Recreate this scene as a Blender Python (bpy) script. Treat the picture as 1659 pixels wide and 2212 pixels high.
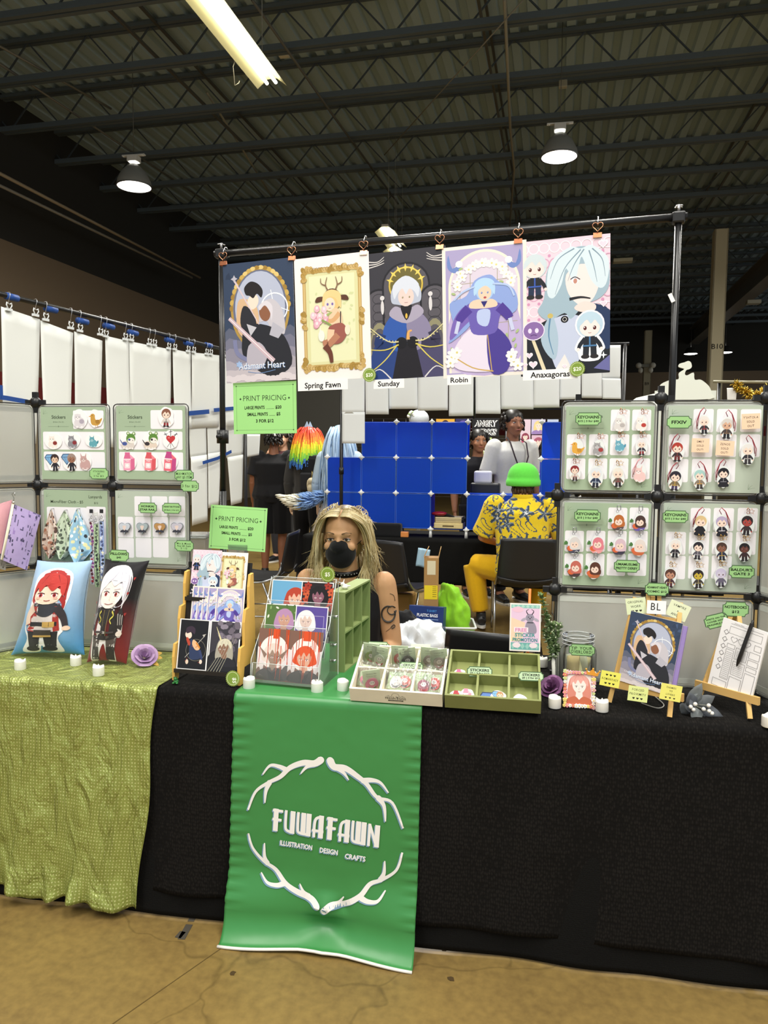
import bpy,bmesh,math,random
from mathutils import Vector,Matrix,noise
from mathutils.geometry import tessellate_polygon
for o in list(bpy.data.objects):
 bpy.data.objects.remove(o)
SC=bpy.context.scene
COL=SC.collection
R=math.radians
PI=math.pi
rnd=random.Random(7)
# --- camera, world, lights
IW,IH,FPX=1659.0,2212.0,1601.4
CAM=Vector((0,0,1.4564))
YAW,PITCH,ROLL=0.1769,0.0747,-0.0092
_f=Vector((-math.sin(YAW)*math.cos(PITCH),math.cos(YAW)*math.cos(PITCH),-math.sin(PITCH)))
_r=Vector((math.cos(YAW),math.sin(YAW),0))
_u=_r.cross(_f)
_R=math.cos(ROLL)*_r-math.sin(ROLL)*_u
_U=math.cos(ROLL)*_u+math.sin(ROLL)*_r
cd=bpy.data.cameras.new('camera')
cam=bpy.data.objects.new('camera',cd)
COL.objects.link(cam)
cam.matrix_world=Matrix(((_R.x,_U.x,-_f.x,CAM.x),(_R.y,_U.y,-_f.y,CAM.y),(_R.z,_U.z,-_f.z,CAM.z),(0,0,0,1)))
cd.sensor_fit='HORIZONTAL'
cd.sensor_width=36
cd.lens=FPX/IW*36
cd.clip_end=200
SC.camera=cam
SC.view_settings.view_transform='Standard'
SC.view_settings.look='None'
SC.view_settings.gamma=1
SC.view_settings.use_curve_mapping=False
SC.view_settings.exposure=0.0
SC.cycles.transparent_max_bounces=24
w=bpy.data.worlds.new('hall_air')
SC.world=w
w.use_nodes=True
w.node_tree.nodes['Background'].inputs[0].default_value=(0.93,0.97,1.0,1)
w.node_tree.nodes['Background'].inputs[1].default_value=0.6
def area(name,loc,sx,sy,power,col=(1,0.97,0.90),rot=(0,0,0)):
 l=bpy.data.lights.new(name,'AREA')
 l.shape='RECTANGLE'
 l.size,l.size_y=sx,sy
 l.energy=power
 l.color=col
 o=bpy.data.objects.new(name,l)
 o.location=loc
 o.rotation_euler=rot
 COL.objects.link(o)
 return o
area('strip_or_fill_light',(-2.2,-1.6,5.75),0.35,4.8,300)
area('strip_or_fill_light',(2.4,-1.6,5.75),0.35,4.8,300)
area('strip_or_fill_light',(0.2,1.2,5.75),0.35,2.4,130)
area('strip_or_fill_light',(2.6,4.5,5.75),0.35,4.8,220)
area('strip_or_fill_light',(-6.0,4.0,5.75),0.35,4.8,220)
area('strip_or_fill_light',(5.0,11.0,5.75),0.35,4.8,260)
area('strip_or_fill_light',(-1.2,8.8,5.9),0.35,4.8,560)  # added fill over the rear aisle to brighten its floor; no fixture hangs here
def ray(x,y):
 return(x-IW/2)/FPX*_R-(y-IH/2)/FPX*_U+_f
def on_z(x,y,z):
 d=ray(x,y)
 return CAM+d*((z-CAM.z)/d.z)
def on_y(x,y,Y):
 d=ray(x,y)
 return CAM+d*(Y/d.y)
def on_pl(x,y,p,n):
 d=ray(x,y)
 return CAM+d*((p-CAM).dot(n)/d.dot(n))
def at(x,y,dep):
 return CAM+ray(x,y)*dep
# --- materials
def s2l(c):
 c/=255.0
 return c/12.92 if c<=0.04045 else((c+0.055)/1.055)**2.4
_lc={}
def lin(h):
 if isinstance(h,tuple):
  return h
 if h not in _lc:
  _lc[h]=tuple(s2l(int(h[i:i+2],16))for i in(0,2,4))
 return _lc[h]
MATS={}
def nt_new(name):
 m=bpy.data.materials.new(name)
 m.use_nodes=True
 nt=m.node_tree
 b=nt.nodes['Principled BSDF']
 return m,nt,b
def finish(name,rough=0.5,metal=0.0,spec=0.5,bump=0.0,bscale=200.0,vary=0.0,vscale=20.0,sheen=0.0,alpha=1.0,coat=0.0):
 """a surface finish: the hue comes from the mesh's own 'col' attribute, the grain from noise"""
 m,nt,b=nt_new(name)
 a=nt.nodes.new('ShaderNodeAttribute')
 a.attribute_name='col'
 src=a.outputs['Color']
 tc=nt.nodes.new('ShaderNodeTexCoord')
 if vary:
  n=nt.nodes.new('ShaderNodeTexNoise')
  n.inputs['Scale'].default_value=vscale
  n.inputs['Detail'].default_value=4
  nt.links.new(tc.outputs['Object'],n.inputs['Vector'])
  mr=nt.nodes.new('ShaderNodeMapRange')
  mr.inputs[3].default_value=1-vary
  mr.inputs[4].default_value=1+vary
  nt.links.new(n.outputs[0],mr.inputs[0])
  mx=nt.nodes.new('ShaderNodeVectorMath')
  mx.operation='SCALE'
  nt.links.new(src,mx.inputs[0])
  nt.links.new(mr.outputs[0],mx.inputs['Scale'])
  src=mx.outputs[0]
 nt.links.new(src,b.inputs['Base Color'])
 b.inputs['Roughness'].default_value=rough
 b.inputs['Metallic'].default_value=metal
 b.inputs['Specular IOR Level'].default_value=spec
 b.inputs['Sheen Weight'].default_value=sheen
 b.inputs['Coat Weight'].default_value=coat
 b.inputs['Alpha'].default_value=alpha
 if bump:
  n=nt.nodes.new('ShaderNodeTexNoise')
  n.inputs['Scale'].default_value=bscale
  n.inputs['Detail'].default_value=3
  nt.links.new(tc.outputs['Object'],n.inputs['Vector'])
  bp=nt.nodes.new('ShaderNodeBump')
  bp.inputs['Strength'].default_value=bump
  bp.inputs['Distance'].default_value=0.002
  nt.links.new(n.outputs[0],bp.inputs['Height'])
  nt.links.new(bp.outputs[0],b.inputs['Normal'])
 MATS[name]=m
 return m
finish('paper',0.55,spec=0.3)
finish('satin_print',0.33,spec=0.4)
finish('gloss',0.18,spec=0.5)
finish('plastic',0.38)
finish('matte',0.8,spec=0.2,bump=0.15)
finish('cloth',0.9,spec=0.1,bump=0.4,bscale=500,vary=0.08,vscale=60,sheen=0.15)
finish('velour',0.6,spec=0.25,bump=0.5,bscale=60,sheen=0.3)
finish('skin',0.5,spec=0.35,bump=0.1,bscale=300,vary=0.06,vscale=12)
finish('hair',0.42,spec=0.4,vary=0.15,vscale=90)
finish('wood',0.55,spec=0.3,bump=0.12,bscale=90,vary=0.12,vscale=14)
finish('metal',0.28,metal=1.0)
finish('painted_metal',0.32,spec=0.5)
finish('leaf',0.55,spec=0.3,vary=0.15,vscale=60)
finish('wrap',0.15,spec=0.6,alpha=0.42,bump=0.6,bscale=40)
def emit(name,col,strength):
 m,nt,b=nt_new(name)
 b.inputs['Base Color'].default_value=(*col,1)
 b.inputs['Emission Color'].default_value=(*col,1)
 b.inputs['Emission Strength'].default_value=strength
 MATS[name]=m
emit('tube_glow',(1,0.96,0.80),7)
emit('lamp_glow',(1,0.98,0.93),30)
emit('far_glow',(1,0.97,0.92),8)
def clear(name,col,rough=0.03,diff=0.08,ior=1.12):
 """thin clear plastic: mostly see-through with a glossy skin"""
 m=bpy.data.materials.new(name)
 m.use_nodes=True
 nt=m.node_tree
 nt.nodes.clear()
 out=nt.nodes.new('ShaderNodeOutputMaterial')
 tr=nt.nodes.new('ShaderNodeBsdfTransparent')
 tr.inputs[0].default_value=(*col,1)
 gl=nt.nodes.new('ShaderNodeBsdfGlossy')
 gl.inputs['Roughness'].default_value=rough
 fr=nt.nodes.new('ShaderNodeFresnel')
 fr.inputs[0].default_value=1.45
 df=nt.nodes.new('ShaderNodeBsdfDiffuse')
 df.inputs[0].default_value=(0.8,0.8,0.8,1)
 m1=nt.nodes.new('ShaderNodeMixShader')
 m1.inputs[0].default_value=diff
 nt.links.new(tr.outputs[0],m1.inputs[1])
 nt.links.new(df.outputs[0],m1.inputs[2])
 m2=nt.nodes.new('ShaderNodeMixShader')
 nt.links.new(fr.outputs[0],m2.inputs[0])
 nt.links.new(m1.outputs[0],m2.inputs[1])
 nt.links.new(gl.outputs[0],m2.inputs[2])
 nt.links.new(m2.outputs[0],out.inputs[0])
 MATS[name]=m
clear('clear_acrylic',(0.96,0.98,0.97))
clear('clear_jar',(0.95,0.97,0.97),diff=0.05)
clear('clear_bin',(0.85,0.87,0.86),diff=0.25)
clear('clear_film',(0.97,0.98,0.98),rough=0.15,diff=0.06)
def frosted(name,col,body=0.45,rough=0.55):
 m=bpy.data.materials.new(name)
 m.use_nodes=True
 nt=m.node_tree
 nt.nodes.clear()
 out=nt.nodes.new('ShaderNodeOutputMaterial')
 rf=nt.nodes.new('ShaderNodeBsdfRefraction')
 rf.inputs['Color'].default_value=(*col,1)
 rf.inputs['Roughness'].default_value=rough
 rf.inputs['IOR'].default_value=1.25
 df=nt.nodes.new('ShaderNodeBsdfDiffuse')
 df.inputs[0].default_value=(*col,1)
 tl=nt.nodes.new('ShaderNodeBsdfTranslucent')
 tl.inputs[0].default_value=(*col,1)
 a=nt.nodes.new('ShaderNodeMixShader')
 a.inputs[0].default_value=0.35
 nt.links.new(df.outputs[0],a.inputs[1])
 nt.links.new(tl.outputs[0],a.inputs[2])
 b=nt.nodes.new('ShaderNodeMixShader')
 b.inputs[0].default_value=body
 nt.links.new(rf.outputs[0],b.inputs[1])
 nt.links.new(a.outputs[0],b.inputs[2])
 gl=nt.nodes.new('ShaderNodeBsdfGlossy')
 gl.inputs['Roughness'].default_value=0.25
 lw=nt.nodes.new('ShaderNodeFresnel')
 lw.inputs[0].default_value=1.35
 c=nt.nodes.new('ShaderNodeMixShader')
 nt.links.new(lw.outputs[0],c.inputs[0])
 nt.links.new(b.outputs[0],c.inputs[1])
 nt.links.new(gl.outputs[0],c.inputs[2])
 nt.links.new(c.outputs[0],out.inputs[0])
 MATS[name]=m
frosted('frosted_panel',(0.85,0.86,0.82),body=.5)
# --- mesh builder
def xform(M,p):
 return M@Vector(p)
class MB:
 def __init__(self):
  self.v,self.f,self.c,self.m,self.s=[],[],[],[],[]
 def add(self,vs,fs,col='888888',mat=0,smooth=False,M=None):
  b=len(self.v)
  if M is not None:
   vs=[M@Vector(p)for p in vs]
  self.v+=[tuple(p)for p in vs]
  col=lin(col)
  for f in fs:
   self.f.append(tuple(i+b for i in f))
   self.c.append(col)
   self.m.append(mat)
   self.s.append(smooth)
  return self
 def box(self,x0,x1,y0,y1,z0,z1,col='888888',mat=0,M=None,bev=0.0):
  if bev:
   bm=bmesh.new()
   bmesh.ops.create_cube(bm,size=1)
   for v in bm.verts:
    v.co=((x0+x1)/2+v.co.x*(x1-x0),(y0+y1)/2+v.co.y*(y1-y0),(z0+z1)/2+v.co.z*(z1-z0))
   bmesh.ops.bevel(bm,geom=bm.edges[:],offset=bev,segments=2,affect='EDGES',profile=0.5)
   bm.verts.index_update()
   vs=[v.co.copy()for v in bm.verts]
   fs=[[v.index for v in f.verts]for f in bm.faces]
   bm.free()
   return self.add(vs,fs,col,mat,False,M)
  vs=[(x0,y0,z0),(x1,y0,z0),(x1,y1,z0),(x0,y1,z0),(x0,y0,z1),(x1,y0,z1),(x1,y1,z1),(x0,y1,z1)]
  fs=[(0,3,2,1),(4,5,6,7),(0,1,5,4),(1,2,6,5),(2,3,7,6),(3,0,4,7)]
  return self.add(vs,fs,col,mat,False,M)
 def bar(self,p,q,a,b=None,col='888888',mat=0,up=(0,0,1),M=None):
  """rectangular bar from p to q; a = width across, b = along up"""
  p,q=Vector(p),Vector(q)
  b=a if b is None else b
  d=(q-p).normalized()
  up=Vector(up)
  s=d.cross(up)
  if s.length<1e-4:
   s=d.cross(Vector((1,0,0)))
  s.normalize()
  t=s.cross(d)
  vs=[]
  for e in(p,q):
   for i,j in((-1,-1),(1,-1),(1,1),(-1,1)):
    vs.append(e+s*a/2*i+t*b/2*j)
  return self.add(vs,[(0,1,2,3),(7,6,5,4),(0,4,5,1),(1,5,6,2),(2,6,7,3),(3,7,4,0)],col,mat,False,M)
 def tube(self,pts,r,n=8,col='888888',mat=0,M=None,closed=False,flat=1.0,cap=True,up=(0,0,1)):
  P=[Vector(p)for p in pts]
  k=len(P)
  rr=[r]*k if not isinstance(r,(list,tuple))else list(r)
  vs,fs=[],[]
  prev=None
  for i in range(k):
   if closed:
    t=P[(i+1)%k]-P[i-1]
   else:
    t=P[min(i+1,k-1)]-P[max(i-1,0)]
   if t.length<1e-9:
    t=Vector((0,0,1))
   t.normalize()
   if prev is None:
    s=t.cross(Vector(up))
    if s.length<1e-3:
     s=t.cross(Vector((1,0,0)))
   else:
    s=prev-t*prev.dot(t)
    if s.length<1e-6:
     s=t.cross(Vector((0.3,1,0.2)))
   s.normalize()
   prev=s
   q=t.cross(s)
   for j in range(n):
    a=2*PI*j/n
    vs.append(P[i]+s*(math.cos(a)*rr[i])+q*(math.sin(a)*rr[i]*flat))
  for i in range(k if closed else k-1):
   i2=(i+1)%k
   for j in range(n):
    j2=(j+1)%n
    fs.append((i*n+j,i*n+j2,i2*n+j2,i2*n+j))
  if cap and not closed:
   fs.append(tuple(range(n))[::-1])
   fs.append(tuple((k-1)*n+j for j in range(n)))
  return self.add(vs,fs,col,mat,True,M)
 def lathe(self,prof,n=20,col='888888',mat=0,M=None,smooth=True):
  vs,fs=[],[]
  for r,z in prof:
   for j in range(n):
    a=2*PI*j/n
    vs.append((r*math.cos(a),r*math.sin(a),z))
  for i in range(len(prof)-1):
   for j in range(n):
    j2=(j+1)%n
    fs.append((i*n+j,i*n+j2,(i+1)*n+j2,(i+1)*n+j))
  return self.add(vs,fs,col,mat,smooth,M)
 def ball(self,c,r,n=12,m=8,col='888888',mat=0,M=None):
  if not isinstance(r,(tuple,list)):
   r=(r,r,r)
  vs=[(c[0],c[1],c[2]-r[2])]
  for i in range(1,m):
   p=-PI/2+PI*i/m
   for j in range(n):
    a=2*PI*j/n
    vs.append((c[0]+r[0]*math.cos(p)*math.cos(a),c[1]+r[1]*math.cos(p)*math.sin(a),c[2]+r[2]*math.sin(p)))
  vs.append((c[0],c[1],c[2]+r[2]))
  fs=[]
  for j in range(n):
   j2=(j+1)%n
   fs.append((0,1+j2,1+j))
   for i in range(m-2):
    fs.append((1+i*n+j,1+i*n+j2,1+(i+1)*n+j2,1+(i+1)*n+j))
   fs.append((len(vs)-1,1+(m-2)*n+j,1+(m-2)*n+j2))
  return self.add(vs,fs,col,mat,True,M)
 def prism(self,poly,z0,z1,col='888888',side=None,mat=0,M=None):
  n=len(poly)
  vs=[(p[0],p[1],z0)for p in poly]+[(p[0],p[1],z1)for p in poly]
  tri=tessellate_polygon([[Vector((p[0],p[1],0))for p in poly]])
  ar=sum(poly[i][0]*poly[(i+1)%n][1]-poly[(i+1)%n][0]*poly[i][1]for i in range(n))
  top,bot=[],[]
  for t in tri:
   a=[Vector(poly[i][:2])for i in t]
   cr=(a[1]-a[0]).cross(a[2]-a[0])if hasattr(a[0],'cross')else 0
   t2=t if cr>0 else t[::-1]
   top.append(tuple(i+n for i in t2))
   bot.append(tuple(t2[::-1]))
  self.add(vs,top+bot,col,mat,False,M)
  sd=[(i,(i+1)%n,(i+1)%n+n,i+n)for i in range(n)]
  if ar<0:
   sd=[s[::-1]for s in sd]
  return self.add(vs,sd,side or col,mat,False,M)
 def grid(self,fn,nu,nv,col='888888',mat=0,smooth=True,M=None,colfn=None):
  """surface fn(i/nu, j/nv)"""
  b=len(self.v)
  for j in range(nv+1):
   for i in range(nu+1):
    p=Vector(fn(i/nu,j/nv))
    if M is not None:
     p=M@p
    self.v.append(tuple(p))
  base=lin(col)
  for j in range(nv):
   for i in range(nu):
    a=b+j*(nu+1)+i
    self.f.append((a,a+1,a+nu+2,a+nu+1))
    self.c.append(lin(colfn((i+.5)/nu,(j+.5)/nv))if colfn else base)
    self.m.append(mat)
    self.s.append(smooth)
  return self
 def art(self,A,M=None,mat=0):
  for vs,fs,col in A.items:
   if A.clip:
    for f in fs:
     p=clip_poly([vs[i]for i in f],A.clip)
     if len(p)>2:
      self.add(p,[tuple(range(len(p)))],col,mat,False,M)
   else:
    self.add(vs,fs,col,mat,False,M)
  return self
 def mesh(self,name):
  me=bpy.data.meshes.new(name)
  me.from_pydata(self.v,[],self.f)
  at_=me.attributes.new('col','FLOAT_COLOR','CORNER')
  buf=[]
  for f,c in zip(self.f,self.c):
   buf+=[c[0],c[1],c[2],1.0]*len(f)
  at_.data.foreach_set('color',buf)
  me.polygons.foreach_set('material_index',self.m)
  me.polygons.foreach_set('use_smooth',self.s)
  me.update()
  return me
 def build(self,name,mats='matte',parent=None,M=None,label=None):
  me=self.mesh(name)
  for m in([mats]if isinstance(mats,str)else mats):
   me.materials.append(MATS[m])
  o=bpy.data.objects.new(name,me)
  COL.objects.link(o)
  if parent is not None:
   o.parent=parent
  if M is not None:
   o.matrix_local=M
  if label:
   o['label']=label
  return o
def tag(o,label=None,cat=None,group=None,kind=None):
 if label:o['label']=label
 if cat:o['category']=cat
 if group:o['group']=group
 if kind:o['kind']=kind
 return o
def thing(name,label,cat,M=None,group=None):
 o=bpy.data.objects.new(name,None)
 o.empty_display_size=0.05
 COL.objects.link(o)
 if M is not None:
  o.matrix_world=M if isinstance(M,Matrix)else Matrix.Translation(M)
 return tag(o,label,cat,group)
def struct(o,label=None):
 o['kind']='structure'
 if label:o['label']=label
 return o
def T(x,y=None,z=None):
 return Matrix.Translation(Vector((x,y,z))if y is not None else Vector(x))
def Rx(a):return Matrix.Rotation(a,4,'X')
def Ry(a):return Matrix.Rotation(a,4,'Y')
def Rz(a):return Matrix.Rotation(a,4,'Z')
def SM(loc,yaw=0.0,lean=0.0,tilt=0.0):
 """frame of something flat that stands up facing the aisle: x right, y up, z out of its face; lean tips its top away"""
 return T(loc)@Rz(yaw)@Rx(PI/2-lean)@Rz(tilt)
# --- flat prints: coloured shapes laid over one another
def clip_poly(p,c):
 for ax,lim,sg in((0,c[0],1),(0,c[2],-1),(1,c[1],1),(1,c[3],-1)):
  if not p:
   return p
  out=[]
  for i in range(len(p)):
   a,b=p[i-1],p[i]
   da,db=(a[ax]-lim)*sg,(b[ax]-lim)*sg
   if(da>=0)!=(db>=0):
    t=da/(da-db)
    out.append(tuple(a[k]+(b[k]-a[k])*t for k in range(3)))
   if db>=0:
    out.append(b)
  p=out
 return p
_tc={}
def text_mesh(s,bold):
 k=(s,bold)
 if k not in _tc:
  cu=bpy.data.curves.new('letters','FONT')
  cu.body=s
  cu.size=1
  cu.offset=bold
  cu.resolution_u=2
  ob=bpy.data.objects.new('letters',cu)
  COL.objects.link(ob)
  dg=bpy.context.evaluated_depsgraph_get()
  me=bpy.data.meshes.new_from_object(ob.evaluated_get(dg))
  vs=[(v.co.x,v.co.y)for v in me.vertices]
  fs=[tuple(p.vertices)for p in me.polygons]
  bpy.data.objects.remove(ob)
  bpy.data.curves.remove(cu)
  bpy.data.meshes.remove(me)
  xs=[v[0]for v in vs]or[0]
  _tc[k]=(vs,fs,min(xs),max(xs))
 return _tc[k]
def cat_rom(pts,n=5,closed=True):
 out=[]
 k=len(pts)
 for i in range(k if closed else k-1):
  p0,p1,p2,p3=(pts[(i-1)%k]if closed or i>0 else pts[0]),pts[i],pts[(i+1)%k],(pts[(i+2)%k]if closed or i+2<k else pts[-1])
  for j in range(n):
   t=j/n
   out.append(tuple(0.5*((2*b)+(-a+c)*t+(2*a-5*b+4*c-d)*t*t+(-a+3*b-3*c+d)*t**3)for a,b,c,d in zip(p0,p1,p2,p3)))
 if not closed:
  out.append(tuple(pts[-1]))
 return out
class Art:
 DZ=0.000012
 def __init__(self,z=0.0):
  self.items=[]
  self.clip=None
  self.z=z
  self.fr=(0,0,1,1,0)
 def at(self,x=0,y=0,s=1,sx=None,rot=0):
  self.fr=(x,y,s if sx is None else sx,s,rot)
  return self
 def _p(self,pts):
  self.z+=self.DZ
  x,y,sx,s,r=self.fr
  c,d=math.cos(r),math.sin(r)
  return[(x+(p[0]*c*sx-p[1]*d*s),y+(p[0]*d*sx+p[1]*c*s),self.z)for p in pts]
 def poly(self,pts,col):
  q=self._p(pts)
  tri=tessellate_polygon([[Vector((a,b,0))for a,b,_ in q]])
  fs=[]
  for t in tri:
   (ax,ay,_),(bx,by,_),(cx,cy,_)=q[t[0]],q[t[1]],q[t[2]]
   cr=(bx-ax)*(cy-ay)-(by-ay)*(cx-ax)
   if abs(cr)>1e-14:
    fs.append(t if cr>0 else t[::-1])
  self.items.append((q,fs,col))
 def blob(self,pts,col,n=4):
  self.poly(cat_rom(pts,n),col)
 def rect(self,x0,y0,x1,y1,col):
  self.poly([(x0,y0),(x1,y0),(x1,y1),(x0,y1)],col)
 def rrect(self,x0,y0,x1,y1,r,col):
  self.poly(rr_pts(x0,y0,x1,y1,r),col)
 def ell(self,x,y,rx,ry,col,rot=0,n=18,a0=0,a1=2*PI):
  c,d=math.cos(rot),math.sin(rot)
  full=abs(a1-a0-2*PI)<1e-6
  k=n if full else n+1
  pts=[]
  for i in range(k):
   a=a0+(a1-a0)*i/n
   u,v=rx*math.cos(a),ry*math.sin(a)
   pts.append((x+u*c-v*d,y+u*d+v*c))
  self.poly(pts,col)
 def stroke(self,pts,w,col,w1=None,sm=0):
  if sm:
   pts=cat_rom(pts,sm,False)
  w1=w if w1 is None else w1
  k=len(pts)
  L,Rr=[],[]
  for i in range(k):
   a,b=pts[max(i-1,0)],pts[min(i+1,k-1)]
   dx,dy=b[0]-a[0],b[1]-a[1]
   l=math.hypot(dx,dy)or 1
   ww=(w+(w1-w)*i/max(k-1,1))/2
   L.append((pts[i][0]-dy/l*ww,pts[i][1]+dx/l*ww))
   Rr.append((pts[i][0]+dy/l*ww,pts[i][1]-dx/l*ww))
  q=self._p(Rr+L)
  fs=[(i,i+1,k+i+1,k+i)for i in range(k-1)]
  self.items.append((q,fs,col))
 def ring(self,x,y,rx,ry,w,col,n=28,a0=0,a1=2*PI):
  self.stroke([(x+rx*math.cos(a0+(a1-a0)*i/n),y+ry*math.sin(a0+(a1-a0)*i/n))for i in range(n+1)],w,col)
 def frame(self,x0,y0,x1,y1,w,col):
  for a,b,c,d in((x0,y0,x1,y0+w),(x0,y1-w,x1,y1),(x0,y0,x0+w,y1),(x1-w,y0,x1,y1)):
   self.rect(a,b,c,d,col)
 def heart(self,x,y,s,col,rot=0):
  self.poly(heart_pts(x,y,s,rot),col)
 def star(self,x,y,r,col,k=5,inner=0.45,rot=PI/2):
  self.poly([(x+(r if i%2==0 else r*inner)*math.cos(rot+PI*i/k),y+(r if i%2==0 else r*inner)*math.sin(rot+PI*i/k))for i in range(2*k)],col)
 def text(self,s,x,y,h,col,al='c',bold=0.0,cond=1.0,slant=0.0,rot=0.0,wid=None,jit=0.0):
  if jit:
   lst=list(s)
   tot=sum((text_mesh(ch,bold)[3]+0.1 if ch!=' ' else 0.4)for ch in lst)*h*cond
   if wid:
    cond*=wid/tot
    tot=wid
   cx=x-(tot/2 if al=='c' else 0)
   for ch in lst:
    wch=(text_mesh(ch,bold)[3]+0.1 if ch!=' ' else 0.4)*h*cond
    if ch!=' ':
     self.text(ch,cx,y+rnd.uniform(-jit,jit)*h,h,col,'l',bold,cond,slant,rnd.uniform(-jit,jit)*0.8)
    cx+=wch
   return
  vs,fs,a,b=text_mesh(s,bold)
  if wid:
   cond=wid/((b-a)*h)
  off=-(a+b)/2 if al=='c' else(-a if al=='l' else-b)
  c,d=math.cos(rot),math.sin(rot)
  pts=[]
  for u,v in vs:
   u2,v2=((u+off)*cond+v*slant)*h,v*h
   pts.append((x+u2*c-v2*d,y+u2*d+v2*c))
  self.items.append((self._p(pts),fs,col))
def rr_pts(x0,y0,x1,y1,r,n=4):
 out=[]
 for cx,cy,a in((x1-r,y1-r,0),(x0+r,y1-r,PI/2),(x0+r,y0+r,PI),(x1-r,y0+r,1.5*PI)):
  for i in range(n+1):
   t=a+PI/2*i/n
   out.append((cx+r*math.cos(t),cy+r*math.sin(t)))
 return out
def heart_pts(x,y,s,rot=0,n=26):
 out=[]
 for i in range(n):
  t=2*PI*i/n
  u=16*math.sin(t)**3/17*s
  v=(13*math.cos(t)-5*math.cos(2*t)-2*math.cos(3*t)-math.cos(4*t)+2)/17*s
  out.append((x+u*math.cos(rot)-v*math.sin(rot),y+u*math.sin(rot)+v*math.cos(rot)))
 return out[::-1]
def ticket_pts(w,h,c=0.22):
 k=c*min(w,h)
 out=[]
 for sx,sy,a0 in((1,1,1.5*PI),(-1,1,0),(-1,-1,PI/2),(1,-1,PI)):
  cx,cy=sx*w/2,sy*h/2
  for i in range(5):
   a=a0-(PI/2)*i/4
   out.append((cx+k*math.cos(a),cy+k*math.sin(a)))
 return out
def scallop_pts(r,k=26,d=0.06):
 return[(r*(1+d*math.cos(k*2*PI*i/(k*4)))*math.cos(2*PI*i/(k*4)),r*(1+d*math.cos(k*2*PI*i/(k*4)))*math.sin(2*PI*i/(k*4)))for i in range(k*4)]
def card(name,label,cat,M,w,h,draw,t=0.0012,col='ffffff',fin='paper',group=None,parent=None,poly=None,side=None):
 """a flat printed thing: card body with its print on the face; origin at its centre"""
 b=MB()
 p=poly or[(-w/2,-h/2),(w/2,-h/2),(w/2,h/2),(-w/2,h/2)]
 b.prism(p,0,t,col,side)
 if draw:
  A=Art(t)
  if not poly:
   A.clip=(-w/2,-h/2,w/2,h/2)
  draw(A)
  b.art(A)
 o=b.build(name,fin,parent,M)
 if cat:
  tag(o,label,cat,group)
 elif label:
  o['label']=label
 return o
# --- plain figures for the prints
def eyes(A,x,y,d,s,c):
 for k in(-1,1):
  A.ell(x+k*d,y,s*0.8,s,c)
  A.ell(x+k*d-s*0.25,y+s*0.35,s*0.25,s*0.3,'ffffff')
def chibi(A,x,y,h,hair='553322',skin='f3d9c8',top='444444',bot='222222',eye='552222',long=0.0,dress=False,trim=None,edge='f6f4f4',rot=0.0,sleeve=None,seat=False):
 """small big-headed figure in flat colours, feet at (x, y)"""
 A.at(x,y,h,rot=rot)
 sleeve=sleeve or top
 if edge:
  A.ell(0,.70,.295,.295,edge)
  if long:
   A.rrect(-.30,.70-long*.55-.03,.30,.72,.08,edge)
  A.blob([(-.14,.5),(-.30,.24),(-.24,.13),(-.17,-.03),(.17,-.03),(.24,.13),(.30,.24),(.14,.5)],edge)
 if long:
  A.blob([(-.2,.85),(-.27,.7),(-.29,.70-long*.3),(-.22,.70-long*.55),(0,.70-long*.4),(.22,.70-long*.55),(.29,.70-long*.3),(.27,.7),(.2,.85)],hair)
 A.ell(0,.70,.262,.262,hair)
 if dress:
  A.blob([(-.09,.47),(-.15,.3),(-.25,.05),(0,.0),(.25,.05),(.15,.3),(.09,.47)],bot)
 else:
  for k in(-1,1):
   A.poly([(k*.01,.26),(k*.13,.26),(k*.14,.06),(k*.02,.06)],bot)
   A.ell(k*.09,.05,.085,.045,'2a2628' if bot!='222222' else '3a3234')
 for k in(-1,1):
  A.stroke([(k*.09,.42),(k*.19,.3),(k*.22,.22)],.09,sleeve,.07,sm=3)
  A.ell(k*.23,.2,.035,.035,skin)
 A.poly([(-.1,.46),(.1,.46),(.14,.24),(-.14,.24)],top)
 if trim:
  A.stroke([(0,.46),(0,.25)],.03,trim)
  A.stroke([(-.14,.27),(.14,.27)],.03,trim)
 A.ell(0,.635,.2,.18,skin)
 eyes(A,0,.63,.095,.042,eye)
 A.stroke([(-.03,.535),(0,.525),(.03,.535)],.01,'9c5a50')
 A.blob([(-.24,.66),(-.2,.84),(0,.92),(.2,.84),(.24,.66),(.17,.70),(.1,.79),(.02,.71),(-.06,.80),(-.17,.70)],hair,3)
 A.at()
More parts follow.
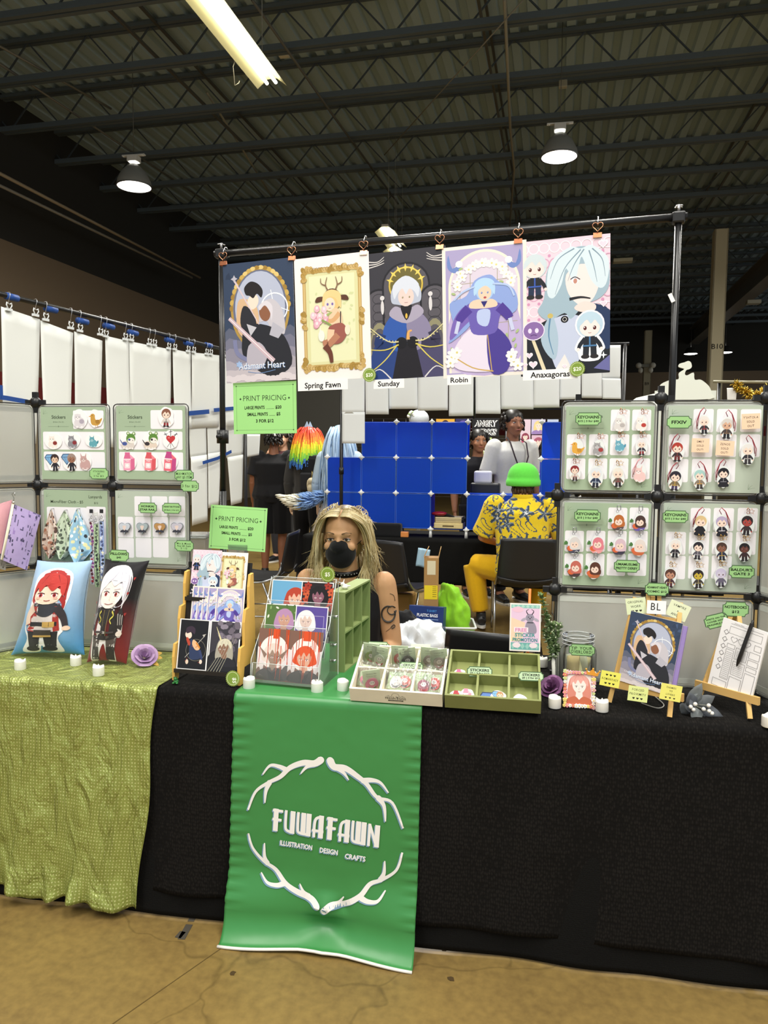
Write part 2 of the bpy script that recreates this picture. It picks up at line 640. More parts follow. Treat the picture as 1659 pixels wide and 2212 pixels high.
def bust(A,x,y,s,hair,skin,top,eye='8a4a3a',hair2=None,collar=None,long=1.0,turn=0.0,coat=None):
 """head and shoulders; s = width of the shoulders, (x, y) = middle of the lower edge"""
 A.at(x,y,s)
 hair2=hair2 or hair
 A.blob([(-.26,1.02),(-.36,.8),(-.40,.8-long*.38),(-.24,.8-long*.55),(0,.45),(.24,.8-long*.55),(.40,.8-long*.38),(.36,.8),(.26,1.02),(0,1.12)],hair2)
 A.poly([(-.1,.55),(.1,.55),(.13,.3),(-.13,.3)],skin)
 A.blob([(-.5,0),(-.48,.22),(-.2,.36),(-.08,.33),(0,.25),(.08,.33),(.2,.36),(.48,.22),(.5,0)],top,3)
 if coat:
  A.poly([(-.5,0),(-.48,.22),(-.2,.36),(-.08,0)],coat)
  A.poly([(.5,0),(.48,.22),(.2,.36),(.08,0)],coat)
 if collar:
  A.poly([(-.17,.38),(-.06,.36),(.0,.2),(-.16,.3)],collar)
  A.poly([(.17,.38),(.06,.36),(.0,.2),(.16,.3)],collar)
 t=turn*.06
 A.blob([(-.22+t,.86),(-.21+t,.64),(-.09+t,.48),(t*1.3,.445),(.09+t,.48),(.21+t,.64),(.22+t,.86),(t,.98)],skin)
 for k in(-1,1):
  A.ell(k*.1+t*1.6,.69,.038,.03,'fbf7f5')
  A.ell(k*.1+t*1.6,.69,.02,.028,eye)
  A.stroke([(k*.1+t*1.6-.05,.715),(k*.1+t*1.6,.728),(k*.1+t*1.6+.05,.715)],.012,'3a2a2a')
 A.stroke([(t*2,.66),(t*2.4-.012,.585),(t*2,.58)],.008,'b08070')
 A.stroke([(t*2-.045,.525),(t*2,.518),(t*2+.045,.525)],.013,'a05a52')
 A.blob([(-.3,.72),(-.28,.98),(-.1,1.12),(.12,1.12),(.29,.97),(.3,.72),(.22,.80),(.13,.92),(.05,.80),(-.05,.93),(-.13,.78),(-.2,.86)],hair,3)
 A.stroke([(-.1,1.05),(-.17,.9)],.012,hair2)
 A.stroke([(.1,1.05),(.17,.92)],.012,hair2)
 A.at()
def flower(A,x,y,r,c,mid='e8c860',k=5):
 for i in range(k):
  a=2*PI*i/k+0.3
  A.ell(x+r*.55*math.cos(a),y+r*.55*math.sin(a),r*.5,r*.36,c,rot=a,n=10)
 A.ell(x,y,r*.22,r*.22,mid,n=8)
# --- people
def remeshed(name,mb,voxel,col,mat,parent=None,it=3,colfn=None,M=None):
 me0=mb.mesh(name)
 tmp=bpy.data.objects.new(name,me0)
 COL.objects.link(tmp)
 m=tmp.modifiers.new('r','REMESH')
 m.mode='VOXEL'
 m.voxel_size=voxel
 m.use_smooth_shade=True
 s=tmp.modifiers.new('s','SMOOTH')
 s.factor=0.5
 s.iterations=it
 dg=bpy.context.evaluated_depsgraph_get()
 me=bpy.data.meshes.new_from_object(tmp.evaluated_get(dg))
 bpy.data.objects.remove(tmp)
 bpy.data.meshes.remove(me0)
 me.name=name
 for a in list(me.attributes):
  if a.name=='col':
   me.attributes.remove(a)
 at_=me.attributes.new('col','FLOAT_COLOR','CORNER')
 buf=[]
 base=lin(col)
 for p in me.polygons:
  c=lin(colfn(p.center,p.normal))if colfn else base
  buf+=[c[0],c[1],c[2],1.0]*p.loop_total
 at_.data.foreach_set('color',buf)
 me.polygons.foreach_set('use_smooth',[True]*len(me.polygons))
 me.polygons.foreach_set('material_index',[0]*len(me.polygons))
 me.materials.clear()
 me.materials.append(MATS[mat])
 o=bpy.data.objects.new(name,me)
 COL.objects.link(o)
 o.parent=parent
 if M is not None:
  o.matrix_local=M
 return o
def V3(*a):return Vector(a)
def skel(**kw):
 """standing adult about 1.70 m tall, facing -Y; any joint can be moved"""
 J=dict(pelvis=V3(0,0,.95),waist=V3(0,0,1.08),chest=V3(0,0,1.27),neck=V3(0,.015,1.435),head=V3(0,-.01,1.585))
 for k,s in(('l',1),('r',-1)):
  J['sho'+k]=V3(s*.175,.01,1.385)
  J['elb'+k]=V3(s*.24,.03,1.11)
  J['wri'+k]=V3(s*.25,-.05,.87)
  J['fin'+k]=V3(s*.245,-.08,.70)
  J['hip'+k]=V3(s*.09,0,.91)
  J['kne'+k]=V3(s*.10,-.015,.50)
  J['ank'+k]=V3(s*.10,.025,.085)
  J['toe'+k]=V3(s*.115,-.15,.03)
 for k,v in kw.items():
  J[k]=Vector(v)
 return J
def hand(mb,wri,fin,side,palm=None):
 """palm, four bent fingers and a thumb from the wrist towards fin"""
 w,f=Vector(wri),Vector(fin)
 d=(f-w).normalized()
 n=Vector(palm)if palm else Vector((-side,0,0))
 n=(n-d*n.dot(d)).normalized()
 s=d.cross(n)
 mb.tube([w,w+d*.03,w+d*.085],[.026,.036,.040],10,flat=.5,up=n)
 for i in range(4):
  o=(i-1.5)*.019
  L=(.066,.076,.072,.056)[i]
  b=w+d*.08+s*o
  mb.tube([b,b+d*L*.45+n*.004,b+d*L*.78+n*.016,b+d*L*.95+n*.03],[.0098,.0095,.0088,.0075],7)
 tb=w+d*.03-s*.026*(1 if side>0 else 1)
 mb.tube([tb,tb-s*.022+d*.028+n*.008,tb-s*.026+d*.058+n*.018],[.0125,.011,.0088],7)
def head_mesh(mb,c,fwd,up=(0,0,1),s=1.0):
 """skull, jaw, brow, nose, lips and ears round the centre c; returns its frame"""
 y=-Vector(fwd).normalized()
 z=Vector(up)
 z=(z-y*z.dot(y)).normalized()
 x=y.cross(z)
 M=Matrix(((x.x,y.x,z.x,c[0]),(x.y,y.y,z.y,c[1]),(x.z,y.z,z.z,c[2]),(0,0,0,1)))@Matrix.Scale(s,4)
 mb.ball((0,.012,.035),(.076,.096,.088),16,12,M=M)
 mb.ball((0,-.022,-.02),(.066,.070,.088),16,10,M=M)
 mb.ball((0,-.048,-.078),(.040,.036,.034),12,8,M=M)
 mb.ball((0,-.074,.03),(.052,.018,.014),12,6,M=M)
 mb.tube([(0,-.083,.022),(0,-.098,-.008),(0,-.106,-.024),(0,-.088,-.034)],[.008,.011,.015,.011],8,M=M)
 mb.ball((0,-.086,-.055),(.025,.010,.010),10,6,M=M)
 for k in(-1,1):
  mb.ball((k*.042,-.066,-.022),(.026,.020,.022),10,6,M=M)
  mb.ball((k*.079,.012,-.004),(.009,.020,.032),10,6,M=M)
 return M
def face_parts(M,parent,iris='4a3626',brow='5a4430',lips='a8605a',mouth=True):
 for k in(-1,1):
  e=MB()
  e.ball((k*.033,-.0765,.010),(.0145,.0095,.0070),12,8,'efeae6',M=M)
  e.ball((k*.033,-.0838,.0112),(.0064,.0040,.0058),10,6,iris,M=M)
  e.ball((k*.033,-.0865,.0112),(.0030,.0025,.0030),8,6,'0c0a0a',M=M)
  e.tube([(k*.017,-.0840,.0135),(k*.033,-.0880,.0175),(k*.050,-.0800,.0125)],.0018,5,'2a2020',M=M)
  e.build('eye','gloss',parent)
  b=MB()
  b.tube([(k*.016,-.0925,.036),(k*.034,-.093,.042),(k*.054,-.080,.037)],[.0035,.0038,.002],6,brow,M=M,flat=.6)
  b.build('eyebrow','hair',parent)
 if mouth:
  b=MB()
  b.tube([(-.022,-.0885,-.055),(-.008,-.0965,-.0525),(.008,-.0965,-.0525),(.022,-.0885,-.055)],[.002,.0045,.0045,.002],6,lips,M=M)
  b.build('lips','skin',parent)
def torso_tube(mb,J,g=0.0,w=1.0,to='pelvis'):
 mid=(J['shol']+J['shor'])/2
 ax=(J['shol']-J['shor']).normalized()
 fw=ax.cross(J['chest']-J['pelvis']).normalized()
 P=[J['pelvis']+(J['pelvis']-J['waist'])*.55,J['pelvis'],J['waist'],J['chest'],J['chest']*.4+mid*.6,mid*.8+J['neck']*.2,J['neck']]
 r=[.135*w+g,.160*w+g,.140*w+g,.158*w+g,.158*w+g,.12+g,.058+g]
 mb.tube(P,r,16,flat=.66,up=fw)
def body_parts(mb,J,s=1.0,w=1.0,hands=True,fingers=True):
 torso_tube(mb,J,0,w)
 mb.tube([J['neck']-V3(0,0,.03),J['neck']+(J['head']-J['neck'])*.35,J['head']],[.062,.054,.05],12)
 for k,sd in(('l',1),('r',-1)):
  S,E,Wr,F=J['sho'+k],J['elb'+k],J['wri'+k],J['fin'+k]
  mb.ball(S,.054*w,10,8)
  mb.tube([S,S*.8+E*.2,S*.5+E*.5,E],[.054*w,.054*w,.047*w,.039],12)
  mb.tube([E,E*.65+Wr*.35,Wr],[.041,.041,.027],12)
  hand(mb,Wr,F,sd,J.get('palm'+k))
  H,K,A,Tt=J['hip'+k],J['kne'+k],J['ank'+k],J['toe'+k]
  mb.tube([H+(H-K).normalized()*.03,H*.6+K*.4,K],[.088*w,.078*w,.055],12)
  mb.tube([K,K*.68+A*.32,A],[.056,.058,.035],12)
  mb.tube([A+V3(0,0,.01),A*.5+Tt*.5,Tt],[.042,.040,.030],10,flat=.8)
def sleeves(mb,J,frac=0.6,g=.014,w=1.0):
 for k in 'lr':
  S,E,Wr=J['sho'+k],J['elb'+k],J['wri'+k]
  mb.ball(S,.055*w+g,10,8)
  if frac<=1:
   q=S+(E-S)*frac
   mb.tube([S,S*.5+q*.5,q],[.060*w+g,.056*w+g,.052*w+g*1.6],12)
  else:
   q=E+(Wr-E)*(frac-1)
   mb.tube([S,S*.5+E*.5,E],[.060*w+g,.054*w+g,.043+g],12)
   mb.tube([E,E*.6+q*.4,q],[.043+g,.042+g,.034+g],12)
def trousers(mb,J,frac=2.0,g=.014,w=1.0):
 mb.tube([J['pelvis']+(J['waist']-J['pelvis'])*.6,J['pelvis'],J['pelvis']+(J['pelvis']-J['waist'])*.5],[.145*w+g,.160*w+g,.13*w+g],14,flat=.7,up=(J['shol']-J['shor']).cross(J['waist']-J['pelvis']))
 for k in 'lr':
  H,K,A=J['hip'+k],J['kne'+k],J['ank'+k]
  if frac<=1:
   q=H+(K-H)*frac
   mb.tube([H,H*.5+q*.5,q],[.090*w+g,.084*w+g,.08*w+g],12)
  else:
   q=K+(A-K)*(frac-1)
   mb.tube([H+(H-K).normalized()*.03,H*.6+K*.4,K],[.090*w+g,.080*w+g,.060*w+g],12)
   mb.tube([K,K*.6+q*.4,q],[.060*w+g,.060*w+g,.046*w+g],12)
def shoes(J,parent,col='1a1a1c',sole='e8e6e0'):
 for k in 'lr':
  A,Tt=J['ank'+k],J['toe'+k]
  d=V3(Tt.x-A.x,Tt.y-A.y,0)
  d=d.normalized()if d.length>1e-4 else V3(0,-1,0)
  hl=A-d*.05
  z0=min(A.z-.085,Tt.z-.03)
  b=MB()
  b.tube([V3(hl.x,hl.y,z0+.05),V3(A.x,A.y,z0+.06),A*.4+Tt*.6+V3(0,0,z0+.045-(A.z*.4+Tt.z*.6)),V3(Tt.x,Tt.y,z0+.035)+d*.03],[.036,.046,.046,.030],12,col,flat=.9)
  b.tube([A+V3(0,0,-.03),A+V3(0,0,.03)],[.045,.043],12,col)
  s=remeshed('shoe',b,.009,col,'plastic',parent,2)
  b=MB()
  pts=[hl+d*-.005,A*.5+Tt*.5,Tt+d*.035]
  sd=V3(-d.y,d.x,0)
  ol=[]
  for t in range(16):
   a=2*PI*t/16
   ol.append((math.cos(a),math.sin(a)))
  c=(V3(hl.x,hl.y,0)+V3(Tt.x,Tt.y,0)+d*.03)/2
  L=(Tt+d*.035-hl).length/2+.03
  M=Matrix(((sd.x,d.x,0,c.x),(sd.y,d.y,0,c.y),(0,0,1,z0),(0,0,0,1)))
  b.prism([(x*.048,y*L)for x,y in ol],0,.018,sole,M=M)
  b.build('sole','plastic',s)
def strands(mb,roots,col,fall=.3,r=.006,seed=1,spread=.4,grav=1.0,cols=None,seg=6,curl=.01,center=None):
 """locks of hair from each root (point, outward direction), falling under their weight"""
 q=random.Random(seed)
 for p,d in roots:
  p,d=Vector(p),Vector(d).normalized()
  L=fall*q.uniform(.75,1.2)
  pts=[p]
  v=d*spread
  ph=q.uniform(0,6)
  for i in range(seg):
   v=v+V3(0,0,-grav*.55)
   step=v.normalized()*L/seg
   pts.append(pts[-1]+step+V3(math.cos(ph+i),math.sin(ph+i),0)*curl*.4)
  c=q.choice(cols)if cols else col
  rr=r*q.uniform(.7,1.3)
  mb.tube(pts,[rr,rr*1.25,rr*1.3,rr*1.15,rr*.9,rr*.6,rr*.15][:seg+1],6,c,flat=.55)
# --- the hall
BR=Rz(R(-3))
def bld(p):
 return BR.inverted()@Vector(p)
m,nt,b=nt_new('concrete_floor')
tc=nt.nodes.new('ShaderNodeTexCoord')
n1=nt.nodes.new('ShaderNodeTexNoise');n1.inputs['Scale'].default_value=2.2;n1.inputs['Detail'].default_value=8;n1.inputs['Roughness'].default_value=.65
n2=nt.nodes.new('ShaderNodeTexNoise');n2.inputs['Scale'].default_value=38;n2.inputs['Detail'].default_value=6
cr=nt.nodes.new('ShaderNodeValToRGB')
cr.color_ramp.elements[0].position=.32;cr.color_ramp.elements[0].color=(*lin('6d5833'),1)
cr.color_ramp.elements[1].position=.68;cr.color_ramp.elements[1].color=(*lin('927944'),1)
ad=nt.nodes.new('ShaderNodeMix');ad.data_type='FLOAT';ad.inputs[0].default_value=.45
nt.links.new(tc.outputs['Object'],n1.inputs['Vector']);nt.links.new(tc.outputs['Object'],n2.inputs['Vector'])
nt.links.new(n1.outputs[0],ad.inputs[2]);nt.links.new(n2.outputs[0],ad.inputs[3])
nt.links.new(ad.outputs[0],cr.inputs[0])
vo=nt.nodes.new('ShaderNodeTexVoronoi');vo.feature='DISTANCE_TO_EDGE';vo.inputs['Scale'].default_value=.8
wv=nt.nodes.new('ShaderNodeTexNoise');wv.inputs['Scale'].default_value=5
vm=nt.nodes.new('ShaderNodeVectorMath');vm.operation='MULTIPLY_ADD';vm.inputs[1].default_value=(.25,.25,.25)
nt.links.new(tc.outputs['Object'],wv.inputs['Vector']);nt.links.new(wv.outputs['Color'],vm.inputs[0]);nt.links.new(tc.outputs['Object'],vm.inputs[2]);nt.links.new(vm.outputs[0],vo.inputs['Vector'])
lt=nt.nodes.new('ShaderNodeMapRange');lt.inputs[1].default_value=0;lt.inputs[2].default_value=.006;lt.inputs[3].default_value=.72;lt.inputs[4].default_value=1
nt.links.new(vo.outputs['Distance'],lt.inputs[0])
sc=nt.nodes.new('ShaderNodeVectorMath');sc.operation='SCALE'
nt.links.new(cr.outputs[0],sc.inputs[0]);nt.links.new(lt.outputs[0],sc.inputs['Scale'])
nt.links.new(sc.outputs[0],b.inputs['Base Color'])
b.inputs['Roughness'].default_value=.42
b.inputs['Specular IOR Level'].default_value=.3
MATS['concrete_floor']=m
f=MB();f.grid(lambda u,v:(-14+32*u,-4+44*v,0),4,4,mat=0,smooth=False)
fo=struct(f.build('floor','concrete_floor',M=BR))
g=MB()
for(x,y),(x2,y2),wd in(((345,1968),(325,2005),.020),((322,2012),(304,2045),.022),((308,2028),(296,2042),.02)):
 p,q=on_z(x,y,0),on_z(x2,y2,0)
 g.bar(p+V3(0,0,.0008),q+V3(0,0,.0008),wd,.001,'4a453c')
for x,y in((413,2019),(878,2046),(895,2110),(418,2115)):
 p=on_z(min(x,1600),y,0);g.prism([(p.x+.012*math.cos(a)*rnd.uniform(.5,1.2),p.y+.009*math.sin(a))for a in[i*.9 for i in range(7)]],0,.0012,'4a3a22')
p,q=on_z(478,2000,0),on_z(185,2212,0)
g.bar(p+V3(0,0,.0003),q+(q-p)*.8+V3(0,0,.0003),.003,.0008,'5a4826')
g.build('floor_mark','matte',fo)
DARK='59646a'
c=MB()
nx=110
prof=[]
for i in range(nx):
 x0=-14+32*i/nx;s=32/nx
 prof+=[(x0,8.16),(x0+.45*s,8.16),(x0+.55*s,8.24),(x0+.92*s,8.24)]
vs=[]
for x,z in prof:
 vs+=[(x,-4,z),(x,40,z)]
fs=[(2*i,2*i+1,2*i+3,2*i+2)for i in range(len(prof)-1)]
c.add(vs,fs,'9fb4bb')
struct(c.build('ceiling','painted_metal',M=BR))
j=MB()
for dy in(-.05,.05):
 j.box(-13.5,17,dy-.035,dy+.035,-.03,.0,DARK)
 j.box(-13.5,17,dy-.006+math.copysign(.03,dy),dy+.006+math.copysign(.03,dy),0,.06,DARK)
 j.box(-13.5,17,dy-.035,dy+.035,.58,.64,DARK)
k=0
x=-13.5
while x<16.5:
 j.bar((x,0,.0),(x+.55,0,.6),.022,.022,'464f54');j.bar((x+.55,0,.6),(x+1.1,0,0),.022,.022,'464f54')
 x+=1.1
jm=None
for k in range(-6,19):
 if jm is None:
  jo=j.build('beam_joist','painted_metal');jm=jo
 else:
  jo=jm.copy();COL.objects.link(jo)
 jo.matrix_world=BR@T(0,10.9+1.56*k,7.5)
 struct(jo)
def pipe(name,pts,r,col,fin='painted_metal',n=6):
 t=MB();t.tube(pts,r,n,col)
 return struct(t.build(name,fin))
for x in(-6.2,-1.2,3.4,7.6,12.0):
 t=MB()
 for zz in(7.56,8.06):
  t.box(x-.02,x+.02,0,39,zz,zz+.04,'4c4c46')
 struct(t.build('beam_bridging','painted_metal',M=BR))
a_,b_=on_z(447,200,7.75),on_z(620,477,7.75)
pipe('trim_conduit',[a_,a_+(b_-a_)*1.15],.022,'8d8a78')
a_,b_=on_z(40,165,7.7),on_z(310,345,7.7)
pipe('trim_conduit',[a_+(a_-b_)*.3,b_+(b_-a_)*.8],.02,'6e6c62')
a_,b_=on_z(18,110,7.7),on_z(240,235,7.7)
pipe('trim_conduit',[a_+(a_-b_)*.2,b_],.02,'77756a')
a_,b_=on_z(0,375,6.2),on_z(432,600,6.2)
pipe('trim_conduit',[a_+(a_-b_)*.1,b_],.030,'9a8b72')
a_,b_=on_z(0,401,6.1),on_z(415,600,6.1)
pipe('trim_conduit',[a_+(a_-b_)*.1,b_],.028,'8a8578')
a_,b_=on_z(1090,0,7.4),on_z(1101,490,7.4)
pipe('trim_conduit',[a_,a_*.6+b_*.4+V3(.05,0,0),a_*.4+b_*.6+V3(.12,0,0),b_],.024,'8a8674')
a_,b_=on_z(1130,0,7.3),on_z(830,335,7.3)
pipe('trim_cable',[a_,b_],.010,'7a786c')
a_,b_=on_z(545,0,7.4),on_z(720,250,7.4)
pipe('trim_conduit',[a_,b_,on_z(860,440,7.4)],.022,'55554d')
a_=bld(on_z(1640,300,6.5));
gx=5.95
t=MB()
t.box(gx-.22,gx+.22,2,39,6.75,6.79,'75726a');t.box(gx-.22,gx+.22,2,39,7.44,7.48,'75726a');t.box(gx-.012,gx+.012,2,39,6.79,7.44,'6d6a62')
struct(t.build('beam_girder','painted_metal',M=BR))
def column(px,dep,wd,txt,ty,name):
 p=bld(at(px,900,dep))
 t=MB()
 for dx in(-wd/2,wd/2-.03):
  t.box(p.x+dx,p.x+dx+.03,p.y-wd/2,p.y+wd/2,0,6.75,'b5ac90')
 t.box(p.x-wd/2,p.x+wd/2,p.y-.015,p.y+.015,0,6.75,'b5ac90')
 t.box(p.x-wd/2,p.x+wd/2,p.y-wd/2,p.y-wd/2+.02,0,6.75,'b5ac90')
 A=Art(0.002)
 z=at(px,ty,dep).z
 A.text(txt,0,0,wd*.55,'2a2822',bold=.01)
 t.art(A,M=T(p.x,p.y-wd/2-.002,z)@Rx(PI/2))
 return struct(t.build(name,'matte',M=BR),'tan steel column painted with %s'%txt)
column(1540,17.5,.30,'B10',757,'column_1')
column(1394,31,.30,'B9',833,'column_2')
wl=bld(on_y(0,515,12.83))
def wall(name,p,q,zt):
 d=(Vector(q)-Vector(p))
 L=math.hypot(d.x,d.y)
 a=math.atan2(d.y,d.x)
 w_=MB()
 w_.box(0,L,0,.2,0,2.55,'a8977a');w_.box(0,L,-.012,.2,2.55,3.0,'7d3230');w_.box(0,L,0,.2,3.0,zt,'7c6c58');w_.box(0,L,0,.2,zt,8.3,'34332f')  # tan above the red band is darker: light's fall-off with height, put into colour
 return struct(w_.build(name,'matte',M=BR@T(p[0],p[1],0)@Rz(a)))
wall('wall_left',(wl.x,-4,0),(wl.x,38,0),5.5)
wall('wall_back',(wl.x,37,0),(18,37,0),5.5)
t=MB();p0=bld(at(640,900,15));p1=bld(at(745,900,15))
t.box(p0.x,p0.x+.95,p0.y,p0.y+.3,0,4.3,'3c3b36');struct(t.build('trim_post','matte',M=BR))
def high_bay(px,py,dep,label):
 p=at(px,py,dep)
 r=thing('high_bay_lamp',label,'ceiling lamp',p,'high bay lamps under the joists')
 b=MB();b.lathe([(.285,0),(.288,.012),(.27,.10),(.20,.24),(.11,.33),(.07,.36)],28,'8a8c88');b.build('reflector','plastic',r)
 b=MB();b.lathe([(.0,-.01),(.15,-.006),(.272,.008)],28,'ffffff');b.build('lens','lamp_glow',r)
 b=MB();b.lathe([(.27,.0),(.292,-.004),(.292,.014),(.27,.016)],28,'b9bcc4');b.build('rim','metal',r)
 b=MB();b.box(-.09,.09,-.08,.08,.40,.50,'d8d8d2',bev=.01);b.box(-.2,.2,-.03,.03,.50,.52,'d8d8d2');b.tube([(0,0,.34),(0,0,.42)],.05,10,'c8c8c4');b.build('ballast','plastic',r)
 b=MB();b.tube([(0,0,.52),(0,0,8.17-p.z)],.006,5,'55554f');b.build('suspension_wire','painted_metal',r)
 return r
high_bay(290,404,12.4,'left of the two round high bay lamps, glowing above the tan wall')
high_bay(1208,340,11.6,'right of the two round high bay lamps, glowing above the black rack bar')
def far_lamp(px,py,dep,label):
 r=thing('far_lamp',label,'ceiling lamp',at(px,py,dep),'far lamps over the back of the hall')
 b=MB();b.lathe([(0,0),(.2,.01),(.27,.03)],20,'ffffff');b.build('lens','far_glow',r)
 b=MB();b.lathe([(.28,.03),(.27,.08),(.18,.26),(.05,.32)],20,'30302c');b.build('reflector','plastic',r)
 b=MB();b.tube([(0,0,.3),(0,0,8.17-r.location.z)],.008,5,'44443e');b.build('suspension_wire','painted_metal',r)
far_lamp(1492,766,32,'small far lamp between the black pole and the B10 column')
far_lamp(1567,763,32,'small far lamp just right of the B10 column')
def strip(p,q,wd,label,wire=False):
 """open twin-tube fluorescent fixture from p to q"""
 p,q=Vector(p),Vector(q)
 d=q-p;L=d.length
 M=Matrix.Translation(p)@Rz(math.atan2(d.y,d.x))
 r=thing('fluorescent_fixture',label,'strip light',M,'fluorescent fixtures running with the hall')
 b=MB()
 b.add([(0,-wd/2,-.01),(L,-wd/2,-.01),(L,-wd*.16,.085),(0,-wd*.16,.085),(0,wd*.16,.085),(L,wd*.16,.085),(L,wd/2,-.01),(0,wd/2,-.01)],[(0,1,2,3),(3,2,5,4),(4,5,6,7)],'d8d3a6')
 b.box(0,L,-wd*.16,wd*.16,.087,.13,'cfcdc0')
 b.build('reflector','plastic',r)
 for k in(-1,1):
  t=MB();t.tube([(.02,k*wd*.15,.03),(L-.02,k*wd*.15,.03)],.019,10,'ffffff');t.build('tube','tube_glow',r)
 for x in(.3,L-.3):
  t=MB();t.tube([(x,0,.13),(x,0,8.17-p.z)],.004,5,'8a8a80');t.build('suspension_wire','painted_metal',r)
 if wire:
  t=MB();t.tube([(L-.62,wd*.45,.06),(L-.58,wd*.62,-.04),(L-.54,wd*.62,-.22),(L-.49,wd*.55,-.17),(L-.45,wd*.58,-.13)],.005,5,'c8c4ac');t.build('loose_wire','plastic',r)
 return r
dirb=V3(math.sin(R(3)),math.cos(R(3)),0)
e1=at(588,187,8.6)
strip(e1-dirb*4.8,e1,.36,'long bright twin-tube fluorescent fixture at the top of the view',True)
e2=on_z(831,499,5.8)
strip(e2,e2+dirb*1.2,.40,'bright fluorescent fixture just above the rack bar',False)
e3=on_z(849,541,5.8)
strip(e3,e3+dirb*1.2,.44,'farther bright fluorescent fixture peeking just below the rack bar',False)
def box_thing(name,label,cat,p,s,col,fin='plastic'):
 b=MB();b.box(-s[0]/2,s[0]/2,-s[1]/2,s[1]/2,0,s[2],col,bev=min(s)*.15)
 o=b.build(name,fin,M=Matrix.Translation(Vector(p))@BR)
 return tag(o,label,cat)
o=box_thing('junction_box','pale electrical box on the conduit right of the bright strip light','electrical box',at(614,124,11.5),(.16,.08,.10),'c9c7b6')
for k in(-1,1):
 s=MB();s.ball((k*.035,-.045,.05),(.018,.012,.025),8,6,'33322c');s.build('socket','plastic',o)
box_thing('junction_box','small pale electrical box on the joist above the right high bay lamp','electrical box',at(1216,190,12.6),(.14,.1,.12),'a9a898')
box_thing('ceiling_unit','pale flat lamp unit far off between the pink poster and the right pole','lamp',at(1345,567,22),(.55,.3,.10),'d8d2b4')
box_thing('ceiling_unit','pale flat lamp unit far off right of the B10 column','lamp',at(1627,657,24),(.42,.3,.12),'c0bca6')
r=thing('emergency_light','pair of white emergency flood heads on the far B9 column','emergency light',at(1394,790,30.66))
for k in(-1,1):
 b=MB();b.ball((k*.28,-.1,0),(.12,.14,.12),12,8,'e0dccb');b.ball((k*.20,-.1,-.2),(.1,.12,.12),12,8,'e0dccb');b.build('flood_head','plastic',r)
b=MB();b.box(-.3,.3,-.06,.06,-.06,.06,'8a8878');b.build('bracket','plastic',r)
# --- the seller's own garment rack of large prints
RL,RRt=on_z(475,548,2.2),on_z(1470,469,2.2)
RD=(RRt-RL);RLEN=RD.length;RA=math.atan2(RD.y,RD.x)
RM=T(RL.x,RL.y,0)@Rz(RA)
rack=thing('garment_rack','tall black pole rack carrying the large prints behind the table','rack',RM)
b=MB();b.tube([(-.02,0,2.2),(RLEN+.02,0,2.2)],.0125,14,'1b1b1c');b.build('top_bar','painted_metal',rack)
PX=[on_pl(480,800,RL,Vector((-math.sin(RA),math.cos(RA),0))),on_pl(1457,700,RL,Vector((-math.sin(RA),math.cos(RA),0)))]
PX=[(RM.inverted()@p).x for p in PX]
for k,x in enumerate(PX):
 b=MB();b.tube([(x,0,.03),(x,0,1.32)],.0130,12,'1b1b1c');b.tube([(x,0,1.30),(x,0,2.185)],.0105,12,'1b1b1c');b.build('pole','painted_metal',rack)
 b=MB();b.tube([(x,0,1.50 if k==0 else 1.30),(x,0,1.55 if k==0 else 1.35)],.022,12,'111112');b.ball((x,-.024,1.525 if k==0 else 1.325),(.012,.016,.012),10,6,'111112');b.build('clamp_collar','plastic',rack)
 b=MB();b.box(x-.019,x+.019,-.017,.017,2.180,2.216,'161617',bev=.006);b.build('corner_joint','plastic',rack)
 b=MB()
 for i in range(4):
  a=PI/4+PI/2*i
  b.tube([(x,0,2.236),(x+.014*math.cos(a),.014*math.sin(a),2.232)],.0022,6,'cfcfd2')
 b.tube([(x,0,2.218),(x,0,2.238)],.004,8,'cfcfd2');b.build('wing_screw','metal',rack)
 b=MB();b.tube([(x,-.3,.02),(x,.3,.02)],.014,10,'1b1b1c');b.build('foot','painted_metal',rack)
nrm=Vector((math.sin(RA),-math.cos(RA),0))
def rk(px,py,off=.0):
 p=on_pl(px,py,RL+nrm*off,nrm)
 return RM.inverted()@p
def heart_clip(x,ztop,label):
 r=thing('heart_clip',label,'clip',RM@T(x,-.022,ztop),'rose gold heart clips on the rack')
 b=MB()
 b.tube([(-.004,.018,.044),(-.004,.034,.052),(-.004,.038,.036),(-.004,.03,.03),],.0018,6,'d8d8da')
 zt=2.2+.019-ztop
 pts=[(0,.006,.030),(0,.0,.04),(0,.004,zt-.012),(0,.012,zt),(0,.026,zt+.001),(0,.040,zt-.012),(0,.041,zt-.03)]
 b.v,b.f,b.c,b.m,b.s=[],[],[],[],[]
 b.tube(pts,.0016,6,'d8d8da');b.build('hook','metal',r)
 b=MB()
 hp=[(u,-.004,v)for u,v in heart_pts(0,.022,.017)]
 b.tube(hp,.0014,6,'c98f6e',closed=True);b.build('heart_handle','metal',r)
 b=MB()
 b.add([(-.013,-.006,-.010),(.013,-.006,-.010),(.013,-.001,.006),(-.013,-.001,.006),(-.013,.008,-.010),(.013,.008,-.010),(.013,.003,.006),(-.013,.003,.006)],[(0,1,2,3),(5,4,7,6),(3,2,6,7),(0,3,7,4),(1,5,6,2)],'c07a58')
 b.build('jaw','metal',r)
clipx=[489,636,790,953,1121,1291]
clipl=['leftmost rose gold heart clip, at the corner of the dark blue two-figure print','rose gold heart clip between the dark blue print and the deer-girl print','rose gold heart clip between the deer-girl print and the dark arched print','rose gold heart clip between the dark arched print and the lavender print','rose gold heart clip between the lavender print and the pink print','rightmost rose gold heart clip, at the outer corner of the pink print']
PW,PH=.2794,.4318
posters=[]
ztops=[]
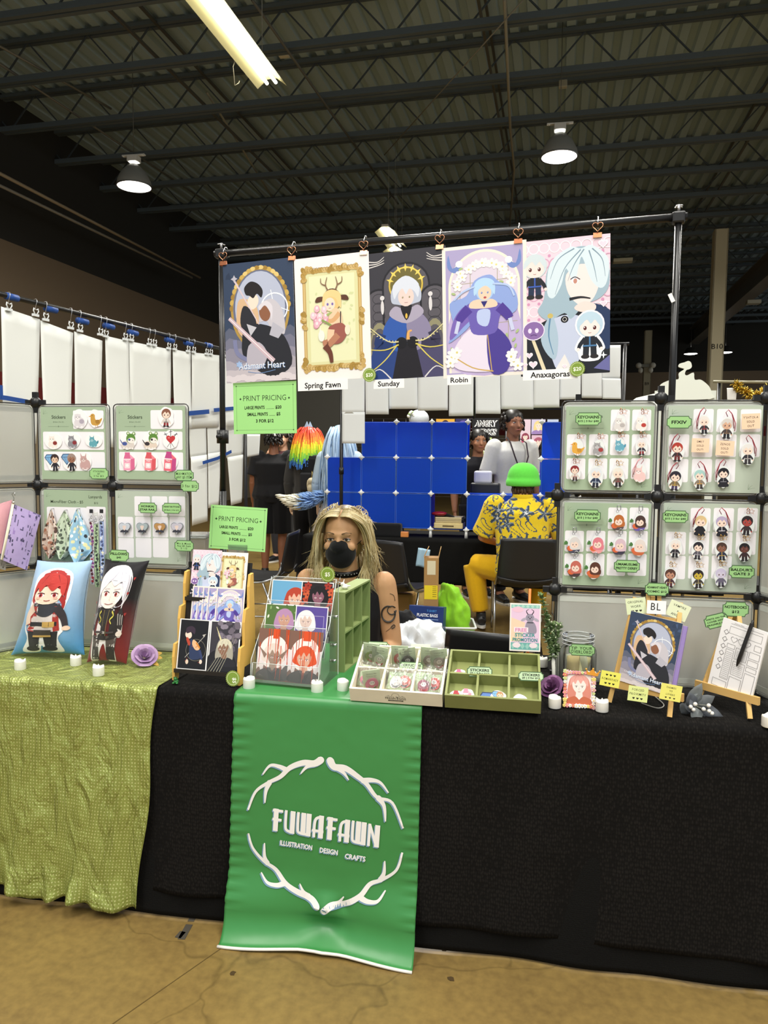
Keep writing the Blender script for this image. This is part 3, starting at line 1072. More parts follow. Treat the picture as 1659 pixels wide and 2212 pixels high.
for px,py,l in zip(clipx,(572,568,562,545,533,514),clipl):
 q=rk(px,py)
 heart_clip(q.x,2.160,l)
def art_knights(A):
 w,h=PW,PH
 A.rect(-w/2,-h/2,w/2,h/2,'35435c')
 for i in range(26):
  x,y=rnd.uniform(-.13,.13),rnd.uniform(.03,.205)
  A.poly([(x,y),(x+rnd.uniform(.008,.03),y+.01),(x+.02,y-rnd.uniform(.01,.03)),(x-.004,y-.014)],rnd.choice(['3f5070','2c384f','46587a','303d56']))
 for i,c in enumerate(('5d6276','767689','8f8b9b','aaa3ad','c3bac0')):
  A.blob([(-w/2,-.03-.035*i)]+[(-w/2+w*k/7,-.03-.035*i+rnd.uniform(-.012,.012))for k in range(1,7)]+[(w/2,-.03-.035*i),(w/2,-h/2),(-w/2,-h/2)],c,2)
 A.ell(.005,.045,.118,.150,'b08f45',n=30);A.ell(.005,.045,.108,.140,'6a6f86',n=30);A.ell(.005,.05,.10,.13,'b7bdd2',n=30)
 for i in range(22):
  a=PI*.02+PI*.96*i/21
  A.ell(.005+.115*math.cos(a),.045+.148*math.sin(a),.008,.011,rnd.choice(['c9a857','a07e38','dfc47c']),rot=a,n=8)
 A.ring(.062,.045,.052,.052,.005,'eef2f8');A.stroke([(.05,.11),(.075,-.03)],.003,'eef2f8');A.stroke([(.02,.07),(.12,.03)],.003,'eef2f8')
 A.blob([(-.075,.085),(-.09,.03),(-.085,-.03),(-.05,-.06),(-.01,-.05),(.0,.02),(-.02,.07)],'d8b48e');A.blob([(-.06,.06),(-.075,0),(-.05,-.05),(-.01,-.04),(-.02,.03)],'2b2a30')
 A.ell(-.022,.072,.022,.028,'f0dccb',rot=-.4);A.blob([(-.05,.10),(-.055,.125),(-.03,.145),(0,.135),(.018,.11),(.012,.085),(-.005,.10),(-.02,.085),(-.035,.095)],'231e1f')
 A.blob([(.02,.07),(.06,.075),(.095,.03),(.10,-.05),(.05,-.03),(.03,.0),(.0,.0),(.01,.04)],'c9c4cc')
 A.ell(.024,.03,.022,.031,'8e5e44',rot=.2);A.blob([(.0,.055),(.03,.072),(.055,.05),(.05,.0),(.045,.03),(.025,.056),(.005,.04)],'dcd6de')
 A.blob([(-.05,-.01),(.03,-.015),(.10,-.06),(.125,-.16),(.04,-.20),(-.06,-.13),(-.07,-.06)],'26262c')
 A.poly([(-.05,-.005),(-.01,-.02),(-.035,-.05)],'c4c2ca');A.poly([(.055,-.005),(.10,-.035),(.075,-.065),(.04,-.05)],'b8b6c2')
 A.stroke([(-.10,-.06),(-.09,-.11),(-.04,-.14)],.016,'7d80a4',sm=4)
 A.blob([(-.045,-.085),(.0,-.075),(.03,-.12),(.0,-.17),(-.05,-.16)],'b6b0bc')
 A.stroke([(-.095,.155),(-.0,-.01)],.007,'d8c4cb',.003);A.stroke([(-.12,.02),(.055,-.145)],.014,'cdb4bd',.018);A.stroke([(-.12,.02),(.055,-.145)],.003,'efe6ea')
 A.star(-.095,.16,.014,'b9b6c2',4,.5)
 for i in range(14):
  A.ell(-w/2+w*(i+.5)/14,-.205+rnd.uniform(-.004,.008),.017,.012,'d9cfd3',n=10)
 for dx,c in((.0016,'6f8fc0'),(0,'f2f4fa')):
  A.text('Adamant Heart',.005+dx,-.168-dx,.034,c,bold=.012 if c!='f2f4fa' else.0,wid=.185)
 A.star(-.085,-.15,.014,'9db8e0',6,.6);A.stroke([(-.05,-.178),(0,-.185),(.06,-.176)],.002,'6f8fc0',sm=4)
def art_fawn(A):
 w,h=PW,PH
 A.rect(-w/2,-h/2,w/2,h/2,'f3ece8')
 A.rect(-.098,-.162,.098,.162,'dcd9a6');A.rect(-.085,-.15,.085,.15,'e6e6bc')
 for i in range(30):
  A.ell(rnd.choice([-.06,.055])+rnd.uniform(-.025,.025),rnd.uniform(-.09,.1),.006,.004,'d3d8a4',rot=rnd.uniform(0,3),n=8)
 for s in(-1,1):
  A.rect(s*.104-.006,-.16,s*.104+.006,.16,'c1a05e');A.rect(s*.104-.002,-.16,s*.104+.002,.16,'dcc288')
  A.rect(-.1,s*.166-.006,.1,s*.166+.006,'c1a05e')
 for i in range(84):
  t=i/84*4
  k=int(t);u=(t-k)*2-1
  x,y=[(u*.105,.172),(.108,u*.17),(u*.105,-.172),(-.108,u*.17)][k]
  big=abs(u)>.72 or abs(u)<.16
  if k%2==1 and not big:
   continue
  A.ell(x+rnd.uniform(-.004,.004),y+rnd.uniform(-.006,.006),.013 if big else.010,.009,rnd.choice(['c6a564','b8954e','d2b578','a9873f']),rot=rnd.uniform(0,3),n=9)
  A.ring(x,y,.006,.006,.0015,'94742f',n=10,a1=4.5)
 for s in(-1,1):
  A.stroke([(s*.012,.093),(s*.022,.115),(s*.016,.142)],.006,'8a6a50',.002,sm=4);A.stroke([(s*.020,.113),(s*.038,.122),(s*.04,.140)],.005,'8a6a50',.002,sm=4)
  A.blob([(s*.03,.075),(s*.055,.075),(s*.062,.058),(s*.035,.062)],'5d3a2a')
 A.ell(.0,.062,.036,.040,'5d3a2a');A.ell(-.002,.058,.034,.036,'e8c583');A.ell(-.008,.048,.020,.023,'f4dcc6')
 A.blob([(-.036,.045),(-.03,.085),(0,.098),(.032,.082),(.034,.035),(.026,.04),(.015,.066),(-.01,.074),(-.026,.058)],'efcf90')
 A.ell(-.016,.048,.004,.005,'7c6ab0');A.ell(.002,.048,.004,.005,'7c6ab0');A.stroke([(-.012,.034),(-.004,.034)],.002,'b06a64')
 A.blob([(.0,.03),(.03,.025),(.038,-.02),(.01,-.04),(-.015,-.01)],'e9cba8');A.stroke([(.028,.015),(.0,-.01),(-.03,-.004)],.018,'d9a877',.012,sm=4)
 A.stroke([(.032,.02),(.03,-.03)],.004,'3a3030')
 for i in range(13):
  x,y=-.05+rnd.uniform(-.026,.026),.0+rnd.uniform(-.025,.05)
  A.ell(x,y,.011,.013,rnd.choice(['e8b4c2','f0c8d2','d995ab']),n=10);A.ell(x,y+.003,.005,.006,'f8e0e6',n=8)
 A.stroke([(-.04,-.005),(.0,-.03),(.02,-.07)],.008,'8ba05a',.004,sm=4);A.stroke([(-.02,.01),(-.0,.02)],.01,'a2b36a',.003)
 A.blob([(-.012,-.03),(.035,-.02),(.055,-.05),(.035,-.085),(.0,-.09),(-.012,-.06)],'9c5a50')
 A.stroke([(-.005,-.04),(-.012,-.08),(-.03,-.11)],.026,'e7c6a4',.02,sm=4);A.stroke([(.02,-.06),(-.02,-.095),(-.03,-.075)],.024,'b87e62',.02,sm=4)
 A.stroke([(-.03,-.095),(-.012,-.12),(-.006,-.155)],.024,'6a3a2c',.012,sm=4);A.ell(.056,-.045,.01,.018,'f0e2c8')
 A.ell(-.042,-.06,.012,.02,'f2ebe2');A.poly([(-.05,-.045),(-.046,-.025),(-.042,-.045)],'f2ebe2')
def art_arches(A):
 w,h=PW,PH
 A.rect(-w/2,-h/2,w/2,h/2,'37353c')
 for cx,ww in((-.098,.05),(0,.085),(.098,.05)):
  A.rect(cx-ww,-.2,cx+ww,.10 if ww>.06 else.05,'211f25');A.ell(cx,.10 if ww>.06 else.05,ww,ww*.9,'211f25',n=24)
  A.rect(cx-ww+.007,-.2,cx+ww-.007,.10 if ww>.06 else.05,'57535a');A.ell(cx,.10 if ww>.06 else.05,ww-.007,ww*.9-.007,'57535a',n=24)
 for s in(-1,1):
  for i in range(7):
   y=-.12+i*.03
   A.ring(s*.098,y,.022,.017,.0016,'2a282e',n=14)
  A.ell(s*.098,-.10,.035,.08,'8f8a6c');A.ell(s*.098,-.10,.03,.06,'57535a')
  for i in range(3):
   A.stroke([(s*.14,.19-i*.012),(s*.10,.185-i*.006),(s*.075,.20-i*.01)],.004,'d9d3cf',.002,sm=4)
  A.ell(s*.085,.03,.006,.024,'d8d4d6');A.ell(s*.085,.062,.008,.008,'d8d4d6')
 A.ell(0,.10,.062,.062,'6d6432',n=26);A.ring(0,.10,.058,.058,.005,'d8b84c')
 for i in range(7):
  a=PI*(.1+.8*i/6)
  A.star(.058*math.cos(a),.10+.058*math.sin(a),.014,'ecd066',4,.35,rot=a)
 A.blob([(-.05,.0),(-.08,-.05),(-.125,-.12),(-.13,-.215),(-.02,-.215),(0,-.1)],'28407e');A.blob([(.05,.0),(.08,-.05),(.13,-.12),(.138,-.215),(.02,-.215),(0,-.1)],'4a4668')
 A.blob([(-.05,.0),(-.085,-.05),(-.07,-.1),(-.02,-.12),(0,-.02)],'2f57a8');A.blob([(.05,.0),(.085,-.05),(.07,-.1),(.02,-.12),(0,-.02)],'8a82a0')
 A.poly([(-.03,-.1),(.03,-.1),(.055,-.215),(-.055,-.215)],'1d1a20');A.stroke([(-.09,-.06),(-.1,-.1),(-.05,-.10)],.034,'203468',sm=4);A.stroke([(.09,-.06),(.1,-.1),(.05,-.10)],.034,'35324c',sm=4)
 A.blob([(-.04,.03),(-.06,.0),(0,-.03),(.06,.0),(.04,.03),(0,.015)],'aaa2b6');A.blob([(-.02,.03),(0,-.02),(.02,.03)],'1d1a20');A.ell(0,-.005,.004,.009,'e4b84a')
 A.blob([(-.048,.09),(-.052,.045),(-.03,.035),(0,.03),(.03,.035),(.052,.045),(.048,.09),(0,.125)],'b9c0d2');A.ell(0,.06,.028,.033,'e6cfc8')
 A.blob([(-.042,.055),(-.045,.10),(0,.13),(.045,.10),(.042,.055),(.03,.075),(.012,.085),(0,.068),(-.012,.088),(-.03,.072)],'d7dce8')
 eyes(A,0,.058,.012,.0035,'8a7a4a');A.stroke([(-.006,.040),(.006,.040)],.0016,'a07070')
 for s in(-1,1):
  A.ell(s*.02,-.095,.02,.02,'141216');A.stroke([(s*.03,-.09),(s*.07,-.085),(s*.139,-.03)],.0045,'d9cf96',.003,sm=4);A.stroke([(s*.03,-.10),(s*.08,-.115),(s*.139,-.11)],.0045,'d6c65c',.003,sm=4);A.stroke([(s*.035,-.1),(s*.08,-.15),(s*.135,-.19)],.0045,'d6c65c',.003,sm=4)
  A.stroke([(s*.06,-.215),(s*.10,-.18),(s*.138,-.2)],.005,'d8d4d6',.002,sm=4)
 A.stroke([(.004,-.085),(.006,-.06),(.018,-.055)],.012,'e0a860',.005,sm=4)
 for s in(-1,1):
  for i in range(9):
   A.star(s*(.04+.011*i),-.088+.0006*i*i,.0045,'e8dca0',3,.3)
def art_lavender(A):
 w,h=PW,PH
 A.rect(-w/2,-h/2,w/2,h/2,'ede4da');A.rect(-.128,-.205,.128,.205,'aaa0c8')
 A.rect(-.115,-.2,.115,.08,'d9cede');A.ell(0,.08,.115,.115,'d9cede',n=30);A.ring(0,.08,.115,.115,.008,'efe5d4',a0=0,a1=PI);A.rect(-.119,-.2,-.111,.08,'efe5d4');A.rect(.111,-.2,.119,.08,'efe5d4')
 A.blob([(-.11,.0),(-.1,-.19),(.1,-.19),(.11,.0),(0,.07)],'bfaed6')
 for x in(-.08,-.045,.045,.08):
  A.stroke([(x,-.1),(x,.15)],.002,'a89f86')
 for y in(-.05,.02,.09):
  A.stroke([(-.11,y),(.11,y+.01)],.002,'a89f86')
 for s in(-1,1):
  A.blob([(s*.075,.165),(s*.105,.145),(s*.118,.19),(s*.122,.15),(s*.10,.13),(s*.08,.14)],'7088c4',3);A.ell(s*.082,.158,.012,.011,'eef0f6')
 for i in range(16):
  a=PI*(.05+.9*i/15)
  flower(A,.092*math.cos(a)+rnd.uniform(-.01,.01),.07+.085*math.sin(a),.016,'f1e9ea','e6d68c')
 for i in range(20):
  A.ell(rnd.uniform(-.11,.11),rnd.uniform(-.16,.15),.008,.004,'a9bd82',rot=rnd.uniform(0,3),n=8)
 A.blob([(-.03,.10),(-.06,.05),(-.115,.03),(-.1,-.05),(-.12,-.1),(-.06,-.06),(0,.0),(.07,-.02),(.11,.0),(.10,.06),(.05,.09),(.02,.115)],'8ea4dc');A.blob([(-.06,.02),(-.1,-.02),(-.115,-.09),(-.07,-.05),(-.03,-.01)],'7a64b4')
 A.blob([(-.05,-.06),(-.11,-.14),(-.085,-.19),(.03,-.20),(.07,-.17),(.04,-.06)],'e3d9ea');A.blob([(.01,-.07),(.02,-.2),(.075,-.2),(.09,-.12),(.045,-.06)],'4a3c92')
 A.stroke([(-.11,-.14),(-.04,-.185),(.03,-.2)],.004,'c9a65a',sm=4);A.stroke([(.01,-.07),(.025,-.2)],.003,'c9a65a')
 A.blob([(-.06,.02),(0,.03),(.06,.015),(.05,-.03),(.035,-.075),(-.035,-.075),(-.05,-.03)],'6a5cb0');A.blob([(-.035,.035),(.03,.035),(.04,.01),(-.045,.01)],'eacdb4');A.blob([(-.02,-.0),(.02,0),(.012,-.05),(-.02,-.04)],'b9c6ea')
 for s in(-1,1):
  A.stroke([(s*.05,.01),(s*.075,-.015),(s*.085,-.03)],.034,'4f3a94',.026,sm=4)
  A.stroke([(s*.085,-.03),(s*.095,-.07)],.012,'c8cdea')
 A.ell(.003,.065,.03,.034,'a8c8ec');A.ell(.003,.058,.022,.025,'eacdb4');A.blob([(-.032,.05),(-.03,.09),(0,.106),(.034,.092),(.036,.05),(.024,.066),(.006,.08),(-.015,.07)],'b4d4f0')
 eyes(A,.003,.058,.010,.0035,'5a7ac0');A.ell(.004,.042,.005,.0035,'b0484c');A.poly([(-.01,.03),(.012,.03),(.001,.01)],'2f2a74')
 for i in range(9):
  flower(A,rnd.choice([-1,1])*rnd.uniform(.085,.118),rnd.uniform(-.2,-.13),.018,'f4eef0','d8cc7a')
 A.stroke([(-.1,.04),(-.07,.065),(-.03,.08)],.006,'b4c8ec',sm=4);A.stroke([(.1,.04),(.08,.075),(.03,.085)],.006,'b4c8ec',sm=4)
def art_pink(A):
 w,h=PW,PH
 A.rect(-w/2,-h/2,w/2,h/2,'e9cfdc')
 for i in range(9):
  for k in range(5):
   A.ring(-.13+.033*i,.19-.05*k,.016,.016,.003,'d7a3c0' if k%2 else 'f6ebf1',n=14)
   A.ell(-.13+.033*i+.016,.165-.05*k,.005,.005,'d295b8',n=8)
 A.blob([(-.139,-.215),(-.139,-.10),(-.08,-.05),(.0,-.02),(.08,-.0),(.139,-.03),(.139,-.215)],'1f2228');A.blob([(.05,0),(.139,-.02),(.139,-.14),(.09,-.1)],'27395c')
 A.blob([(-.05,-.05),(-.03,-.19),(.03,-.2),(.06,-.1),(.04,-.03)],'c3cbe2');A.poly([(.0,-.15),(.03,-.215),(-.04,-.215)],'e6e2e0');A.stroke([(-.1,-.1),(-.06,-.21)],.01,'e0d4b2',.012)
 A.blob([(.02,.18),(-.05,.13),(-.065,.03),(-.085,-.01),(-.05,-.04),(0,-.02),(.02,-.04),(.06,.0),(.11,.02),(.137,.06),(.13,.14),(.08,.18)],'9fb6c4')
 A.blob([(.005,.10),(.012,.04),(.05,.0),(.085,.015),(.105,.06),(.10,.11),(.05,.13)],'f3dfdc')
 A.blob([(.015,.185),(-.045,.14),(-.055,.05),(-.035,.03),(-.01,.07),(.005,.12),(.03,.07),(.045,.13),(.055,.15),(.08,.08),(.11,.05),(.13,.07),(.134,.14),(.085,.185),(.05,.178)],'d4e2ea')
 for a,b_,c_ in(((.05,.175),(.0,.12),(-.03,.04)),((.06,.175),(.03,.13),(.01,.08)),((.075,.17),(.09,.12),(.1,.07)),((.085,.175),(.115,.14),(.125,.085)),((.03,.18),(-.02,.15),(-.045,.09))):
  A.stroke([a,b_,c_],.004,'7d95a6',.001,sm=5)
 A.ell(.032,.078,.011,.008,'fbf7f7',rot=-.2);A.ell(.033,.078,.006,.008,'c28a7a');A.stroke([(.018,.084),(.032,.091),(.048,.082)],.003,'4a4048',sm=3)
 A.stroke([(.015,.022),(.05,.026),(.08,.02)],.010,'1f2228',.004,sm=4);A.blob([(.03,-.005),(.06,.012),(.095,.0),(.09,-.02),(.05,-.02)],'f0d8d2');A.ell(.0,-.04,.012,.011,'101014');A.ring(.0,-.04,.006,.006,.0015,'e6e2e0',n=12)
 A.blob([(-.05,-.03),(-.075,-.09),(-.06,-.14),(-.03,-.165),(-.02,-.1),(-.035,-.03)],'a9bfd0');A.stroke([(-.045,-.03),(-.05,-.09),(-.035,-.15)],.006,'5f88a8',.002,sm=4);A.ell(-.045,-.026,.009,.008,'c8b468')
 chibi(A,-.094,.03,.15,'cdd9de','f0dcd6','1f2228','24304a',trim='3a5ab0',edge=None)
 chibi(A,.078,-.17,.155,'bcd4e4','f3e2de','20242e','23262e',trim='4a7aa8',edge='f2f4f8')
 A.ell(-.098,-.07,.034,.030,'8a6aa6');A.ring(-.098,-.07,.034,.030,.003,'eadff0',n=20);A.ell(-.11,-.07,.006,.008,'eadcf2');A.ell(-.088,-.07,.006,.008,'eadcf2');A.stroke([(-.108,-.086),(-.098,-.083),(-.088,-.086)],.003,'5d4078',sm=3)
 for x,y,s in((.118,.185,.016),(.12,-.0,.012),(-.112,-.15,.012),(-.10,-.18,.015),(-.125,-.18,.008),(.0,-.19,.008)):
  A.heart(x,y,s,'f8eef3');A.heart(x,y,s*.72,'f0d4e2')
 A.star(.12,-.16,.012,'f4f6fb',4,.3);A.poly([(.09,-.2),(.139,-.16),(.139,-.21)],'6a6aa0')
pl=[((487,575),(497,826),art_knights,'dark blue large print of two figures with swords, leftmost on the rack',0),((640,570),(650,826),art_fawn,'white large print of a girl with antlers in a gold frame',0),((794,566),(803,819),art_arches,'dark large print of dark arches and a blue robed figure',0),((957,552),(962,812),art_lavender,'lavender large print of a figure in a purple gown',0),((1125,538),(1128,803),art_pink,'pink large print with a big white haired bust, rightmost on the rack',0)]
for i,(tl,bl,fn,lab,_)in enumerate(pl):
 a0,b0=rk(*tl),rk(*bl)
 tilt=math.atan2(b0.x-a0.x,a0.z-b0.z)*.8
 xc=a0.x+PW/2*math.cos(tilt)+.5*(b0.x-a0.x)
 zc=2.157-PH/2
 M=RM@T(xc,-.022-.0015*(i%2),zc)@Rx(PI/2)@Rz(tilt)
 card('art_print',lab,'art print',M,PW,PH,fn,.0008,'f5f2f0','satin_print','large prints on the black rack')
def strip_label(px,py,txt,wpx,hpx,label):
 p=rk(px,py,.03)
 wd=(rk(px+wpx/2,py,.03)-rk(px-wpx/2,py,.03)).x
 hh=(rk(px,py-hpx/2,.03)-rk(px,py+hpx/2,.03)).z
 card('name_strip',label,'label',RM@T(p.x,-.030,p.z)@Rx(PI/2)@Rz(R(1.2)),wd,hh,lambda A:A.text(txt,0,-hh*.25,hh*.78,'17171a',bold=.022,wid=wd*.72),.0006,'f6f3f1','paper','white paper name strips under the large prints')
strip_label(697,832,'Spring Fawn',108,22,'white name strip of two words below the deer-girl print')
strip_label(840,829,'Sunday',66,20,'short white name strip below the dark arched print')
strip_label(992,821,'Robin',52,20,'short white name strip below the lavender print')
strip_label(1188,809,'Anaxagoras',118,22,'long white name strip below the pink print')
def badge(M,r,txt,label,group,rot=0):
 def d(A):
  A.ell(0,0,r*.84,r*.84,'e9eec4',n=30);A.ell(0,0,r*.80,r*.80,'7f9a3a',n=30)
  A.text(txt,0,-r*.24,r*.72,'f6f7e6',bold=.02,rot=rot)
 A0=scallop_pts(r)
 return card('price_badge',label,'price sticker',M,0,0,d,.0015,'8aa044','gloss',group,poly=A0)
for px,py,lab in((798,810,'round green $20 sticker between the deer-girl and the dark arched prints'),(1247,797,'round green $20 sticker at the lower corner of the pink print')):
 p=rk(px,py,.034)
 badge(RM@T(p.x,-.034,p.z)@Rx(PI/2)@Rz(R(3)),.0235,'$20',lab,'scalloped green price stickers')
def sign_art(w,h):
 def d(A):
  A.frame(-w*.45,-h*.43,w*.45,h*.43,.0008,'3c5a38')
  for sx in(-1,1):
   for sy in(-1,1):
    A.star(sx*w*.45,sy*h*.43,.0035,'2f4a2c',4,.5)
   A.star(sx*w*.385,h*.18,.005,'23301f',4,.5)
  A.text('PRINT PRICING',0,h*.14,h*.15,'26331f',wid=w*.68,bold=-.006)
  A.text('LARGE PRINTS',-w*.32,-h*.02,h*.085,'18240f','l',.03,wid=w*.32);A.stroke([(w*.025,-h*.02),(w*.15,-h*.02)],.0009,'22301d');A.text('$20',w*.17,-h*.02,h*.085,'18240f','l',.03)
  A.text('SMALL PRINTS',-w*.28,-h*.15,h*.085,'18240f','l',.03,wid=w*.33);A.stroke([(w*.07,-h*.15),(w*.165,-h*.15)],.0009,'22301d');A.text('$5',w*.185,-h*.15,h*.085,'18240f','l',.03)
  A.text('3 FOR $12',0,-h*.28,h*.085,'18240f',bold=.03)
 return d
p=rk(572,881,.015)
sw=(rk(640,881,.015)-rk(504,881,.015)).x;sh=(rk(572,826,.015)-rk(572,938,.015)).z
card('price_sign','large green print pricing sheet hanging below the dark blue print','sign',RM@T(p.x,-.016,p.z)@Rx(PI/2)@Rz(R(.8)),sw,sh,sign_art(sw,sh),.0006,'a5e08a','paper','green print pricing signs')
b=MB();b.box(-.006,.006,-.014,.014,0,.001,'f2f0ea');tag(b.build('paper_tag','paper',M=RM@T(rk(1450,643).x,-.0125,rk(1454,645).z)@Rx(PI/2)@Rz(R(25))),'tiny white paper tag taped to the right black pole','tag')
# --- the table and its cloths
TY,TZ,TB=2.084,0.74,2.72
r=thing('folding_table','long folding table hidden under the black and green cloths','table',(-.45,2.4,0))
b=MB();b.box(-1.45,1.50,-.30,.31,TZ-.045,TZ-.006,'cfcabd',bev=.008);b.build('tabletop','plastic',r)
for x in(-1.25,1.3):
 for y in(-.22,.24):
  b=MB();b.tube([(x,y,0),(x,y,TZ-.04)],.015,10,'77787a');b.build('leg','metal',r)
 b=MB();b.tube([(x,-.22,.25),(x,.24,.25)],.011,8,'77787a');b.build('crossbar','metal',r)
def weave(name,c,c2,scale,bump,rough=.9,spec=.1):
 m,nt,bs=nt_new(name)
 tc=nt.nodes.new('ShaderNodeTexCoord')
 v=nt.nodes.new('ShaderNodeTexVoronoi');v.inputs['Scale'].default_value=scale;v.inputs['Randomness'].default_value=.55
 mp=nt.nodes.new('ShaderNodeMapping');mp.inputs['Scale'].default_value=(1,.3,.55)
 nt.links.new(tc.outputs['Object'],mp.inputs[0]);nt.links.new(mp.outputs[0],v.inputs['Vector'])
 cr=nt.nodes.new('ShaderNodeValToRGB')
 cr.color_ramp.elements[0].position=.15;cr.color_ramp.elements[0].color=(*lin(c2),1)
 cr.color_ramp.elements[1].position=.55;cr.color_ramp.elements[1].color=(*lin(c),1)
 nt.links.new(v.outputs['Distance'],cr.inputs[0]);nt.links.new(cr.outputs[0],bs.inputs['Base Color'])
 n=nt.nodes.new('ShaderNodeTexNoise');n.inputs['Scale'].default_value=5;n.inputs['Detail'].default_value=4
 nt.links.new(tc.outputs['Object'],n.inputs['Vector'])
 ad=nt.nodes.new('ShaderNodeMath');ad.operation='MULTIPLY_ADD';ad.inputs[1].default_value=-.12
 nt.links.new(v.outputs['Distance'],ad.inputs[0]);nt.links.new(n.outputs[0],ad.inputs[2])
 bp=nt.nodes.new('ShaderNodeBump');bp.inputs['Strength'].default_value=bump;bp.inputs['Distance'].default_value=.02
 nt.links.new(ad.outputs[0],bp.inputs['Height']);nt.links.new(bp.outputs[0],bs.inputs['Normal'])
 bs.inputs['Roughness'].default_value=rough;bs.inputs['Specular IOR Level'].default_value=spec
 MATS[name]=m
weave('black_seersucker','131211','201e1c',150,.35)
weave('black_plain','121212','161615',300,.3,.8)
m,nt,bs=nt_new('sage_sequin')
tc=nt.nodes.new('ShaderNodeTexCoord')
mp=nt.nodes.new('ShaderNodeMapping');mp.inputs['Scale'].default_value=(1,1,1)
v=nt.nodes.new('ShaderNodeTexVoronoi');v.inputs['Scale'].default_value=95;v.inputs['Randomness'].default_value=.15
nt.links.new(tc.outputs['UV'],mp.inputs[0]);nt.links.new(mp.outputs[0],v.inputs['Vector'])
cr=nt.nodes.new('ShaderNodeValToRGB');cr.color_ramp.elements[0].position=.16;cr.color_ramp.elements[0].color=(1,1,1,1);cr.color_ramp.elements[1].position=.26;cr.color_ramp.elements[1].color=(0,0,0,1)
nt.links.new(v.outputs['Distance'],cr.inputs[0])
mx=nt.nodes.new('ShaderNodeMix');mx.data_type='RGBA';mx.inputs['A'].default_value=(*lin('98a253'),1);mx.inputs['B'].default_value=(*lin('d6dc98'),1)
nt.links.new(cr.outputs[0],mx.inputs['Factor']);nt.links.new(mx.outputs['Result'],bs.inputs['Base Color'])
rr_=nt.nodes.new('ShaderNodeMapRange');rr_.inputs[3].default_value=.42;rr_.inputs[4].default_value=.22
nt.links.new(cr.outputs[0],rr_.inputs[0]);nt.links.new(rr_.outputs[0],bs.inputs['Roughness'])
bs.inputs['Metallic'].default_value=.35
n=nt.nodes.new('ShaderNodeTexNoise');n.inputs['Scale'].default_value=9;n.inputs['Detail'].default_value=6;n.inputs['Distortion'].default_value=1.2
mp2=nt.nodes.new('ShaderNodeMapping');mp2.inputs['Scale'].default_value=(1.5,1.5,.5)
nt.links.new(tc.outputs['Object'],mp2.inputs[0]);nt.links.new(mp2.outputs[0],n.inputs['Vector'])
bp=nt.nodes.new('ShaderNodeBump');bp.inputs['Strength'].default_value=.8;bp.inputs['Distance'].default_value=.05
nt.links.new(n.outputs[0],bp.inputs['Height']);nt.links.new(bp.outputs[0],bs.inputs['Normal'])
MATS['sage_sequin']=m
m,nt,bs=nt_new('green_vinyl')
bs.inputs['Base Color'].default_value=(*lin('3f8a4a'),1);bs.inputs['Roughness'].default_value=.36;bs.inputs['Specular IOR Level'].default_value=.5
tc=nt.nodes.new('ShaderNodeTexCoord')
n=nt.nodes.new('ShaderNodeTexNoise');n.inputs['Scale'].default_value=7;n.inputs['Detail'].default_value=2
nt.links.new(tc.outputs['Object'],n.inputs['Vector'])
bp=nt.nodes.new('ShaderNodeBump');bp.inputs['Strength'].default_value=.22;bp.inputs['Distance'].default_value=.02
nt.links.new(n.outputs[0],bp.inputs['Height']);nt.links.new(bp.outputs[0],bs.inputs['Normal'])
MATS['green_vinyl']=m
def smooth(t):
 t=max(0,min(1,t));return t*t*(3-2*t)
def folds(x,seed,amp):
 q=random.Random(seed)
 s=0
 for k in range(5):
  s+=math.sin(x*q.uniform(5,26)+q.uniform(0,6))*amp*q.uniform(.3,1)/2.2
 return s
def drape(name,x0f,x1f,zb,out,amp,seed,mat,nu=90,back=TB,ruffle=0,topz=.0,sag=0.0,nv=80):
 """cloth over the table: from the back edge to the front edge, then down; x0f/x1f give its sides at drop t (0 top .. 1 hem)"""
 Lt=back-TY
 Lf=TZ-zb
 rad=.018
 def fn(u,v):
  s=v*(Lt+Lf)
  if s<Lt-rad:
   y,z,t=back-s,TZ,0
  elif s<Lt+rad:
   a=(s-Lt+rad)/(2*rad)*PI/2
   y,z,t=TY+rad-rad*math.sin(a)*1.0,TZ-rad+rad*math.cos(a),0
   y=TY+rad*(1-math.sin(a));
  else:
   t=(s-Lt-rad)/(Lf-rad)
   y,z=TY,TZ-rad-(s-Lt-rad)
  x=x0f(t)+(x1f(t)-x0f(t))*u
  y-=out+smooth(t*1.6)*(amp*.6+folds(x+.12*t,seed,amp))*(.25+.75*t)+sag*t
  if ruffle and t>1-ruffle:
   k=(t-(1-ruffle))/ruffle
   y-=(.012+.014*math.sin(x*46+2*math.sin(x*9))+.008*math.sin(x*83+1))*k
   z+=.012*math.sin(x*23+1.2)*k
  z+=topz+(0 if t>0 else.0012*math.sin(x*31+seed)*math.sin(y*37))
  return(x,y,z)
 b=MB();b.grid(fn,nu,nv)
 o=b.build(name,mat)
 uv=o.data.uv_layers.new(name='UVMap')
 W1=abs(x1f(0)-x0f(0))
 k=0
 buf=[]
 for p in o.data.polygons:
  i,j=p.index%nu,p.index//nu
  for du,dv in((0,0),(1,0),(1,1),(0,1)):
   buf+=[(i+du)/nu*W1,(j+dv)/nv*(Lt+Lf)]
 uv.data.foreach_set('uv',buf)
 so=o.modifiers.new('cloth thickness','SOLIDIFY');so.thickness=.0012;so.offset=-1
 return o
def X(px,py,Y=TY):
 return on_y(px,py,Y).x
xl=-2.05
o=drape('table_skirt',lambda t:xl,lambda t:1.12,.012,-.004,.006,11,'black_plain',120,back=TB-.01,topz=-.004)
tag(o,'plain black table skirt showing below the textured black tablecloth','table skirt')
o=drape('tablecloth',lambda t:-1.62,lambda t:1.10,.085,.004,.007,5,'black_seersucker',140,back=TB)
tag(o,'textured black tablecloth over the right and middle of the table','tablecloth')
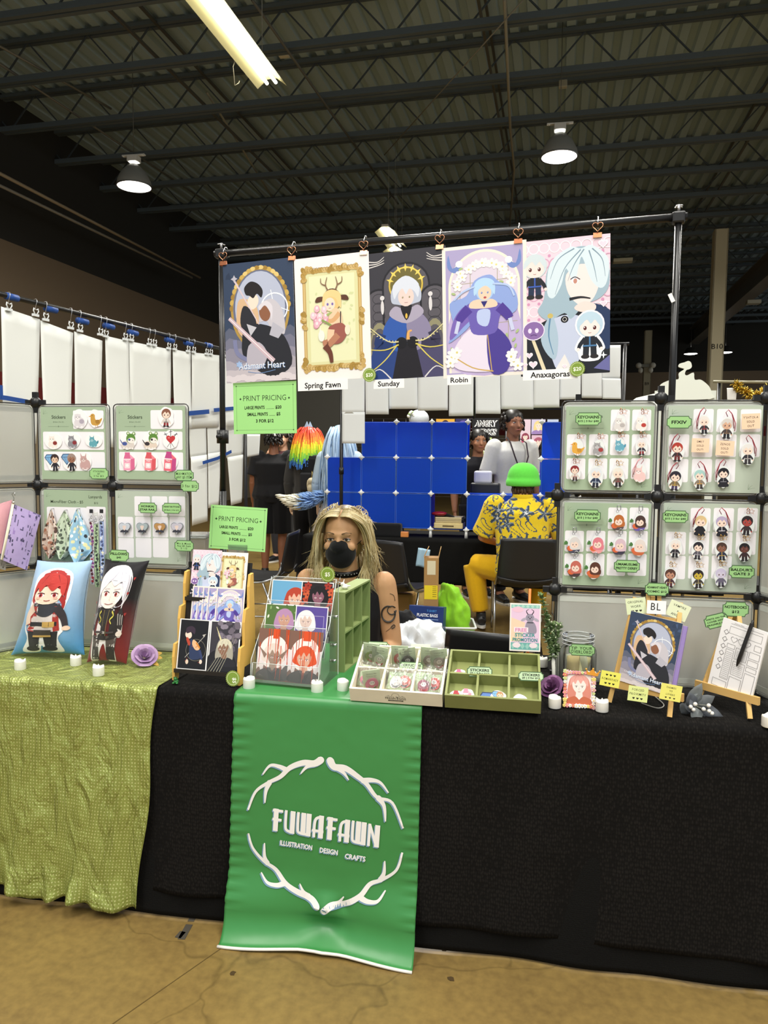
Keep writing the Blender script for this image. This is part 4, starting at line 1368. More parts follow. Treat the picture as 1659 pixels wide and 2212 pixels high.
xe0,xe1=X(343,1500),X(308,1985)
o=drape('sequin_cloth',lambda t:xl+.02,lambda t:xe0+(xe1-xe0)*t-.008*math.sin(t*9),.035,.014,.024,23,'sage_sequin',170,back=TB-.14,ruffle=.13,topz=.003,nv=110)
tag(o,'shimmering sage green cloth with a ruffled hem on the left end','tablecloth')
bxl0,bxr0=X(510,1500),X(913,1530)
bxl1,bxr1=X(499,1985),X(901,2045)
def ban(u,v):
 Lt=TB-.02-TY
 Lf=TZ-.10
 Lc=.20
 s=v*(Lt+Lf+Lc)
 y0=TY-.0165
 if s<Lt:
  t=0;x=bxl0+(bxr0-bxl0)*u;y=TB-.02-s;z=TZ+.0045
  e=Lt-s
  if e<.016:
   z-=.016-math.sqrt(max(0,.016**2-(.016-e)**2))
  y-=.0165*smooth((s)/(Lt))
 elif s<Lt+Lf:
  t=(s-Lt)/Lf;y=y0;z=TZ-.0115-(s-Lt)
  ed=max(0,.12-u)/.12+max(0,u-.90)/.10
  y-=.004*ed*math.sin(t*120+u*8)+.004*smooth(t*3)
  k=smooth((t-.80)/.2)
  y-=k*.012*math.sin(u*7+1)+.02*k
 else:
  k=(s-Lt-Lf)/Lc
  t=1
  a=k*1.15
  z=TZ-.0115-Lf-.115*math.sin(a*1.15)*.82
  y=y0-.024-.065*(1-math.cos(a*1.25))-.012*math.sin(u*7+1)
  dent=math.exp(-((u-.53)/.10)**2)*math.exp(-((k-.35)/.3)**2)
  y+=.028*dent
  z=max(z,.004)+(.012*k*(1-abs(u-.5)*2))
 if t>0:
  x=(bxl0+(bxl1-bxl0)*t)*(1-u)+(bxr0+(bxr1-bxr0)*t)*u
  d2=max(0,1-abs(u-.53)/.11)*max(0,1-abs(t-.955)/.07)
  y-=.024*d2-.010*max(0,1-abs(u-.62)/.05)*max(0,1-abs(t-.95)/.05)
 return(x,y,z)
b=MB();b.grid(ban,70,150)
bo=b.build('banner','green_vinyl')
tag(bo,'green vinyl banner with white antlers and lettering hanging down the table front','banner')
so=bo.modifiers.new('vinyl thickness','SOLIDIFY');so.thickness=.0010;so.offset=-1
b=MB();b.tube([ban(i/24,1.0)for i in range(25)],.0045,8,'e6e2da');b.build('hem_rod','plastic',bo,label='white rolled bottom edge of the banner')
def bp_(cx,cy):
 p=on_y(460+cx*.2983,1440+cy*.2983,TY-.0225)
 return(p.x,p.z)
def bstroke(A,pts,w0,w1,dx=0,dy=0,col='f3f0ec'):
 k=.2983*TY/FPX
 q=cat_rom([bp_(x+dx,y+dy)for x,y in pts],6,False)
 A.stroke(q,w0*k*1.65,col,w1*k*1.2)
 A.ell(q[0][0],q[0][1],w0*k*.78,w0*k*.78,col,n=12)
antlers=[[((782,675),(735,700),(655,695),(560,730),(490,795),(400,840),(310,905),(256,1035)),34,12],[((735,705),(680,725),(636,775)),26,6],[((530,745),(480,722),(415,715),(361,780)),26,8],[((410,838),(385,900),(377,985)),26,8],[((850,680),(880,725),(960,735),(1050,795),(1115,850),(1190,945),(1300,985),(1378,1170)),36,12],[((905,735),(950,770),(985,820)),26,6],[((1090,825),(1150,820),(1215,840),(1272,912)),28,8],[((1200,950),(1240,1010),(1250,1120)),28,8],[((765,1708),(720,1665),(620,1620),(530,1560),(455,1465),(370,1405),(290,1310),(258,1205)),32,12],[((700,1650),(660,1620),(632,1565)),26,6],[((520,1560),(470,1570),(400,1550),(352,1485)),26,8],[((395,1420),(375,1370),(375,1275)),26,8],[((820,1735),(870,1705),(960,1705),(1070,1650),(1140,1570),(1225,1540),(1330,1470),(1372,1345)),34,12],[((880,1700),(920,1690),(952,1655)),26,6],[((1080,1665),(1130,1685),(1200,1680),(1252,1612)),28,8],[((1215,1540),(1240,1490),(1245,1405)),26,8]]
A=Art()
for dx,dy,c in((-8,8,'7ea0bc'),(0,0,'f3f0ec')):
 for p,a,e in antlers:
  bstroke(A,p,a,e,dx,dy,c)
p0,p1=bp_(420,1183),bp_(1213,1310)
ang=math.atan2(p1[1]-p0[1],p1[0]-p0[0]);LW=math.hypot(p1[0]-p0[0],p1[1]-p0[1])
hl=bp_(420,1020)[1]-p0[1]
GL={'F':(.60,[[(.24,1),(.24,0)]],[[(.06,.92),(.6,.92)],[(.06,.52),(.54,.52)]]),'U':(.62,[[(.46,1),(.46,.0)]],[[(.10,1),(.10,.32),(.18,.12),(.46,.06)]]),'W':(.74,[[(.34,1),(.34,.02)],[(.62,1),(.62,.0)]],[[(.06,1),(.06,.32),(.14,.10),(.6,.07)]]),'A':(.62,[[(.46,0),(.46,1)]],[[(.12,0),(.12,.58),(.2,.84),(.46,.94)],[(0,.3),(.6,.3)]]),'N':(.64,[[(.5,0),(.5,.96)]],[[(.10,0),(.10,.98)],[(.10,.95),(.46,.1)]])}
def deco(A,col,ox,oy):
 tot=sum(GL[c][0]+.06 for c in 'FUWAFAWN')
 sx=LW/tot
 x=0
 for ch in 'FUWAFAWN':
  wd,thick,thin=GL[ch]
  for P,wt in[(t,.25)for t in thick]+[(t,.14)for t in thin]:
   A.at(p0[0]+ox+(x*sx)*math.cos(ang),p0[1]+oy+(x*sx)*math.sin(ang),1,rot=ang)
   A.stroke([(a*sx,c*hl)for a,c in(cat_rom(P,4,False)if len(P)>2 else P)],wt*sx,col)
  x+=wd+.06
 A.at()
k=.2983*TY/FPX
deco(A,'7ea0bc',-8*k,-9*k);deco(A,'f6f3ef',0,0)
for txt,(xa,ya),(xb,yb),hh in(('ILLUSTRATION',(487,1288),(720,1325),52),('DESIGN',(775,1340),(905,1362),52),('CRAFTS',(957,1385),(1105,1408),52)):
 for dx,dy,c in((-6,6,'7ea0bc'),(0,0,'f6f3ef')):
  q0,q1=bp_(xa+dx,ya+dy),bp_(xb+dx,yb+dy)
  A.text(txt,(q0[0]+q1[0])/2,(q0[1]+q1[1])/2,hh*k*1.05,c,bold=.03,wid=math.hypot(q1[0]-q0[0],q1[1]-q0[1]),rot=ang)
b=MB()
def on_ban(p):
 t=(TZ-.0115-p[1])/(TZ-.10)
 xa,xb=bxl0+(bxl1-bxl0)*t,bxr0+(bxr1-bxr0)*t
 Ls=TB-.02-TY;Lf=TZ-.10
 q=ban((p[0]-xa)/(xb-xa),(Ls+t*Lf)/(Ls+Lf+.20))
 return(p[0],q[1]-.0030-p[2],p[1])
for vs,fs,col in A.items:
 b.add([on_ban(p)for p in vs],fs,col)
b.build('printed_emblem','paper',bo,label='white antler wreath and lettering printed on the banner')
# --- wire-and-plastic panel walls at the back of the table
PS=.2961
def panel_wall(name,label,x0,n,Y,wings,skip=()):
 r=thing(name,label,'display wall',(x0,Y,.75))
 def panel(M):
  p=MB();p.prism(rr_pts(-PS/2+.010,-PS/2+.010,PS/2-.010,PS/2-.010,.02),-.001,.001,'c9ccc4')
  po=p.build('panel','frosted_panel',r,M)
  f=MB()
  for e in(.007,.014):
   pts=[(x,y,.0)for x,y in rr_pts(-PS/2+e,-PS/2+e,PS/2-e,PS/2-e,.014,3)]
   f.tube(pts,.0020,6,'2a2b2b' if e<.01 else '8d9089',closed=True)
  for y in(-PS/2+.028,PS/2-.028):
   f.box(-PS/2+.016,PS/2-.016,y-.008,y+.008,.001,.0018,'c4c8c0')
  f.build('wire_frame','painted_metal',po)
 def joint(p,big=True):
  j=MB()
  j.ball(p,(.021,.017,.021),14,10,'0f0f10')
  for dx,dz in((1,0),(-1,0),(0,1),(0,-1)):
   j.box(p[0]+dx*.02-.009-abs(dx)*.008,p[0]+dx*.02+.009+abs(dx)*.008,p[1]-.007,p[1]+.007,p[2]+dz*.02-.009-abs(dz)*.008,p[2]+dz*.02+.009+abs(dz)*.008,'0f0f10')
  j.build('connector','plastic',r)
 for i in range(n):
  for k in range(3):
   panel(T(PS*(i+.5),0,PS*(k+.5))@Rx(PI/2))
 for i in range(n+1):
  for k in range(4):
   if(i,k)not in skip:
    joint((PS*i,0,PS*k))
 for x,a,ks,far in wings:
  d=V3(math.cos(a),math.sin(a),0)
  for k in ks:
   c=V3(x,0,PS*(k+.5))+d*PS*.5
   panel(T(c)@Rz(a)@Rx(PI/2))
  if far:
   for k in range(4):
    joint(V3(x,0,PS*k)+d*PS)
 return r
LX,LY,RX,RY=-1.7079,2.4212,.1247,2.3599
panel_wall('panel_wall','left grey plastic panel wall with sticker and button cards',LX,2,LY,[(0,R(-118),(0,1,2),True)],skip=((1,3),(2,2),(2,3)))
panel_wall('panel_wall','right grey plastic panel wall covered in keychains',RX,2,RY,[(0,R(75),(0,1),True),(2*PS,R(-72),(0,1,2),True)],skip=((0,3),))
def wp(px,py,Y):
 return on_y(px,py,Y)
SAGE,SAGE2='a4b79b','b7c2b2'
def pxrect(x0,y0,x1,y1,Y):
 a,b2=wp(x0,y0,Y),wp(x1,y1,Y)
 c,d=wp(x0,y1,Y),wp(x1,y0,Y)
 w_=((b2.x-c.x)+(d.x-a.x))/2;h_=((a.z-c.z)+(d.z-b2.z))/2
 ctr=(a+b2+c+d)/4
 tilt=math.atan2((b2.z-c.z)+(d.z-a.z),(b2.x-c.x)+(d.x-a.x))
 return ctr,w_,h_,tilt
def sprig(A,x,y,s,c='7d9078'):
 for a in(.3,.9,1.5):
  A.stroke([(x,y),(x+s*math.cos(a)*.5,y+s*math.sin(a)*.6),(x+s*math.cos(a),y+s*math.sin(a)*.8)],.0012,c,.0004)
def backing(label,box,Y,fn,col=SAGE):
 c,w_,h_,tl=pxrect(*box,Y-.008)
 def d(A):
  sprig(A,-w_*.46,h_*.40,.02);sprig(A,w_*.38,-h_*.46,.02)
  def loc(px,py):
   p=wp(px,py,Y-.008)
   return(p.x-c.x,p.z-c.z)
  fn(A,loc)
 return card('backing_card',label,'display card',SM((c.x,Y-.006,c.z),tilt=0),w_,h_,d,.0012,col,'paper','sage green backing cards on the panel walls')
C7=lambda x,y:(1180+x*.2887,840+y*.2887)
C1=lambda x,y:(x*.2773,840+y*.2773)
def squares(A,loc,cv,lst,r=.005,col='f1eef2'):
 for x0,y0,x1,y1 in lst:
  a,b2=loc(*cv(x0,y1)),loc(*cv(x1,y0))
  A.rrect(a[0],a[1],b2[0],b2[1],r,col)
def rule(A,loc,cv,x0,x1,y):
 a,b2=loc(*cv(x0,y)),loc(*cv(x1,y))
 A.stroke([a,b2],.0008,'6d7d69');A.star((a[0]+b2[0])/2,(a[1]+b2[1])/2,.004,'6d7d69',4,.4)
def rd(A,loc):
 squares(A,loc,C7,[(480,155,628,315),(640,155,787,312)]+[(x,340,x+148,496)for x in(152,317,475,637)]+[(x,520,x+146,675)for x in(148,312,470,632)])
 rule(A,loc,C7,195,430,295)
 q=loc(*C7(418,215));A.text('s',q[0],q[1],.012,'42503e')
backing('sage backing card at the upper left of the keychain wall, critter keychains on it',(1221,878,1411,1059),RY,rd)
def rd(A,loc):
 squares(A,loc,C7,[(1097,150,1255,325),(1272,150,1430,325),(1450,152,1612,322)]+[(x,340,x+160,510)for x in(912,1088,1266,1444)]+[(x,525,x+158,697)for x in(907,1085,1260)])
backing('sage backing card at the upper right of the keychain wall with sold out notes',(1441,876,1645,1064),RY,rd,SAGE2)
def rd(A,loc):
 squares(A,loc,C7,[(460,890,608,1050),(620,890,768,1050)]+[(x,1063,x+146,1216)for x in(137,297,457,615)]+[(x,1235,x+145,1396)for x in(132,292,450,607)])
 rule(A,loc,C7,185,420,1018)
backing('sage backing card at the lower left of the keychain wall, bust keychains on it',(1217,1087,1404,1266),RY,rd)
def rd(A,loc):
 squares(A,loc,C7,[(1075,893,1232,1066),(1248,893,1407,1062),(1427,893,1585,1065)]+[(x,1072,x+157,1238)for x in(890,1065,1238,1415)]+[(x,1250,x+157,1420)for x in(887,1060,1233)])
backing('sage backing card at the lower right of the keychain wall, dark figure keychains on it',(1431,1088,1638,1277),RY,rd,SAGE2)
def ld(A,loc,xs,tx):
 squares(A,loc,C1,xs)
 q=loc(*C1(tx,228));A.text('Stickers',q[0],q[1]-.002,.0175,'2c3828',bold=.012);q=loc(*C1(tx,262));A.text('$5 Each | 3 for $12',q[0],q[1],.0055,'3d4a38');rule(A,loc,C1,tx-80,tx+80,293)
backing('sage card headed Stickers with animal and diamond stickers',(89,879,228,1036),LY,lambda A,loc:ld(A,loc,[(570,168,805,312),(337,335,810,472),(343,492,815,635)],455))
backing('sage card headed Stickers with milk cartons and frog-hat cats',(252,877,400,1036),LY,lambda A,loc:ld(A,loc,[(1173,165,1420,312),(925,333,1420,472),(928,495,1425,635)],1050))
def ld3(A,loc):
 squares(A,loc,C1,[(372,925,672,1278),(678,920,822,1285)])
 for t,x,y,s in(('MicroFiber Cloth - $5',520,890,.0145),('Lanyards',742,853,.0150),('$12',748,897,.010)):
  q=loc(*C1(x,y));A.text(t,q[0],q[1],s,'35402f',bold=.008)
backing('sage card headed MicroFiber Cloth and Lanyards',(96,1059,233,1212),LY,ld3)
def ld4(A,loc):
 squares(A,loc,C1,[(1048,838,1167,990),(1183,838,1302,990),(1316,838,1440,990)]+[(x,998,x+118,1155)for x in(918,1055,1190,1322)]+[(x,1163,x+120,1312)for x in(922,1058,1192)])
backing('sage card holding four heart-shaped portrait buttons',(250,1061,401,1217),LY,ld4,SAGE2)
# ---- ticket-shaped price labels
def ticket(px,py,wpx,hpx,lines,label,Y=None,M=None,hand=False,tilt=0.0,group='green ticket-shaped price labels',wh=None,rowh=None,col='9fcd8a'):
 if M is None:
  c,w_,h_,_=pxrect(px-wpx/2,py-hpx/2,px+wpx/2,py+hpx/2,Y)
  M=SM((c.x,Y,c.z),tilt=tilt)
 else:
  w_,h_=wh
 def d(A):
  A.poly(ticket_pts(w_-.005,h_-.005),col)
  n=len(lines)
  for i,ln in enumerate(lines):
   hh=h_*(rowh[i]if rowh else(.62/n if n>1 else.36))
   y=(h_*.30-h_*.62*(i+.5)/n)-hh*.34 if n>1 else-hh*.35
   A.text(ln,0,y,hh,'162012',bold=.012 if hand else.035,wid=min(w_*.84,text_mesh(ln,.0)[3]*hh*1.3),jit=.05 if hand else 0)
 return card('price_label',label,'price label',M,0,0,d,.0012,'4d6b48','paper',group,poly=ticket_pts(w_,h_))
YR=RY-.03
ticket(1271,905,56,28,['KEYCHAINS','$15 | 3 for $40'],'green KEYCHAINS label on the upper left keychain card',YR,rowh=(.30,.2))
ticket(1467,912,54,27,['FFXIV'],'green one-word label on the upper right keychain card',YR)
ticket(1269,1114,57,27,['KEYCHAINS','$15 | 3 for $40'],'green KEYCHAINS label on the lower left keychain card',YR,rowh=(.30,.2))
ticket(1459,1116,56,27,['KEYCHAINS','$15 | 3 for $40'],'green KEYCHAINS label on the lower right keychain card',YR,rowh=(.30,.2))
ticket(1354,1223,56,27,['UMAMUSUME','PRETTY DERBY'],'green two-line title label over the empty squares of the lower left card',YR,rowh=(.26,.26))
ticket(1602,1235,56,28,["BALDUR'S",'GATE 3'],'green two-line title label ending in 3 on the lower right card',YR,rowh=(.28,.28))
YL=LY-.03
ticket(214,1023,41,24,['STICKERS','$5','3 for $12'],'green handwritten STICKERS $5 label below the animal stickers',YL,hand=True)
ticket(398,1027,41,24,['MIX+MATCH','ANY $5 ITEM'],'green handwritten MIX+MATCH label below the milk carton stickers',YL,hand=True)
ticket(410,1050,39,24,["3 for $12"],'green handwritten 3 for $12 label hanging off the wall edge',YL-.01,hand=True)
ticket(319,1097,40,23,['HONKAI','STAR RAIL'],'left of the two green labels above the heart buttons',YL,rowh=(.26,.26))
ticket(371,1098,41,23,['HEART BUTTONS','$5 Each | 3 for $12'],'green HEART BUTTONS price label above the rightmost heart buttons',YL,rowh=(.2,.15))
ticket(398,1179,41,24,['Mix & Match','Any $5 Item','3 - 12'],'green handwritten 3 for 12 label at the right of the empty squares',YL,hand=True)
ticket(257,1200,43,25,['PILLOWS','$45'],'green PILLOWS $45 label standing over the black pillow',YL-.09,rowh=(.3,.22))
b=MB();p=wp(257,1222,YL-.085);b.tube([(p.x,p.y,p.z-.04),(p.x,p.y,p.z+.02)],.0035,8,'17171a');b.tube([(p.x-.01,p.y,p.z-.04),(p.x-.004,p.y,p.z-.0)],.003,8,'17171a');tag(b.build('label_clip','plastic'),'black clip holding the PILLOWS label','clip')
# ---- sold out notes
def note(px,py,wpx,hpx,lines,label,Y=None,M=None,wh=None,col='f3d3b4',cat='note',group='handwritten sticky notes',tilt=0.0,ink='2c2220'):
 if M is None:
  c,w_,h_,_=pxrect(px-wpx/2,py-hpx/2,px+wpx/2,py+hpx/2,Y)
  M=SM((c.x,Y,c.z),tilt=tilt)
 else:
  w_,h_=wh
 def d(A):
  n=len(lines)
  for i,ln in enumerate(lines):
   hh=h_*.62/n*(1.0 if n>1 else 1.25)
   y=h_*(.40-(i+.75)*.84/n)
   if ln=='hearts':
    for k in(-1,0,1):
     A.heart(k*w_*.2,y+hh*.3,hh*.4,ink)
    continue
   A.text(ln,0,y,hh,ink,bold=.004,wid=min(w_*.84,text_mesh(ln,.0)[3]*hh*1.0),jit=.05)
 return card('sticky_note',label,cat,M,w_,h_,d,.0008,col,'paper',group)
note(1622,910,40,33,["Y'SHTOLA",'SOLD','OUT'],'peach sold out note in the top corner of the upper right card',YR+.008,tilt=R(3),group='peach sold out notes')
note(1513,962,38,30,['EMET','SOLD','OUT!'],'peach sold out note beside the red haired keychain',YR+.008,tilt=R(-1),group='peach sold out notes')
note(1566,968,39,32,['ZENOS','SOLD','OUT!'],'peach sold out note in the middle row, the lower right of the three',YR+.008,tilt=R(-3),group='peach sold out notes')
# ---- keychains
def plate_pts(w_,h_,k=16,seed=0):
 q=random.Random(seed)
 return[((w_/2)*math.cos(2*PI*i/k)*q.uniform(.86,1.06),(h_/2)*math.sin(2*PI*i/k)*q.uniform(.9,1.05))for i in range(k)]
def keychain(px,py,hpx,draw,label,strap='gold',Y=RY-.016,wf=.62,group='acrylic keychains on the right wall'):
 p=wp(px,py,Y)
 h_=(wp(px,py-hpx/2,Y)-wp(px,py+hpx/2,Y)).z
 r=thing('keychain',label,'keychain',SM(p,tilt=R(rnd.uniform(-4,4))),group)
 sd=int(px*7+py)
 hb=h_*.80
 b=MB()
 pts=cat_rom(plate_pts(hb*wf,hb,seed=sd),2)
 b.prism([(x,y-h_*.09)for x,y in pts],-.0015,.0015,'e9edec','cfd6d4')
 A=Art(.0016);A.at(0,-h_*.09-hb/2,hb)
 draw(A,hb,-h_*.09-hb*.47)
 b.art(A)
 b.build('charm','gloss',r)
 b=MB()
 top=hb*.5-h_*.09
 if strap in('red','pink'):
  c='9c3a46' if strap=='red' else 'dd9aa0'
  s=1 if sd%2 else-1
  b.tube([(0,top,.001),(-.006*s,top+.012,.003),(0,top+.020,.004),(.010*s,top+.010,.004),(.017*s,top-.014,.004),(.019*s,top-.034,.003)],.0011,6,c)
  b.tube([(0,top+.020,.005),(.012*s,top+.006,.005),(.022*s,top-.020,.005),(.021*s,top-.042,.004)],.0011,6,c)
  b.build('strap','cloth',r)
 else:
  c={'gold':'d2ab66','rose':'c98f70','steel':'b5b8bc'}[strap]
  b.tube([(.0035*math.cos(a),top+.004+.0045*math.sin(a),.001)for a in[i*.7 for i in range(9)]],.0008,5,c,closed=True)
  if strap=='steel':
   b.tube([(x+.004,top+.014+y,.003)for x,y in rr_pts(-.005,-.007,.005,.009,.004,3)],.0013,6,c,closed=True)
  else:
   b.tube([(x+.009,y+top+.008,.003)for x,y in[(.009*(1 if i%2==0 else.45)*math.cos(PI/2+PI*i/5),.009*(1 if i%2==0 else.45)*math.sin(PI/2+PI*i/5))for i in range(10)]],.0009,5,c,closed=True)
   b.tube([(-.004,top+.010,.002),(-.002,top+.018,.003),(.003,top+.012,.003)],.0016,6,c)
  b.build('clasp','metal',r)
 return r
def kfig(**kw):
 def d(A,h,y0):
  chibi(A,0,y0,h*.92,edge=None,**kw)
 return d
def critter(c,belly,ear=1,tail=None,spot=None):
 def d(A,h,y0):
  A.at(0,y0,h)
  if tail:A.blob([(.15,.2),(.38,.3),(.40,.5),(.28,.42)],tail)
  A.blob([(-.28,.1),(-.3,.35),(-.1,.55),(.2,.5),(.3,.25),(.22,.06),(0,.02)],c)
  A.ell(-.1,.55,.2,.19,c)
  for k in(-1,1):
   A.poly([(-.1+k*.16,.62),(-.1+k*.17,.62+.22*ear),(-.1+k*.06,.70)],c)
   A.ell(-.02+k*.13,.06,.07,.06,belly)
  if spot:A.ell(.12,.34,.14,.12,spot)
  A.ell(-.1,.5,.12,.09,belly);eyes(A,-.1,.57,.08,.028,'2a2024');A.ell(-.1,.51,.02,.014,'5a3a3a')
  A.at()
 return d
def bird(c,wing,beak):
 def d(A,h,y0):
  A.at(0,y0,h)
  A.blob([(-.3,.3),(-.2,.12),(.15,.1),(.33,.3),(.40,.5),(.2,.4),(0,.42),(-.06,.6),(-.28,.62)],c)
  A.ell(-.17,.62,.14,.13,c);A.blob([(-.02,.36),(.2,.4),(.24,.22),(.05,.18)],wing);A.poly([(-.3,.64),(-.44,.59),(-.29,.57)],beak);A.ell(-.2,.65,.022,.026,'2a2020')
  for x in(-.02,.1):A.stroke([(x,.12),(x,.0)],.03,beak)
  A.at()
 return d
def kbust(hair,skin='f3d8c8',veg='d9673a',cloth='5a4a48'):
 def d(A,h,y0):
  A.at(0,y0,h)
  for a in(2.2,2.7,3.2):A.ell(-.3+.1*math.cos(a),.52+.1*math.sin(a),.1,.05,'4c7a3e',rot=a)
  A.blob([(-.34,.34),(-.26,.10),(-.1,.02),(.18,.04),(.3,.2),(.2,.36)],cloth);A.ell(-.17,.28,.17,.15,veg)
  A.ell(.06,.56,.27,.30,hair);A.blob([(-.16,.5),(-.2,.3),(-.1,.2),(.2,.2),(.34,.26),(.3,.5)],hair)
  A.ell(.04,.46,.19,.17,skin);eyes(A,.04,.46,.08,.034,'5a3a36');A.stroke([(.01,.37),(.07,.37)],.014,'a05a52')
  A.blob([(-.2,.48),(-.16,.72),(.05,.84),(.27,.72),(.3,.48),(.2,.54),(.1,.64),(.0,.53),(-.08,.62)],hair,3)
  A.at()
 return d
K=[(555,240,165,critter('ded9d6','f2eeec',.6,None,'b9b2b0'),'rose','grey-white critter keychain, first in the top row of the upper left card'),(715,240,160,critter('efe6e0','f8f3f0',.9,None,'b8403a'),'rose','round white cat keychain with a red patch, top row of the upper left card'),(235,422,160,bird('e2a944','c98e30','d9863a'),'rose','yellow duck keychain on the upper left card'),(393,425,160,critter('a3a0a2','c9c6c8',.8,None,'a33c3a'),'rose','grey critter keychain with a red bib beside the yellow duck'),(550,405,135,critter('6aaac0','a6d0dc',1.1,'4a90ac'),'rose','pale blue fox keychain in the middle row'),(712,418,170,kfig(hair='e6e2e4',top='3a3640',bot='8a2f34',trim='d8d4d8'),'rose','white haired keychain with a sabre, right of the blue fox'),(213,612,165,kfig(hair='8d2a2c',top='d8cfc6',bot='5a3a34',trim='a03c3a'),'rose','dark red haired keychain below the yellow duck'),(372,640,215,kfig(hair='dfe4ea',top='2e3850',bot='262a38',trim='a8b4c8'),'gold','silver haired keychain in a navy coat, bottom row of the upper left card'),(536,640,205,kfig(hair='e9e3d8',top='6a5a4e',bot='2a2426',trim='8a3a40'),'gold','cream haired keychain with a dark skirt, bottom row of the upper left card'),(704,615,175,critter('edc9c6','f6e2e0',1.3),'pink','tall pale pink animal keychain on a pink cord'),(1180,250,190,kfig(hair='e9e2dc',top='3b3638',bot='242226',trim='b03c44'),'red','cream haired keychain in black on a red cord, right of the one-word label'),(1352,275,215,kfig(hair='d6cfc9',top='4a3f3c',bot='201e22',skin='d9ad90',trim='8a6a4a'),'red','tall pale haired brown figure keychain next to the top sold out note'),(980,450,205,kfig(hair='b23c30',top='3a2c2e',bot='6a2a2a',trim='8a3a36'),'red','red haired keychain under the one-word green label'),(1507,465,215,kfig(hair='e6e2de',top='2f2b30',bot='3a3436',trim='b8b0ac'),'red','white haired dark keychain at the right edge of the middle row'),(965,665,210,kfig(hair='2a2430',top='7a6a4c',bot='4a3a5a',trim='c9a24a'),'red','black haired keychain in gold and violet, bottom row of the upper right card'),(1147,655,205,kfig(hair='a8cfca',top='8a7a6a',bot='4a403a',trim='c9963e'),'red','mint haired keychain with a gold hem'),(1325,640,205,kfig(hair='1d1a20',top='1f1c22',bot='1f1c22',trim='8a8890',dress=True),'red','black haired keychain in a black coat, bottom row of the upper right card'),(535,980,175,kbust('b9692f'),'steel','bust keychain with orange-brown hair, first in the top row of the lower left card'),(695,985,175,kbust('4a3530',cloth='6a5aa0'),'steel','bust keychain with dark brown hair in the top corner of the lower left card'),(205,1148,180,kbust('d9d4d2',cloth='4a4a5a'),'steel','bust keychain with silver hair, first in the middle row'),(378,1150,180,kbust('df7f8c',cloth='e9a0a0'),'steel','bust keychain with bright pink hair in two tails'),(545,1160,180,kbust('d9bcc8',cloth='3f3a4a'),'steel','bust keychain with lilac-pink hair'),(692,1165,180,kbust('e4d8d2',cloth='c86a40'),'steel','bust keychain with white and brown hair, last in the middle row'),(212,1325,180,kbust('c56a5c',cloth='4a3a3a'),'steel','bust keychain with coral red hair, first in the lowest row'),(357,1335,180,kbust('5a3428',cloth='b86a40'),'steel','bust keychain with chestnut hair left of the two-line green label'),(1155,1000,215,kfig(hair='dcc08c',top='1d1b20',bot='1d1b20',dress=True),'red','blond keychain in a wide black dress'),(1312,1005,215,kfig(hair='b7a8c8',top='211f26',bot='211f26',dress=True,trim='d8d4dc'),'red','lilac haired keychain in a wide black dress'),(1502,1000,210,kfig(hair='2a1c1e',skin='b0453c',top='3a2a2a',bot='241c1e'),'rose','red skinned keychain in dark clothes at the right edge'),(966,1175,190,kfig(hair='ece6e2',top='2f2a30',bot='1f1c20',trim='8a8488'),'gold','white haired keychain in black, left of the middle row in the lower right card'),(1136,1190,190,kfig(hair='26222a',top='5a5660',bot='38343c',trim='a8a4ac'),'gold','black haired keychain in grey armour'),(1312,1195,195,kfig(hair='4a342a',skin='8a5c46',top='2a3048',bot='242838',trim='c9a24a'),'gold','brown skinned keychain in a dark blue robe'),(1482,1200,195,kfig(hair='1d1718',skin='6a3c30',top='3a2426',bot='2a1c1e'),'gold','dark skinned keychain in maroon, right end of the middle row'),(927,1395,200,kfig(hair='5a3a30',skin='c48e74',top='4a3038',bot='5a3036',trim='b08a5a'),'gold','brown haired keychain in wine red, lowest row at the left'),(1136,1400,200,kfig(hair='2a2224',skin='c9b03e',top='3f3a36',bot='2e2a28',trim='a89a6a'),'gold','yellow skinned keychain in dark leather'),(1306,1390,200,kfig(hair='cfc6e0',skin='d8d0e4',top='6a6478',bot='4a4658'),'gold','pale violet keychain beside the green label ending in 3')]
for x,y,h,d,st,lab in K:
 px,py=C7(x,y)
 keychain(px,py,h*.2887,d,lab,st)
# ---- stickers
def sticker(px,py,wpx,hpx,draw,label,Y=LY-.0095,M=None,wh=None,group='die-cut stickers on the left wall',seed=None,wf=1.0):
 if M is None:
  c,w_,h_,_=pxrect(px-wpx/2,py-hpx/2,px+wpx/2,py+hpx/2,Y)
  M=SM((c.x,Y,c.z),tilt=R(rnd.uniform(-4,4)))
 else:
  w_,h_=wh
 sd=seed if seed is not None else int(px*3+py*5)
 pts=cat_rom(plate_pts(w_,h_,14,sd),2)
 return card('sticker',label,'sticker',M,0,0,lambda A:draw(A,h_,-h_*.47),.0006,'f6f4f4','satin_print',group,poly=pts)
def gemfig(c1,hair,skin):
 def d(A,h,y0):
  A.at(-.08*h,y0,h)
  A.poly([(-.4,.72),(-.28,.88),(.1,.88),(.22,.72),(-.09,.3)],'2c4f78');A.poly([(-.36,.71),(-.26,.84),(.08,.84),(.18,.71),(-.09,.36)],c1);A.stroke([(-.36,.71),(.18,.71)],.02,'2c4f78');A.stroke([(-.2,.71),(-.09,.36),(.02,.71)],.015,'2c4f78')
  A.at();chibi(A,.1*h,y0,h*.92,hair,skin,'2a262c','232026',edge=None)
 return d
